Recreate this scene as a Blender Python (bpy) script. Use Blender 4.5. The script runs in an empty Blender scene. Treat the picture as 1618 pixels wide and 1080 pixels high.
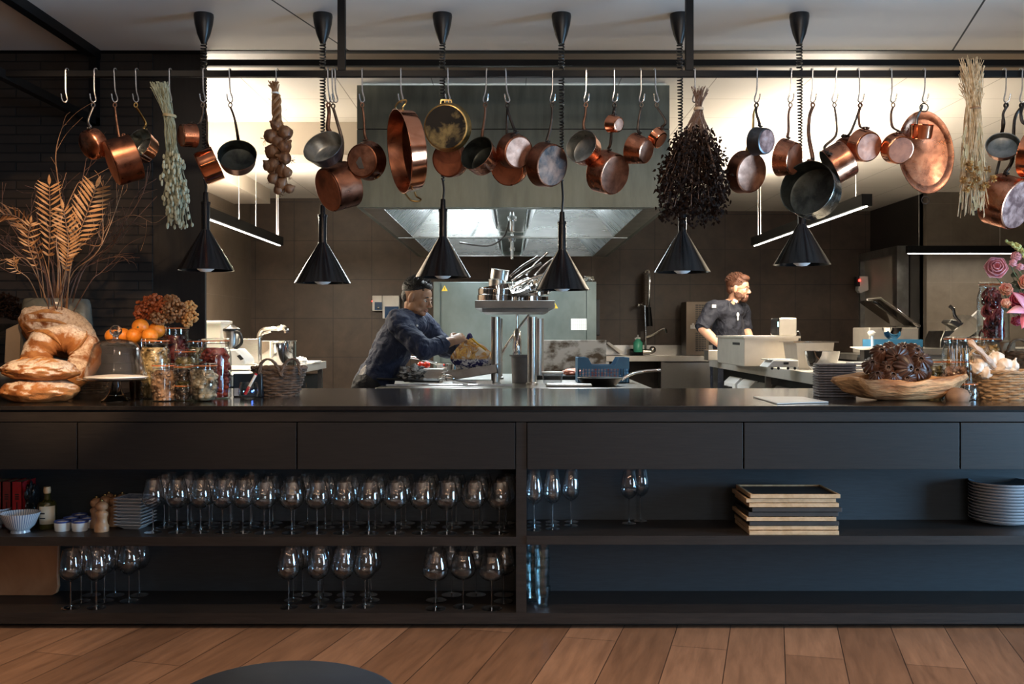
import bpy, math, random
from mathutils import Vector, Matrix, Quaternion
R = math.radians
sc = bpy.context.scene
COL = sc.collection
F = 1573.06          # focal length in pixels of the 1618 px wide frame
CZ = 1.234           # camera height
HY = 524             # horizon row
# ---------------------------------------------------------------- camera
cd = bpy.data.cameras.new('camera'); cam = bpy.data.objects.new('camera', cd); COL.objects.link(cam)
cd.sensor_width = 36; cd.lens = 35; cd.shift_y = -16/1618
cam.location = (0, 0, CZ); cam.rotation_euler = (R(90), 0, 0)
cd.dof.use_dof = False
sc.camera = cam
sc.view_settings.view_transform = 'Standard'; sc.view_settings.look = 'None'
sc.view_settings.exposure = 0.0; sc.view_settings.gamma = 1.0
sc.view_settings.use_curve_mapping = False
# ---------------------------------------------------------------- world and large lights
w = bpy.data.worlds.new('world'); sc.world = w; w.use_nodes = True
w.node_tree.nodes['Background'].inputs[0].default_value = (.75, .8, .9, 1)
w.node_tree.nodes['Background'].inputs[1].default_value = .06

def area(name, loc, rot, sx, sy, power, col, spread=180):
    l = bpy.data.lights.new(name, 'AREA'); l.shape = 'RECTANGLE'; l.size = sx; l.size_y = sy
    l.energy = power; l.color = col; l.spread = R(spread)
    o = bpy.data.objects.new(name, l); o.location = loc; o.rotation_euler = rot; COL.objects.link(o)
    return o

def spot(name, loc, target, power, col, ang, blend=.5, rad=.03):
    l = bpy.data.lights.new(name, 'SPOT'); l.energy = power; l.color = col
    l.spot_size = R(ang); l.spot_blend = blend; l.shadow_soft_size = rad
    o = bpy.data.objects.new(name, l); o.location = loc
    d = Vector(target)-Vector(loc)
    o.rotation_euler = d.to_track_quat('-Z', 'Y').to_euler(); COL.objects.link(o)
    return o

def point(name, loc, power, col, rad=.04):
    l = bpy.data.lights.new(name, 'POINT'); l.energy = power; l.color = col; l.shadow_soft_size = rad
    o = bpy.data.objects.new(name, l); o.location = loc; COL.objects.link(o)
    return o
WARM = (1, .66, .38); COOL = (.36, .66, 1.0); NEUT = (1, .86, .68)
# daylight through the windows of the dining room (right wall, and the rear wall behind the camera)
area('window_light_right', (4.3, 2.95, .92), (R(90), 0, R(90)), 1.2, 1.1, 118, (.36, .67, 1.0), 120)
area('window_light_rear', (3.3, -4.3, 1.7), (R(90), 0, R(0)), .5, .9, 26, (.72, .87, 1))
area('window_light_rear', (1.7, -4.3, 1.7), (R(90), 0, R(0)), .5, .9, 20, (.72, .87, 1))
# ceiling spots of the dining room and added fill lights
spot('bread_spotlight', (-1.2, 2.3, 2.7), (-1.95, 4.55, .95), 420, WARM, 20, .6)
spot('jar_spotlight', (-.2, 2.6, 2.7), (-1.25, 4.7, .95), 140, WARM, 26, .6)
spot('bowl_spotlight', (1.5, 2.4, 2.7), (2.07, 4.6, .98), 230, WARM, 20, .5)
for k, (x, y) in enumerate([(-2.4, 1.6), (-.8, 1.6), (.8, 1.6), (2.4, 1.6)]):
    spot('floor_downlight', (x, 3.0, 2.72), (x, 3.35, 0), 185, (1, .73, .49), 62, 1.0)
for x in (-1.7, -.6, .6, 1.7, 2.8):
    spot('rail_spotlight', (x, 3.0, 2.7), (x, 4.5, 2.15), 34, (1, .76, .54), 42, .9, .04)
random.seed(4)
for k in range(10):
    point('pendant_bulb', (-2.6+k*.6+random.uniform(-.15, .15), -1.2+random.uniform(-1.2, .9), 2.2+random.uniform(-.2, .2)), 6.5, (1, .62, .34), .055)
area('ceiling_fill_light', (1.3, .6, 1.2), (R(180), 0, 0), 3.0, 2.0, 95, (1, .82, .66))  # unseen upward light, added to brighten the dining room ceiling
spot('flower_fill_spot', (2.1, 2.8, 2.7), (2.42, 4.7, 1.42), 70, (1, .80, .62), 24, .6)  # extra spot added to brighten the flowers beyond the bowl spot
spot('bouquet_spotlight', (-1.6, 3.1, 2.7), (-2.3, 4.9, 1.75), 110, (1, .62, .34), 34, .7)
# kitchen lamps (the fittings themselves are built further down) and added hood fill
area('hood_lamp', (-.45, 7.5, 2.32), (0, 0, 0), .7, 1.6, 78, (.86, .95, 1))
area('hood_lamp', (.45, 7.5, 2.32), (0, 0, 0), .7, 1.6, 78, (.86, .95, 1))
area('hood_lamp', (-.45, 9.5, 2.32), (0, 0, 0), .7, 1.4, 51, (.86, .95, 1))
area('hood_lamp', (.45, 9.5, 2.32), (0, 0, 0), .7, 1.4, 51, (.86, .95, 1))

for x in (-.45, .45):
    for y in (7.5, 9.55): area('hood_tray_fill', (x, y, 2.12), (R(180), 0, 0), .35, 1.1, 16, (.88, .96, 1))  # upward fill without a fitting, added to brighten the hood trays
# ================================================================ helpers
def P(px, py, d):
    return Vector(((px-809)*d/F, d, CZ+(HY-py)*d/F))
def S(n, d): return n*d/F
def at_z(px, py, z):      # the point of the horizontal plane z seen at a pixel
    d = (CZ-z)*F/(py-HY); return Vector(((px-809)*d/F, d, z))
ORG = {}

class MB:
    def __init__(s): s.v = []; s.f = []; s.m = []; s.cur = 0
    def add(s, vs, fs):
        n = len(s.v); s.v += [Vector(v) for v in vs]
        s.f += [tuple(i+n for i in f) for f in fs]; s.m += [s.cur]*len(fs); return s
    def box(s, a, b):
        x0, y0, z0 = a; x1, y1, z1 = b
        return s.add([(x0, y0, z0), (x1, y0, z0), (x1, y1, z0), (x0, y1, z0), (x0, y0, z1), (x1, y0, z1), (x1, y1, z1), (x0, y1, z1)],
                     [(0, 3, 2, 1), (4, 5, 6, 7), (0, 1, 5, 4), (1, 2, 6, 5), (2, 3, 7, 6), (3, 0, 4, 7)])
    def obox(s, c, sx, sy, sz, rz=0, rx=0, ry=0):
        M = Matrix.Translation(c) @ Matrix.Rotation(rz, 4, 'Z') @ Matrix.Rotation(rx, 4, 'X') @ Matrix.Rotation(ry, 4, 'Y')
        n = MB().box((-sx/2, -sy/2, -sz/2), (sx/2, sy/2, sz/2))
        return s.add([M @ v for v in n.v], n.f)
    def merge(s, o, M=None):
        return s.add([(M @ v) if M else v for v in o.v], o.f)
    def lathe(s, prof, c=(0, 0, 0), ax=(0, 0, 1), n=24, closed=False, sx=1, sy=1, ref=None):
        """prof: list of (radius, height) revolved round axis ax from c"""
        ax = Vector(ax).normalized(); c = Vector(c)
        u = Vector(ref) if ref else (Vector((1, 0, 0)) if abs(ax.x) < .9 else Vector((0, 1, 0)))
        u = (u-ax*u.dot(ax)).normalized(); w_ = ax.cross(u)
        vs = []; fs = []; rings = []
        for r, h in prof:
            if abs(r) < 1e-6: rings.append([len(vs)]); vs.append(c+ax*h)
            else:
                rings.append(list(range(len(vs), len(vs)+n)))
                for i in range(n):
                    a = 2*math.pi*i/n
                    vs.append(c+ax*h+u*(r*sx*math.cos(a))+w_*(r*sy*math.sin(a)))
        prs = list(zip(rings[:-1], rings[1:]))
        if closed: prs.append((rings[-1], rings[0]))
        for a, b in prs:
            if len(a) == 1 and len(b) == 1: continue
            for i in range(n):
                j = (i+1) % n
                if len(a) == 1: fs.append((a[0], b[j], b[i]))
                elif len(b) == 1: fs.append((a[i], a[j], b[0]))
                else: fs.append((a[i], a[j], b[j], b[i]))
        return s.add(vs, fs)
    def tube(s, pts, r, n=8, cap=True, closed=False, flat=1.0, ref=None):
        """sweep along pts; r number or list; flat squashes the second axis"""
        pts = [Vector(p) for p in pts]; m = len(pts)
        rs = r if isinstance(r, (list, tuple)) else [r]*m
        vs = []; fs = []; up = Vector(ref) if ref else None
        for i, p in enumerate(pts):
            a = pts[i-1] if (i > 0 or closed) else pts[i]; b = pts[(i+1) % m] if (i < m-1 or closed) else pts[i]
            t = (b-a); t = t.normalized() if t.length > 1e-9 else Vector((0, 0, 1))
            if up is None: up = Vector((0, 0, 1)) if abs(t.z) < .9 else Vector((1, 0, 0))
            u = up-t*up.dot(t)
            if u.length < 1e-4: u = t.orthogonal()
            u.normalize(); w_ = t.cross(u)
            if ref is None: up = u
            for k in range(n):
                an = 2*math.pi*k/n
                vs.append(p+u*(rs[i]*math.cos(an))+w_*(rs[i]*flat*math.sin(an)))
        for i in range(m if closed else m-1):
            for k in range(n):
                a = i*n+k; b = i*n+(k+1) % n; i2 = (i+1) % m
                fs.append((a, b, i2*n+(k+1) % n, i2*n+k))
        if cap and not closed:
            fs.append(tuple(range(n-1, -1, -1))); fs.append(tuple((m-1)*n+k for k in range(n)))
        return s.add(vs, fs)
    def ball(s, c, rx, ry=None, rz=None, n=16, m=10, M=None, disp=None):
        ry = ry or rx; rz = rz or rx; c = Vector(c); vs = []; fs = []
        vs.append(Vector((0, 0, 1)))
        for i in range(1, m):
            t = math.pi*i/m
            for k in range(n):
                a = 2*math.pi*k/n
                vs.append(Vector((math.sin(t)*math.cos(a), math.sin(t)*math.sin(a), math.cos(t))))
        vs.append(Vector((0, 0, -1)))
        for k in range(n): fs.append((0, 1+k, 1+(k+1) % n))
        for i in range(m-2):
            for k in range(n):
                a = 1+i*n+k; b = 1+i*n+(k+1) % n
                fs.append((a, a+n, b+n, b))
        l = len(vs)-1
        for k in range(n): fs.append((l, l-n+(k+1) % n, l-n+k))
        out = []
        for v in vs:
            q = 1 if disp is None else disp(v)
            p = Vector((v.x*rx*q, v.y*ry*q, v.z*rz*q))
            if M: p = M @ p
            out.append(c+p)
        return s.add(out, fs)
    def poly(s, pts, thick, axis=(0, 1, 0)):
        """prism of a closed outline, extruded by thick along axis"""
        a = Vector(axis)*thick; n = len(pts); pts = [Vector(p) for p in pts]
        fs = [tuple(range(n)), tuple(range(2*n-1, n-1, -1))]
        fs += [(i, i+n, (i+1) % n+n, (i+1) % n) for i in range(n)]
        return s.add(pts+[p+a for p in pts], fs)
    def leaf(s, a, b, wd, nrm, bend=0.0, n=4):
        """pointed leaf blade with its own small thickness from a to b"""
        a = Vector(a); b = Vector(b); t = b-a; L = t.length; t.normalize()
        side = t.cross(Vector(nrm))
        if side.length < 1e-4: side = t.orthogonal()
        side.normalize(); nn = side.cross(t)
        vs = [a]; fs = []
        for i in range(1, n):
            q = i/n; ww = wd*.5*math.sin(math.pi*q**.8); c = a+t*(L*q)+nn*(bend*L*math.sin(math.pi*q))
            vs += [c-side*ww, c+nn*wd*.06, c+side*ww]
        vs.append(b)
        fs += [(0, 2, 1), (0, 3, 2)]
        for i in range(n-2):
            o = 1+i*3
            fs += [(o, o+1, o+4, o+3), (o+1, o+2, o+5, o+4)]
        o = 1+(n-2)*3; l = len(vs)-1
        fs += [(o, o+1, l), (o+1, o+2, l)]
        return s.add(vs, fs)
    def jitter(s, amt, seed=1, freq=6):
        from mathutils import noise
        for v in s.v:
            v += noise.noise_vector(v*freq+Vector((seed*3.1, seed, 0)))*amt
        return s
    def build(s, name, mats, parent=None, smooth=True, bevel=0, sub=0, sharp=40):
        me = bpy.data.meshes.new(name)
        if parent is not None: o0 = ORG[parent.name]
        else:
            xs = [v.x for v in s.v]; ys = [v.y for v in s.v]; zs = [v.z for v in s.v]
            o0 = Vector(((min(xs)+max(xs))/2, (min(ys)+max(ys))/2, min(zs)))
        me.from_pydata([tuple(v-o0) for v in s.v], [], s.f)
        if not isinstance(mats, (list, tuple)): mats = [mats]
        for m in mats: me.materials.append(m)
        if len(mats) > 1:
            for p, k in zip(me.polygons, s.m): p.material_index = k
        o = bpy.data.objects.new(name, me); COL.objects.link(o)
        if parent is not None: o.parent = parent
        else: o.location = o0
        ORG[o.name] = o0
        if bevel:
            b = o.modifiers.new('bevel', 'BEVEL'); b.width = bevel; b.segments = 2; b.limit_method = 'ANGLE'; b.angle_limit = R(35)
            b.harden_normals = False
        if sub:
            b = o.modifiers.new('sub', 'SUBSURF'); b.levels = sub; b.render_levels = sub
        if smooth:
            me.shade_smooth()
            if not sub:
                try: me.set_sharp_from_angle(angle=R(sharp))
                except Exception: pass
        me.update()
        return o

def thing(name, label, cat, loc, group=None):
    o = bpy.data.objects.new(name, None); COL.objects.link(o); o.location = loc
    o.empty_display_size = .05
    o['label'] = label; o['category'] = cat
    if group: o['group'] = group
    ORG[o.name] = Vector(loc); return o
def tag(o, label, cat, group=None, kind=None):
    o['label'] = label; o['category'] = cat
    if group: o['group'] = group
    if kind: o['kind'] = kind
    return o
def struct(o): o['kind'] = 'structure'; return o
def dup(root, loc, rz=0, label=None, group=None, scale=1):
    r = root.copy(); COL.objects.link(r); r.location = loc; r.rotation_euler = (0, 0, rz); r.scale = (scale,)*3
    if label: r['label'] = label
    if group: r['group'] = group
    for ch in list(root.children):
        c = ch.copy(); COL.objects.link(c); c.parent = r
        for g in ch.children:
            d = g.copy(); COL.objects.link(d); d.parent = c
    return r
def smooth_path(pts, k=6):
    pts = [Vector(p) for p in pts]; out = []
    for i in range(len(pts)-1):
        p0 = pts[max(i-1, 0)]; p1 = pts[i]; p2 = pts[i+1]; p3 = pts[min(i+2, len(pts)-1)]
        for j in range(k):
            t = j/k
            out.append(.5*((2*p1)+(p2-p0)*t+(2*p0-5*p1+4*p2-p3)*t*t+(3*p1-p0-3*p2+p3)*t**3))
    out.append(pts[-1]); return out

# ---------------------------------------------------------------- materials
def nodes(name):
    m = bpy.data.materials.new(name); m.use_nodes = True
    nt = m.node_tree; b = nt.nodes['Principled BSDF']; return m, nt, b
def setp(b, **k):
    for n, v in k.items():
        n = n.replace('_', ' ')
        if n in b.inputs:
            if isinstance(v, tuple) and len(v) == 3: v = v+(1,)
            b.inputs[n].default_value = v
def coords(nt, scale=(1, 1, 1), rot=(0, 0, 0), loc=(0, 0, 0), kind='Object'):
    t = nt.nodes.new('ShaderNodeTexCoord'); mp = nt.nodes.new('ShaderNodeMapping')
    mp.inputs['Scale'].default_value = scale; mp.inputs['Rotation'].default_value = rot; mp.inputs['Location'].default_value = loc
    nt.links.new(t.outputs[kind], mp.inputs[0]); return mp.outputs[0]
def noise_ramp(nt, vec, scale, stops, detail=4, rough=.55, dist=0):
    n = nt.nodes.new('ShaderNodeTexNoise'); n.inputs['Scale'].default_value = scale; n.inputs['Detail'].default_value = detail
    n.inputs['Roughness'].default_value = rough; n.inputs['Distortion'].default_value = dist
    if vec is not None: nt.links.new(vec, n.inputs['Vector'])
    r = nt.nodes.new('ShaderNodeValToRGB'); e = r.color_ramp.elements
    while len(e) < len(stops): e.new(.5)
    for i, (p, c) in enumerate(stops):
        e[i].position = p; e[i].color = tuple(c)+(1,) if len(c) == 3 else c
    nt.links.new(n.outputs['Fac'], r.inputs[0]); return r.outputs[0], n.outputs['Fac']
def bump(nt, b, fac, strength=.2, dist=.01):
    bp = nt.nodes.new('ShaderNodeBump'); bp.inputs['Strength'].default_value = strength; bp.inputs['Distance'].default_value = dist
    nt.links.new(fac, bp.inputs['Height']); nt.links.new(bp.outputs[0], b.inputs['Normal'])
def pmat(name, c1, c2=None, rough=.5, metal=0.0, scale=20, stretch=(1, 1, 1), bmp=.1, lo=.35, hi=.65, kind='Object', bd=.003, rvar=0, **kw):
    m, nt, b = nodes(name); c2 = c2 or tuple(x*.75 for x in c1)
    vec = coords(nt, stretch, kind=kind)
    col, fac = noise_ramp(nt, vec, scale, [(lo, c2), (hi, c1)])
    nt.links.new(col, b.inputs['Base Color']); setp(b, Roughness=rough, Metallic=metal, **kw)
    if bmp: bump(nt, b, fac, bmp, bd)
    if rvar:
        mr = nt.nodes.new('ShaderNodeMapRange'); mr.inputs['To Min'].default_value = rough-rvar; mr.inputs['To Max'].default_value = rough+rvar
        nt.links.new(fac, mr.inputs[0]); nt.links.new(mr.outputs[0], b.inputs['Roughness'])
    return m
def emit(name, col, st):
    m, nt, b = nodes(name); setp(b, Base_Color=(0.8, .8, .8), Emission_Color=col, Emission_Strength=st, Roughness=.4); return m
def thinglass(name, tint=(.96, .98, .98), gain=1.0, rough=.02, base=.03):
    m, nt, b = nodes(name); nt.nodes.remove(b); out = [n for n in nt.nodes if n.type == 'OUTPUT_MATERIAL'][0]
    tr = nt.nodes.new('ShaderNodeBsdfTransparent'); tr.inputs[0].default_value = tint+(1,)
    gl = nt.nodes.new('ShaderNodeBsdfGlossy'); gl.inputs['Roughness'].default_value = rough
    fr = nt.nodes.new('ShaderNodeLayerWeight'); fr.inputs[0].default_value = .5       # facing: same from both sides of the wall
    pw = nt.nodes.new('ShaderNodeMath'); pw.operation = 'POWER'; pw.inputs[1].default_value = 3.6; nt.links.new(fr.outputs['Facing'], pw.inputs[0])
    mu = nt.nodes.new('ShaderNodeMath'); mu.operation = 'MULTIPLY_ADD'; mu.inputs[1].default_value = .55*gain; mu.inputs[2].default_value = base; mu.use_clamp = True
    mx = nt.nodes.new('ShaderNodeMixShader')
    nt.links.new(pw.outputs[0], mu.inputs[0]); nt.links.new(mu.outputs[0], mx.inputs[0]); nt.links.new(tr.outputs[0], mx.inputs[1]); nt.links.new(gl.outputs[0], mx.inputs[2])
    nt.links.new(mx.outputs[0], out.inputs[0]); return m
def glassmat(name, col=(1, 1, 1), rough=0.0, ior=1.48):
    m, nt, b = nodes(name); setp(b, Base_Color=col, Roughness=rough, Transmission_Weight=1.0, IOR=ior)
    return m
def brickmat(name, c1, c2, mortar, bw, bh, msize, rough, rot=(0, 0, 0), loc=(0, 0, 0), offset=.5, bmp=.3, grain=None, kind='Object', rot3=None, spec=.5, bd=.004):
    """brick pattern of size bw x bh metres in the object's rotated xy plane"""
    m, nt, b = nodes(name); vec = coords(nt, (1, 1, 1), rot, loc, kind)
    br = nt.nodes.new('ShaderNodeTexBrick'); br.inputs['Scale'].default_value = 1; br.inputs['Brick Width'].default_value = bw
    br.inputs['Row Height'].default_value = bh; br.inputs['Mortar Size'].default_value = msize; br.offset = offset
    br.inputs['Color1'].default_value = c1+(1,); br.inputs['Color2'].default_value = c2+(1,); br.inputs['Mortar'].default_value = mortar+(1,)
    br.inputs['Mortar Smooth'].default_value = .3; br.inputs['Bias'].default_value = 0
    nt.links.new(vec, br.inputs['Vector'])
    out = br.outputs['Color']
    if grain:
        gs, st, dark, amt = grain
        mp = nt.nodes.new('ShaderNodeMapping'); mp.inputs['Scale'].default_value = st; nt.links.new(vec, mp.inputs[0])
        col, fac = noise_ramp(nt, mp.outputs[0], gs, [(.3, dark), (.7, (1, 1, 1))], 6, .65, .3)
        mx = nt.nodes.new('ShaderNodeMix'); mx.data_type = 'RGBA'; mx.blend_type = 'MULTIPLY'; mx.inputs[0].default_value = amt
        nt.links.new(out, mx.inputs[6]); nt.links.new(col, mx.inputs[7]); out = mx.outputs[2]
    nt.links.new(out, b.inputs['Base Color']); setp(b, Roughness=rough, Specular_IOR_Level=spec)
    iv = nt.nodes.new('ShaderNodeMath'); iv.operation = 'SUBTRACT'; iv.inputs[0].default_value = 1
    nt.links.new(br.outputs['Fac'], iv.inputs[1]); bump(nt, b, iv.outputs[0], bmp, bd)
    return m

darkwood = pmat('dark_stained_oak', (.0115, .0090, .0078), (.0065, .0051, .0045), .5, scale=9, stretch=(1, 1, 14), bmp=.12)
darkwood2 = pmat('dark_stained_oak_shelf', (.020, .015, .0125), (.011, .0085, .007), .45, scale=9, stretch=(1, 6, 14), bmp=.1)
backpanel = pmat('shelf_back_laminate', (.026, .035, .043), (.019, .026, .032), .5, scale=14, stretch=(1, 1, 14), bmp=.05)
stone = pmat('dark_stone_worktop', (.022, .019, .017), (.014, .012, .011), .13, scale=30, bmp=.02, Specular_IOR_Level=.75)
blackmetal = pmat('black_powder_coat', (.0045, .0045, .005), (.0035, .0035, .004), .5, scale=60, bmp=.03, Specular_IOR_Level=.2)
hookmetal = pmat('galvanised_steel', (.72, .72, .72), (.5, .5, .5), .25, 1.0, scale=40, bmp=.02)
steel = pmat('brushed_stainless', (.62, .61, .58), (.50, .49, .47), .28, 1.0, scale=30, stretch=(1, 1, 25), bmp=.02)
bench_steel = pmat('satin_bench_steel', (.68, .64, .58), (.60, .565, .51), .34, .6, scale=6, bmp=.01)
steel_polish = pmat('polished_stainless', (.80, .79, .77), (.72, .71, .69), .08, 1.0, scale=12, bmp=.01)
steel_dark = pmat('worn_stainless', (.40, .39, .37), (.28, .27, .25), .3, 1.0, scale=9, bmp=.03)
whiteplastic = pmat('white_plastic', (.78, .77, .74), (.72, .71, .68), .35, scale=8, bmp=.01)
blackplastic = pmat('black_plastic', (.012, .012, .013), (.008, .008, .009), .35, scale=30, bmp=.02)
glass = thinglass('clear_glass', gain=1.5)
sc.cycles.transparent_max_bounces = 32
rubber = pmat('orange_rubber', (.55, .16, .04), (.42, .10, .03), .5, scale=30, bmp=.02)
# ================================================================ setting
CEIL = 2.774; KCEIL = CZ+1.60
ang = math.atan((1223-809)/F)
# floor planks: texture x runs along the planks
floor_m = brickmat('oak_plank_floor', (.33, .175, .098), (.19, .095, .05), (.05, .025, .014), 1.9, .216, .0022, .42,
                   rot=(0, 0, -(math.pi/2-ang)), loc=(0, .09, 0), offset=.37, bmp=.25,
                   grain=(3.2, (1, 9, 1), (.25, .22, .20), .6), kind='Object', bd=.002)
f = MB().box((-7, -5, -.05), (8, 5.6, 0)).build('floor', floor_m, smooth=False); struct(f)
# origin of the object sits in the middle of its box, so shift is handled by the mapping above
kfloor = brickmat('kitchen_floor_tile', (.075, .065, .058), (.06, .052, .046), (.03, .028, .026), .6, .6, .004, .35, offset=0)
struct(MB().box((-7, 5.6, -.05), (8, 14, 0)).build('floor', kfloor, smooth=False))
ceil_m = brickmat('painted_ceiling_panel', (.66, .63, .60), (.65, .62, .59), (.03, .03, .03), 9, 3.2, .006, .8,
                  rot=(0, 0, -(math.pi/2-ang)), loc=(0, 0, 0), offset=.0, bmp=.1)
fc = MB().box((-7, -5, CEIL), (8, 5.48, CEIL+.3)).build('ceiling', ceil_m, smooth=False); struct(fc)
# seam offset so that one joint passes through the point seen at the right
nt = ceil_m.node_tree; mp = [n for n in nt.nodes if n.type == 'MAPPING'][0]
pt = Vector((2.42, 5.48, 0))-ORG[fc.name]; pt.z = 0
q = Matrix.Rotation(-(math.pi/2-ang), 3, 'Z') @ pt
mp.inputs['Location'].default_value = (4.0-q.x, -q.y, 0)
nt = floor_m.node_tree; mp = [n for n in nt.nodes if n.type == 'MAPPING'][0]
pt = Vector((1.133, 4.148, 0))-ORG[f.name]; pt.z = 0
q = Matrix.Rotation(-(math.pi/2-ang), 3, 'Z') @ pt
mp.inputs['Location'].default_value = (.35-q.x, -q.y, 0)
# kitchen ceiling of square panels
kc = brickmat('kitchen_ceiling_panel', (.72, .67, .60), (.70, .65, .58), (.34, .30, .25), .6, .6, .004, .6, offset=0, bmp=.15)
o = MB().box((-3.3, 5.5, KCEIL), (8, 14, KCEIL+.2)).build('ceiling', kc, smooth=False); struct(o)
q = Vector((-1.11, 6.84, 0))-ORG[o.name]
[n for n in kc.node_tree.nodes if n.type == 'MAPPING'][0].inputs['Location'].default_value = (-q.x, -q.y, 0)
dim_brown = pmat('dim_brown_ceiling_strip', (.20, .145, .095), (.17, .12, .08), .45, scale=6, bmp=.02)  # brown colour stands in for the dim near end of the kitchen ceiling
struct(MB().box((-2.0, 5.48, KCEIL-.03), (8, 6.12, KCEIL-.002)).build('trim_1', dim_brown, smooth=False))
struct(MB().box((-7, 5.45, CEIL-.004), (8, 5.50, KCEIL)).build('trim_2', blackmetal, smooth=False))
# dark brick wall at the left behind the counter
brick = brickmat('black_brick', (.034, .024, .018), (.021, .015, .011), (.006, .0045, .0035), .27, .0505, .0045, .75,
                 rot=(R(-90), 0, 0), bmp=.7, grain=(9, (1, 1, 1), (.5, .5, .5), .7), bd=.01)
struct(MB().box((-7, 5.5, 0), (P(240, 0, 5.5).x, 5.75, CEIL+.1)).build('wall_left', brick, smooth=False))
x0 = P(240, 0, 5.5).x; x1 = P(322, 0, 5.5).x
pm = pmat('black_wood_panel', (.014, .012, .011), (.009, .008, .0075), .5, scale=8, stretch=(8, 1, 1))
struct(MB().box((x0, 5.52, 0), (x1, 5.55, CEIL+.1)).build('trim_3', pm, smooth=False))
# kitchen walls
tile = brickmat('brown_wall_tile', (.080, .051, .033), (.072, .046, .030), (.020, .013, .008), .465, .465, .0042, .42, rot=(R(-90), 0, 0), offset=0,
                bmp=.2, grain=(3.5, (1, 1, 1), (.42, .40, .38), .9))
tile_side = brickmat('brown_wall_tile_side', (.20, .155, .115), (.19, .145, .11), (.27, .22, .17), .465, .93, .002, .42, rot=(R(-90), 0, R(90)), offset=.5,
                bmp=.2, grain=(5, (1, 1, 1), (.7, .68, .65), .8))
XL = -3.13
struct(MB().box((XL-.2, 11.93, 0), (.9, 12.2, KCEIL+.1)).build('wall_back', tile, smooth=False))
struct(MB().box((.9, 13.2, 0), (4.75, 13.4, KCEIL+.1)).build('wall_back', tile, smooth=False))
struct(MB().box((.9, 11.93, 0), (1.0, 13.3, KCEIL+.1)).build('wall_back', tile, smooth=False))
struct(MB().box((XL-.2, 5.75, 0), (XL, 12.1, KCEIL+.1)).build('wall_left', tile_side, smooth=False))
dk = pmat('black_stained_wall', (.016, .012, .010), (.010, .008, .007), .5, scale=5)
struct(MB().box((4.75, 11.5, 0), (4.95, 13.4, KCEIL+.1)).build('wall_right', dk, smooth=False))
tile_r = brickmat('grey_brown_wall_tile', (.15, .125, .10), (.14, .115, .09), (.20, .17, .14), .45, .45, .002, .42, rot=(R(-90), 0, 0), offset=0,
                bmp=.2, grain=(5, (1, 1, 1), (.65, .63, .6), .8))
struct(MB().box((4.75, 11.4, 0), (8, 11.6, KCEIL+.1)).build('wall_back', tile_r, smooth=False))
struct(MB().box((7.9, 5.6, 0), (8, 11.5, KCEIL+.1)).build('wall_right', dk, smooth=False))
# dining room shell behind the camera
plaster = pmat('warm_grey_plaster', (.15, .125, .105), (.13, .11, .09), .8, scale=4)
struct(MB().box((-7.1, -5, 0), (-7, 5.6, CEIL)).build('wall_left', plaster, smooth=False))
wr = MB()
wr.box((4.4, -5, 0), (4.5, 1.5, CEIL)).box((4.4, 3.1, 0), (4.5, 5.48, CEIL)).box((4.4, 1.5, 0), (4.5, 3.1, .25)).box((4.4, 1.5, 1.9), (4.5, 3.1, CEIL))
struct(wr.build('wall_right', plaster, smooth=False))
wf = MB().box((4.41, 2.93, .33), (4.46, 2.97, 1.5)).box((4.41, 2.3, .9), (4.46, 3.6, .93))
struct(wf.build('window_1', blackmetal, smooth=False))
struct(MB().box((-7, -5.1, 0), (8, -5, CEIL)).build('wall_rear', plaster, smooth=False))
# white beam across the kitchen ceiling at the left, and the boxed duct along the left wall
cwhite = pmat('painted_white_board', (.60, .52, .42), (.58, .50, .41), .7, scale=3)
struct(MB().box((XL, 7.6, KCEIL-.25), (-1.02, 8.0, KCEIL)).build('trim_4', cwhite, smooth=False))
struct(MB().box((XL, 8.6, KCEIL-.16), (-2.72, 11.2, KCEIL)).build('trim_5', cwhite, smooth=False))
# door in the right side wall of the kitchen
dm = pmat('grey_door_leaf', (.40, .36, .31), (.37, .33, .29), .5, scale=3)
def sideX(px, X=4.72): return X*F/(px-809)
y0 = sideX(1373); y1 = sideX(1427)
dr = MB().box((4.66, y1, 0), (4.70, y0, CZ+.93)).build('door_1', dm, smooth=False); struct(dr)
fr = MB().box((4.60, y0-.02, 0), (4.74, y0+.12, CZ+1.03)).box((4.60, y1-.12, 0), (4.74, y1+.02, CZ+1.03)).box((4.60, y1, CZ+.93), (4.74, y0, CZ+1.03))
struct(fr.build('door_frame', steel_dark, dr, smooth=False))
struct(MB().box((4.60, y1+.12, .98), (4.67, y1+.24, 1.01)).build('door_handle', steel, dr, smooth=False))

# ================================================================ the long counter
D = 4.14
def zc(y): return CZ+(HY-y)*D/F
XA, XB = -3.2, 3.2
CT = zc(641)
ctr = thing('bar_counter', 'long dark stained oak counter with drawers above open shelves, on the plank floor', 'counter', (0, 4.8, 0))
carc = MB()
carc.box((XA, D+.01, zc(666)), (XB, D+.04, zc(651)))                      # band under the top
carc.box((XA, D+.36, 0), (XB, 5.40, zc(652)))                              # solid rear block
carc.box((XA, D+.05, zc(742)), (XB, D+.36, zc(667)))                       # drawer boxes
carc.box((P(815.5, 0, D).x, D+.006, zc(985)), (P(832, 0, D).x, D+.36, zc(667)))
carc.box((XA, D, zc(862)), (P(815.5, 0, D).x, D+.36, zc(848)))
carc.box((P(832, 0, D).x, D, zc(860)), (XB, D+.36, zc(846)))
carc.box((XA, D, zc(985)), (XB, D+.36, zc(968)))
carc.build('carcass', darkwood2, ctr, smooth=False)
MB().box((XA, D+.355, zc(968)), (XB, D+.359, zc(742))).build('back_panel', backpanel, ctr, smooth=False)
MB().box((XA, D+.05, 0), (XB, D+.08, zc(985))).build('toe_kick', blackplastic, ctr, smooth=False)
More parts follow.
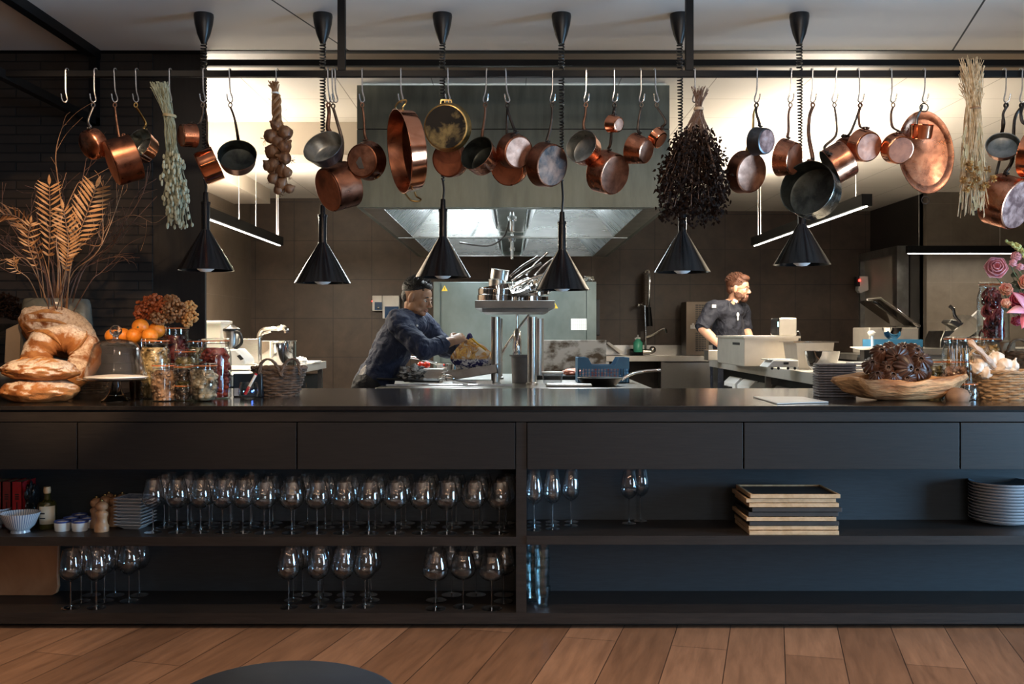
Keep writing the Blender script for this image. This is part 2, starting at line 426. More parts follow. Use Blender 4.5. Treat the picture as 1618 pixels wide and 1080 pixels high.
seams = [-250, 122, 469, 815, 832, 1175, 1517, 1870]
for a, b in zip(seams[:-1], seams[1:]):
    if b-a < 30: continue
    MB().box((P(a, 0, D).x+.003, D, zc(741)), (P(b, 0, D).x-.003, D+.05, zc(667.5))).build('drawer', darkwood, ctr, smooth=False, bevel=.001)
st = MB().box((XA, D, CT-.017), (XB, 5.44, CT)).build('stone_worktop', stone, smooth=False, bevel=.0015)
tag(st, 'glossy dark stone slab lying along the top of the long counter', 'worktop')
MB().box((XA, D+.03, zc(652)), (XB, 5.42, CT-.017)).build('recessed_plinth', blackplastic, ctr, smooth=False)
# round dark stool seat at the bottom edge
sx, sy, sz = (443-809)*1.95/F, 1.95, CZ+(HY-1112)*1.95/F-.016
seat_m = pmat('navy_leather', (.014, .022, .036), (.009, .014, .024), .75, scale=7, bmp=.15, Specular_IOR_Level=.25)
stl = thing('bar_stool', 'round bar stool with dark navy padded seat, front edge of photo on the plank floor', 'stool', (sx, sy, 0))
MB().lathe([(0, -.05), (.205, -.05), (.232, -.03), (.238, 0), (.230, .022), (.205, .034), (0, .04)], (sx, sy, sz), n=48).build('seat', seat_m, stl)
MB().lathe([(0, 0), (.19, 0), (.19, .012), (.03, .03), (.028, sz-.05), (0, sz-.05)], (sx, sy, 0), n=24).build('pedestal', blackmetal, stl)
# ================================================================ lamps
led = emit('led_strip', (1, .93, .84), 14)
ledup = emit('led_uplight', (1, .86, .66), 3)
cablem = pmat('steel_cable', (.75, .72, .68), (.6, .58, .55), .4, .3, scale=20, bmp=0)
def led_bar(a, b, wdt, hgt, label, cables, up=True):
    """linear pendant between the two bottom end points a and b"""
    a = Vector(a); b = Vector(b); c = (a+b)/2; t = (b-a).normalized(); L = (b-a).length
    rz = math.atan2(t.y, t.x)
    th = thing('linear_pendant_lamp', label, 'lamp', c, 'linear lamps in the kitchen')
    MB().obox(c+Vector((0, 0, hgt/2+.002)), L, wdt, hgt, rz).build('housing', blackmetal, th, smooth=False)
    MB().obox(c+Vector((0, 0, -.001)), L-.02, wdt*.22, .006, rz).build('light_strip', led, th, smooth=False)
    lo = area('linear_lamp_light', c+Vector((0, 0, -.008)), (0, 0, rz), L-.04, wdt*.18, (38 if up else 9)*L, (1, .88, .70))
    if up:
        MB().obox(c+Vector((0, 0, hgt+.003)), L-.05, wdt*.4, .003, rz).build('uplight_strip', ledup, th, smooth=False)
        area('linear_lamp_uplight', c+Vector((0, 0, hgt+.008)), (R(180), 0, -rz), L-.05, wdt*.45, 30*L, (1, .88, .72))
    for (x, d) in cables:
        MB().tube([(x, d, a.z+hgt), (x, d, KCEIL)], .0022, 6).build('cable', cablem, th)
zb = CZ+.85
led_bar((-2.29, 6.5, zb), (-2.29, 9.82, zb), .07, .08, 'black linear lamp hanging over the left worktop', [(-2.29, 8.35), (-2.29, 8.9), (-2.29, 9.75), (-2.27, 9.6)])
led_bar((2.40, 6.73, zb), (2.40, 9.86, zb), .07, .08, 'black linear lamp hanging over the right worktop beside bearded chef', [(2.40, 6.95), (2.40, 8.25), (2.385, 9.65), (2.41, 9.65)])
led_bar((P(1433, 0, 10.8).x, 10.8, zb), (P(1700, 0, 10.8).x, 10.8, zb), .07, .08, 'black linear lamp hanging crosswise before the grey tiled wall', [(P(1452, 0, 10.8).x, 10.8), (P(1580, 0, 10.8).x, 10.8)], up=False)

# heat lamps
lamp_black = pmat('glossy_black_enamel', (.009, .009, .010), (.006, .006, .007), .16, scale=30, bmp=0, Specular_IOR_Level=.6)
lamp_in = pmat('aluminium_reflector', (.60, .56, .50), (.5, .47, .42), .3, 1.0, scale=30, bmp=0)
bulbm = emit('heat_bulb', (1, .84, .66), .05)
LD = 4.83
lamp_lab = ['first from the left, beside the black wall panel', 'second from the left, below a large copper pan', 'third from the left, above the working chef',
            'fourth from the left, before the stacked steel pans', 'fifth from the left, below the dark dried bunch', 'rightmost, below the large dark saute pan']
lx = [(325, 322, 427, 21), (510, 510, 447, 22), (700, 699, 438, 20), (888, 887, 458, 20), (1078, 1074, 430, 20), (1267, 1263, 418, 22)]
# lamp 1 sits where its canopy and shade are seen
for i, (xb, xc, yb, yc) in enumerate(lx):
    c = P(xb, yb, LD); top = P(xc, yc, LD); top.z = CEIL
    q = S(1, LD)
    th = thing('heat_lamp', 'black cone heat lamp, '+lamp_lab[i], 'lamp', c, 'heat lamps over the counter')
    MB().lathe([(0, 0), (15*q, 0), (15.5*q, -4*q), (14*q, -16*q), (10*q, -32*q), (6*q, -42*q), (4*q, -47*q), (0, -48*q)], top, n=32).build('canopy', blackplastic, th)
    ax = (0, 0, 1)
    MB().lathe([(44.5*q, 0), (43.8*q, 1.0*q), (6.6*q, 63.5*q), (6.6*q, 64.5*q), (5.6*q, 64*q), (6*q, 60*q), (42.5*q, 0.6*q)], c, n=48, closed=True).build('shade', lamp_black, th, sharp=50)
    MB().lathe([(0, 20*q), (8*q, 20*q), (9*q, 12*q), (13*q, 6*q), (13*q, 2*q), (8*q, -1.6*q), (0, -2.6*q)], c, n=24).build('bulb', glassbulb if 'glassbulb' in globals() else bulbm, th)
    MB().lathe([(0, 63*q), (6.6*q, 63*q), (6.6*q, 104*q), (7.4*q, 104.5*q), (7.4*q, 108*q), (4.6*q, 108.5*q), (4.0*q, 123*q), (2.2*q, 124*q), (0, 124*q)], c, n=20).build('stem', lamp_black, th)
    s0 = c+Vector((0, 0, 123*q)); c0 = top-Vector((0, 0, 47*q))
    yb_c = CZ+(HY-285)*LD/F
    pts = []; n = int((c0.z-yb_c)/(4.9*q)); N = n*9
    for k in range(N+1):
        t = k/N; a = 2*math.pi*n*t
        lay = .75+.25*math.cos(t*3)
        pts.append(Vector((c0.x+(s0.x-c0.x)*t*.5+4.3*q*math.cos(a)*lay, c0.y+4.3*q*math.sin(a)*lay, c0.z+(yb_c-c0.z)*t)))
    m = MB().tube(pts, 1.25*q, 5)
    e = Vector((c0.x+(s0.x-c0.x)*.5, c0.y, yb_c))
    m.tube(smooth_path([e, (e+s0)/2+Vector((1.5*q, 0, 0)), s0]), 2.1*q, 8)
    m.build('coiled_cord', blackplastic, th)

# ================================================================ hanging rack
RD = 4.45
ry = P(0, 117, RD).z; rt = S(10, RD)
x0 = -3.2; x1 = 3.2
rk = thing('hanging_rack', 'black steel ceiling rack of square tubes with hooks, above the counter', 'rack', (0, RD, ry))
MB().box((x0, RD-rt/2, ry-rt/2), (x1, RD+rt/2, ry+rt/2)).build('front_rail', blackmetal, rk, smooth=False, bevel=.002)
z2 = P(0, 100, 5.25).z
MB().box((P(322, 0, 5.25).x, 5.235, z2-.016), (x1+.8, 5.27, z2+.016)).build('rear_rail', blackmetal, rk, smooth=False)
for px in (540, 1089):
    X = P(px, 0, RD).x
    MB().box((X-.0165, RD-.017, ry+rt/2), (X+.0165, RD+.017, CEIL)).build('post', blackmetal, rk, smooth=False)
px0 = P(146, 0, 5.4).x
MB().box((px0-.025, 2.6, CEIL-.05), (px0+.025, 5.45, CEIL-.001)).build('side_bar', blackmetal, rk, smooth=False)
zl = P(0, 190, 5.4).z
MB().box((px0-.02, 2.6, zl-.02), (px0+.02, 5.45, zl+.02)).build('side_bar', blackmetal, rk, smooth=False)
MB().box((px0-.02, 5.40, zl-.02), (px0+.02, 5.45, CEIL)).build('post', blackmetal, rk, smooth=False)
# ================================================================ extraction hood
hd = thing('extraction_hood', 'large stainless steel extraction hood over the cooking island', 'extractor hood', (0, 8.4, CZ+.8))
hsteel = pmat('hood_stainless', (.19, .215, .19), (.13, .15, .135), .42, .9, scale=3, stretch=(5, 1, 1), bmp=.02, rvar=.08)
hl = P(564, 0, 6.4).x; hr = P(1058, 0, 6.4).x
zh0 = CZ+.80; zh1 = KCEIL-.015
zj = P(0, 204, 6.4).z
m = MB()
m.box((hl, 6.4, zh0), (hr, 6.43, zj-.004)); m.box((hl, 6.402, zj+.004), (hr, 6.432, zh1)); pass
m.build('front_panel', hsteel, hd, smooth=False)
MB().box((hl+.002, 6.412, zj-.006), (hr-.002, 6.425, zj+.006)).build('joint_strip', blackplastic, hd, smooth=False)
MB().box((hl, 6.43, zh0), (hl+.03, 10.6, zh1)).build('side_panel', hsteel, hd, smooth=False)
MB().box((hr-.03, 6.43, zh0), (hr, 10.6, zh1)).build('side_panel', hsteel, hd, smooth=False)
MB().box((hl, 10.57, zh0), (hr, 10.6, zh1)).build('rear_panel', hsteel, hd, smooth=False)
lit = pmat('bright_inner_steel', (.62, .65, .66), (.48, .52, .53), .28, .85, scale=4, stretch=(1, 6, 1), bmp=.03, rvar=.08)
fm = brickmat('hood_filter', (.35, .37, .37), (.32, .34, .34), (.05, .05, .05), .5, .022, .007, .35, rot=(0, 0, 0), offset=0, bmp=.8)
for (ya, yb) in ((6.45, 8.45), (8.5, 10.57)):
    # flat rim
    rim = MB().box((hl+.03, ya, zh0), (hl+.16, yb, zh0+.012)).box((hr-.16, ya, zh0), (hr-.03, yb, zh0+.012))
    rim.box((hl+.16, ya, zh0), (hr-.16, ya+.06, zh0+.012)).box((hl+.16, yb-.05, zh0), (hr-.16, yb, zh0+.012))
    rim.build('rim', steel_dark, hd, smooth=False)
    for sgn in (-1, 1):
        xi = .10*sgn; xo = (abs(hl)-.16)*sgn if sgn < 0 else (hr-.16)
        z0 = zh0+.005; zt = zh0+.30
        xm = xi+(xo-xi)*.62; xm2 = xi+(xo-xi)*.18
        y_a = ya+.06; y_b = yb-.05
        mm = MB()
        # sloping reflector trays meeting at a ridge
        q = [(xi, y_a, z0), (xo, y_a, z0), (xo, y_b, z0), (xi, y_b, z0), (xm2, y_a+.3, zt), (xm, y_a+.3, zt), (xm, y_b-.3, zt), (xm2, y_b-.3, zt)]
        fs = [(0, 1, 5, 4), (1, 2, 6, 5), (2, 3, 7, 6), (3, 0, 4, 7), (4, 5, 6, 7)]
        mm.add(q, fs); o = mm.build('reflector_tray', lit, hd, smooth=False)
        sol = o.modifiers.new('thickness', 'SOLIDIFY'); sol.thickness = .004
        MB().obox(((xi+xm2)/2+.012*sgn, (y_a+y_b)/2, (z0+zt)/2+.02), .3, (y_b-y_a)*.62, .008, 0, 0, (-1.2 if sgn > 0 else 1.2)).build('filter', fm, hd, smooth=False)
    MB().box((-.10, ya, zh0+.05), (.10, yb, zh0+.09)).build('centre_channel', steel_dark, hd, smooth=False)
for y in (7.0, 8.6, 9.6):
    MB().tube([(0, y, zh0+.05), (0, y, zh0-.10)], .016, 10).lathe([(0, 0), (.03, 0), (.03, .03), (0, .03)], (0, y, zh0-.02), n=12).build('nozzle', steel_polish, hd)
MB().tube(smooth_path([(-.02, 7.6, zh0+.05), (-.07, 7.8, zh0-.06), (-.2, 8.1, zh0-.10), (-.45, 8.6, zh0-.03)]), .008, 6).build('cable', blackplastic, hd)

# ================================================================ cooking island
IZ = .887
isl = thing('cooking_island', 'stainless steel cooking island in the middle of the kitchen, under the hood', 'kitchen island', (0, 7.1, 0))
IL = P(592, 0, 6.15).x; IR = P(1031, 0, 6.15).x
MB().box((IL, 6.15, IZ-.06), (IR, 8.27, IZ)).build('top', steel, isl, smooth=False, bevel=.004)
MB().box((IL+.04, 6.20, .10), (IR-.04, 8.2, IZ-.06)).build('body', steel_dark, isl, smooth=False)
MB().box((IL+.08, 6.3, 0), (IR-.08, 8.1, .10)).build('plinth', blackmetal, isl, smooth=False)
MB().tube([(IL+.06, 6.24, IZ+.012), (.0, 6.24, IZ+.012)], .008, 8).build('raised_rim', steel_polish, isl)
for a in range(3):
    MB().box((IL+.06+a*.56, 6.18, .14), (IL+.58+a*.56, 6.2, IZ-.1)).build('door', steel, isl, smooth=False)
hob = MB().box((.0, 7.2, IZ), (.8, 8.2, IZ+.03)).build('hob', blackmetal, isl, smooth=False, bevel=.004)
# pass shelf on columns
ps = thing('pass_shelf', 'raised stainless pass shelf on round columns standing on the cooking island', 'shelf', P(812, 608, 6.5))
zs = P(0, 481, 6.5).z
psteel = pmat('dull_shelf_steel', (.22, .22, .215), (.17, .17, .165), .4, .8, scale=8, bmp=.01)
MB().box((P(751, 0, 6.5).x, 6.42, zs-S(6, 6.5)), (P(876, 0, 6.5).x, 7.6, zs+S(6, 6.5))).build('shelf_board', psteel, ps, smooth=False, bevel=.003)
MB().box((P(762, 0, 6.5).x, 6.5, zs-S(12, 6.5)), (P(866, 0, 6.5).x, 7.4, zs-S(6, 6.5))).build('bracket', psteel, ps, smooth=False)
for px, d, r in ((783, 6.5, 7), (841, 6.5, 7.6), (787, 7.3, 7), (852, 7.3, 7)):
    X = (px-809)*d/F
    MB().lathe([(0, 0), (r*1.25*d/F, 0), (r*1.25*d/F, .015), (r*d/F, .02), (r*d/F, zs-.08-IZ), (0, zs-.08-IZ)], (X, d, IZ), n=24).build('column', steel, ps)

# ---- generic pans / pots
def pot(name, label, cat, c, r, h, mt, handle=None, rim=True, grp=None, ax=(0, 0, 1), loc=None, wall=.003, taper=1.0, hmat=None):
    c = Vector(c); ax = Vector(ax).normalized()
    th = thing(name, label, cat, loc or c, grp)
    rb = r*taper
    prof = [(0, 0), (rb-.006, 0), (rb, .006), (r, h-.003), (r+.004, h), (r-wall, h), (rb-wall, .009), (0, .007)]
    MB().lathe(prof, c, ax, n=32).build('body', mt, th)
    if handle:
        hd_ = Vector(handle); hd_ = (hd_-ax*hd_.dot(ax)*.0)
        st = c+ax*(h*.8)+hd_.normalized()*(r-.001)
        pts = smooth_path([st, st+hd_*.12+ax*.004, st+hd_*.5+ax*.01, st+hd_], 4)
        MB().tube(pts, [.011]*2+[.008]*(len(pts)-3)+[.011], 8, flat=.45, ref=ax).build('handle', hmat or steel_polish, th)
    return th
sh = zs+S(6, 6.5)
k = S(1, 6.7)
def sp(px, d=6.7): return (px-809)*d/F
labs = 'stainless pans on the pass shelf'
pot('saute_pan', 'lowest stainless pan of the stack at the left of the pass shelf', 'pan', (sp(783), 6.75, sh), 29*k, 11*k, steel_polish, (.22, -.02, .10), grp=labs)
pot('saute_pan', 'second stainless pan from the bottom of the left stack on pass shelf', 'pan', (sp(784), 6.75, sh+10*k), 29*k, 10*k, steel_polish, (.20, -.03, .12), ax=(.03, 0, 1), grp=labs)
pot('saute_pan', 'third stainless pan, tilted on the left stack on the pass shelf', 'pan', (sp(785), 6.75, sh+18*k), 27*k, 9*k, steel_polish, (.19, -.05, .13), ax=(-.16, -.05, 1), grp=labs)
pot('saucepan', 'small stainless saucepan standing inside the topmost tilted pan', 'saucepan', (sp(786), 6.75, sh+22*k), 14*k, 14*k, steel, grp=labs)
pot('saucepan', 'stainless saucepan tilted at the very top of the pan stack', 'saucepan', (sp(788), 6.75, sh+35*k), 14*k, 17*k, steel, ax=(.14, -.1, 1), grp=labs)
pot('saute_pan', 'stainless frying pan at the foot of the pan heap, right part of the pass shelf', 'pan', (sp(838), 6.9, sh), 30*k, 10*k, steel_polish, (.17, -.06, .05), grp=labs)
pot('saute_pan', 'stainless frying pan lying above the lowest one on the right of the heap', 'pan', (sp(842), 6.9, sh+11*k), 29*k, 7*k, steel_polish, (.18, -.05, .03), ax=(-.12, -.1, 1), grp=labs)
pot('frying_pan', 'stainless frying pan leaning steeply in the middle of the pan heap', 'pan', (sp(829), 6.8, sh+20*k), 26*k, 7*k, steel_polish, (.14, .0, .13), ax=(-.45, -.35, 1), grp=labs)
pot('frying_pan', 'stainless frying pan with upturned handle, topmost of the pan heap', 'pan', (sp(818), 6.95, sh+22*k), 25*k, 7*k, steel_polish, (.15, .0, .16), ax=(-.6, -.25, 1), grp=labs)
pot('frying_pan', 'stainless frying pan leaning at the rear of the pan heap', 'pan', (sp(836), 7.1, sh+24*k), 27*k, 7*k, steel_polish, (.17, .0, .11), ax=(-.5, -.3, 1), grp=labs)

# ---- things on the island
ic = IZ+.001
def ip(px, d): return ((px-809)*d/F, d, ic)
tl = thing('serving_tray', 'shallow steel tray propped at the right of the chef, holding the printed bag', 'tray', ip(747, 6.55))
M = Matrix.Translation(Vector(ip(747, 6.55))+Vector((0, 0, .055))) @ Matrix.Rotation(R(-9), 4, 'Y')
t = MB().box((-.17, -.12, 0), (.17, .12, .004)).box((-.17, -.12, 0), (-.165, .12, .055)).box((.165, -.12, 0), (.17, .12, .055)).box((-.17, -.12, 0), (.17, -.115, .055)).box((-.17, .115, 0), (.17, .12, .055))
t.box((-.19, -.14, .053), (.19, -.115, .057)).box((-.19, .115, .053), (.19, .14, .057)).box((-.19, -.12, .053), (-.165, .12, .057)).box((.165, -.12, .053), (.19, .12, .057))
MB().merge(t, M).build('pan', steel_dark, tl, smooth=False)
MB().box((ip(747, 6.55)[0]-.13, 6.47, ic), (ip(747, 6.55)[0]+.13, 6.62, ic+.03)).build('foot_block', steel_dark, tl, smooth=False)
# flat tray and cloth
tr = MB().obox(Vector(ip(646, 6.5))+Vector((0, 0, .035)), .40, .26, .012, .06, 0, .05)
tag(tr.build('baking_tray', blackmetal, bevel=.003), 'flat black tray under the folded grey cloth beside the chef', 'tray')
clothm = pmat('striped_grey_cloth', (.42, .41, .38), (.06, .06, .06), .85, scale=26, stretch=(1, 1, 3), lo=.45, hi=.52, bmp=.3)
from mathutils import noise as mnoise
def blob(c, rx, ry, rz, amp, fr, seed, n=40, m=26, M=None):
    def dsp(v): return 1+amp*mnoise.noise(v*fr+Vector((seed*7.3, seed, 0)))+amp*.4*mnoise.noise(v*fr*2.7+Vector((seed, seed*5.1, 0)))
    return MB().ball(c, rx, ry, rz, n, m, M, dsp)
tag(blob(Vector(ip(650, 6.5))+Vector((0, 0, .075)), .08, .075, .05, .5, 2.6, 3).build('kitchen_cloth', clothm), 'crumpled grey striped kitchen cloth lying on the flat black tray', 'cloth')
tomm = pmat('tomato_skin', (.62, .035, .012), (.50, .02, .008), .18, scale=4, bmp=0)
stem_m = pmat('green_stem', (.10, .20, .04), (.06, .12, .02), .6, scale=30)
for px, lab in ((665, 'left one of two red tomatoes behind the grey cloth'), (674.5, 'right one of two red tomatoes behind the grey cloth')):
    c = Vector(ip(px, 6.95))+Vector((0, 0, .116)); r = .025
    th = thing('tomato', lab, 'tomato', c-Vector((0, 0, r)), 'tomatoes on the island')
    MB().ball(c, r, r, r*.9, 20, 12).build('flesh', tomm, th)
    sm = MB()
    for a in range(5): sm.leaf(c+Vector((0, 0, r*.88)), c+Vector((.014*math.cos(a*1.26), .014*math.sin(a*1.26), r*.95)), .005, (0, 0, 1))
    sm.build('calyx', stem_m, th)
tag(MB().box((ip(670, 6.95)[0]-.10, 6.85, ic), (ip(670, 6.95)[0]+.14, 7.05, ic+.090)).build('steel_insert', steel, smooth=False, bevel=.004), 'low stainless container under the two tomatoes', 'container')
# whisk
wh = thing('whisk', 'steel balloon whisk lying on the island before the printed bag', 'whisk', ip(706, 6.4))
for a in range(6):
    an = math.pi*a/6; pts = []
    for j in range(17):
        t = math.pi*j/16; rr = .034*math.sin(t)**.8 if math.sin(t) > 0 else 0
        pts.append(Vector(ip(706, 6.4))+Vector((.06*math.cos(t)-.0, rr*math.cos(an), .036+rr*math.sin(an))))
    MB().tube(pts, .0014, 5).build('wire', steel_polish, wh)
MB().tube([Vector(ip(706, 6.4))+Vector((.06, 0, .036)), Vector(ip(706, 6.4))+Vector((.19, 0, .02))], .008, 8).build('handle', steel_polish, wh)
pot('saucepan', 'steel saucepan behind the printed bag, its handle to the left', 'saucepan', ip(708, 7.2), .085, .12, steel_polish, (-.26, -.05, .06))
# grey bain-marie pot and tongs, container, tray, crate, pan
tag(MB().lathe([(0, 0), (.068, 0), (.074, .18), (.086, .182), (.086, .19), (.070, .19), (.064, .01), (0, .01)], ip(825, 6.75), n=32).build('utensil_pot', pmat('grey_plastic', (.10, .10, .11), (.08, .08, .085), .5)), 'tall dark grey utensil pot between the columns of the pass shelf', 'pot')
sp_ = thing('hand_blender', 'steel stick with angled arm rising from the island between the columns', 'blender', ip(817, 7.3))
b0 = Vector(ip(817, 7.3))
MB().tube([b0, b0+Vector((0, 0, .58))], .008, 10).lathe([(0, .17), (.03, .17), (.034, .20), (.03, .34), (.014, .37), (0, .37)], b0, n=18).build('shaft', steel_polish, sp_)
MB().tube(smooth_path([b0+Vector((.09, 0, .47)), b0+Vector((-.02, 0, .33)), b0+Vector((-.11, 0, .19)), b0+Vector((-.115, 0, .13))]), .011, 10).build('arm', steel_polish, sp_)
clearplastic = thinglass('clear_plastic', (.80, .80, .80), 2.0, .2)
cp = thing('food_container', 'clear plastic food tub with white lid beside the pass column', 'container', ip(873, 6.7))
MB().lathe([(0, 0), (.062, 0), (.072, .07), (.068, .07), (.058, .005), (0, .005)], ip(873, 6.7), n=4 if False else 28).build('tub', clearplastic, cp)
MB().lathe([(0, .07), (.076, .07), (.076, .078), (0, .08)], ip(873, 6.7), n=28).build('lid', whiteplastic, cp)
tag(MB().obox(Vector(ip(898, 6.3))+Vector((0, 0, .012)), .29, .17, .018).build('serving_tray', steel, smooth=False, bevel=.008), 'flat rectangular steel tray at front of the island right of the columns', 'tray')
pk = pmat('raw_salmon', (.75, .30, .20), (.62, .22, .15), .4, scale=8)
tag(blob(Vector(ip(905, 7.3))+Vector((0, 0, .05)), .07, .05, .025, .3, 2, 5).build('fish_fillet', pk), 'pale pink fillet behind the blue crate', 'food')
dirty = pmat('scorched_steel', (.27, .25, .22), (.05, .034, .02), .45, .7, scale=5, stretch=(1.5, 1, 2.2), lo=.40, hi=.55, bmp=.05)
tag(MB().box((P(853, 0, 8.0).x, 8.0, IZ), (P(958, 0, 8.0).x, 8.03, P(0, 537, 8.0).z)).build('splash_guard', dirty, smooth=False, bevel=.002), 'scorched steel splash guard standing at the back of the island', 'splash guard')
tag(MB().box((P(815, 0, 7.9).x, 7.6, IZ), (P(850, 0, 7.9).x, 7.9, P(0, 563, 7.9).z)).build('steel_insert', steel_dark, smooth=False, bevel=.003), 'deep steel container behind the utensil pot', 'container')
# blue crate
bluep = pmat('blue_crate_plastic', (.035, .16, .30), (.03, .13, .25), .4, scale=8, bmp=.02)
def crate(name, label, c, w_, d_, h_, notch=True):
    x, y, z = c; th = thing(name, label, 'crate', c); m = MB(); t = .006
    for yy in (y-d_/2, y+d_/2-t):
        m.box((x-w_/2, yy, z), (x+w_/2, yy+t, z+h_*.22))
        nb = 16
        for k in range(nb+1):
            xx = x-w_/2+(w_-.006)*k/nb; m.box((xx, yy, z), (xx+.006, yy+t, z+h_*.62))
        for zz in (.34, .46): m.box((x-w_/2, yy, z+h_*zz), (x+w_/2, yy+t, z+h_*zz+.004))
        if notch:
            m.box((x-w_/2, yy-.001, z+h_*.56), (x+w_/2, yy+t, z+h_*.70))
            m.poly([(x-w_/2, yy-.001, z+h_*.70), (x-w_*.22, yy-.001, z+h_*.70), (x-w_*.30, yy-.001, z+h_), (x-w_/2, yy-.001, z+h_)], t)
            m.poly([(x+w_/2, yy-.001, z+h_*.70), (x+w_*.22, yy-.001, z+h_*.70), (x+w_*.30, yy-.001, z+h_), (x+w_/2, yy-.001, z+h_)], t)
        else: m.box((x-w_/2, yy-.001, z+h_*.62), (x+w_/2, yy+t, z+h_))
    for xx in (x-w_/2, x+w_/2-t): m.box((xx, y-d_/2, z), (xx+t, y+d_/2, z+h_))
    m.box((x-w_/2, y-d_/2, z), (x+w_/2, y+d_/2, z+t))
    m.build('shell', bluep, th, smooth=False); return th
crate('plastic_crate', 'blue slotted plastic crate on the cooking island behind the black pan', ip(951, 6.85), S(81, 6.75), .26, S(40, 6.75))
tag(MB().box((P(922, 0, 6.9).x, 6.8, ic+.007), (P(975, 0, 6.9).x, 6.92, ic+.10)).build('punnet', pmat('strawberry_red', (.50, .10, .07), (.55, .35, .3), .5, scale=30, lo=.4, hi=.6), smooth=False), 'red and white punnet inside the blue crate on the island', 'box')
fp = thing('frying_pan', 'black frying pan with steel handle pointing right, at the front of the island', 'pan', ip(948, 6.4))
k = S(1, 6.4)
MB().lathe([(0, 0), (24*k, 0), (36*k, 12*k), (37*k, 13*k), (35*k, 13*k), (23*k, 2*k), (0, 2*k)], ip(948, 6.4), n=40).build('body', blackmetal, fp)
b0 = Vector(ip(948, 6.4))
pts = smooth_path([b0+Vector((34*k, 0, 10*k)), b0+Vector((46*k, 0, 17*k)), b0+Vector((62*k, 0, 22*k)), b0+Vector((96*k, 0, 25*k))], 6)
MB().tube(pts, [.013]+[.010]*(len(pts)-2)+[.012], 8, flat=.5, ref=(0, 0, 1)).build('handle', steel_polish, fp)

# ================================================================ combi oven
ov = thing('combi_oven', 'tall stainless combi oven against the rear wall behind the island', 'oven', (P(814, 0, 10.6).x, 11.0, 0))
oa = P(685, 0, 10.6).x; ob = P(942, 0, 10.6).x; oz = P(0, 445, 10.6).z
ostl = pmat('oven_stainless', (.22, .26, .245), (.15, .18, .165), .38, .85, scale=2.2, stretch=(1.5, 1, 1), bmp=.02)
MB().box((oa, 10.62, .1), (ob, 11.6, oz)).build('body', ostl, ov, smooth=False, bevel=.004)
MB().box((oa, 10.59, .3), (P(695, 0, 10.6).x, 10.62, oz)).build('side_column', ostl, ov, smooth=False)
MB().box((P(698, 0, 10.6).x, 10.59, .3), (P(926, 0, 10.6).x, 10.62, oz-.01)).build('door', ostl, ov, smooth=False)
MB().box((P(927, 0, 10.6).x, 10.585, .3), (ob, 10.62, oz)).build('side_column', ostl, ov, smooth=False)
MB().box((ob, 10.7, P(0, 530, 10.6).z), (ob+.05, 11.0, P(0, 472, 10.6).z)).build('handle', blackplastic, ov, smooth=False, bevel=.01)
MB().box((oa+.05, 10.7, 0), (ob-.05, 11.5, .1)).build('plinth', blackmetal, ov, smooth=False)
yel = pmat('warning_yellow', (.72, .50, .05), (.70, .48, .05), .4, scale=3, bmp=0)
for px, py, d in ((702.5, 455.5, 10.585), (877, 483, 10.585)):
    c = P(px, py, d); r = S(5, d)
    o = MB().poly([c+Vector((-r, 0, -r*.8)), c+Vector((r, 0, -r*.8)), c+Vector((0, 0, r))], .003).build('warning_sticker', yel, ov, smooth=False)
    MB().box((c.x-r*.08, d-.002, c.z-r*.2), (c.x+r*.08, d, c.z+r*.35)).box((c.x-r*.08, d-.002, c.z-r*.5), (c.x+r*.08, d, c.z-r*.36)).build('exclamation_mark', blackplastic, o, smooth=False)
a = P(902, 521, 10.58); b = P(927, 503, 10.58)
gridm = brickmat('printed_grid_sheet', (.75, .78, .76), (.75, .78, .76), (.45, .48, .47), .022, .016, .0016, .6, rot=(R(-90), 0, 0), offset=0, bmp=0)
MB().box((a.x, 10.58, a.z), (b.x, 10.584, b.z)).build('paper_sheet', gridm, ov, smooth=False)
foil = pmat('foil', (.8, .8, .78), (.6, .6, .58), .25, 1, scale=20, bmp=.4)
tag(blob(P(929, 441, 10.9), S(10, 10.9), .08, S(4.5, 10.9), .4, 3, 8).build('foil_bundle', foil), 'crumpled foil lying on top of the combi oven', 'foil')

# ================================================================ rear sink bench
sk = thing('sink_bench', 'stainless sink bench along the rear wall with raised back edge', 'sink', (1.9, 12.9, 0))
z0 = P(0, 562, 12.55).z
MB().box((P(885, 0, 12.55).x+.5, 12.55, z0-.07), (P(1150, 0, 12.55).x, 13.10, z0)).build('bench_top', bench_steel, sk, smooth=False, bevel=.004)
MB().box((P(950, 0, 13.1).x, 13.10, z0-.02), (P(1135, 0, 13.1).x, 13.14, P(0, 545, 13.1).z)).build('back_upstand', steel, sk, smooth=False)
MB().box((P(1049, 0, 12.6).x, 12.6, .05), (P(1125, 0, 12.6).x, 13.1, z0-.08)).build('cabinet', steel, sk, smooth=False, bevel=.003)
for px in (960, 1047): MB().box((P(px, 0, 12.6).x-.02, 12.6, 0), (P(px, 0, 12.6).x+.02, 12.64, z0-.07)).build('leg', steel, sk, smooth=False)
MB().tube([P(996, 557, 12.75), P(1016, 557, 12.75)], .05, 10, flat=.6).build('waste_pipe', blackmetal, sk)
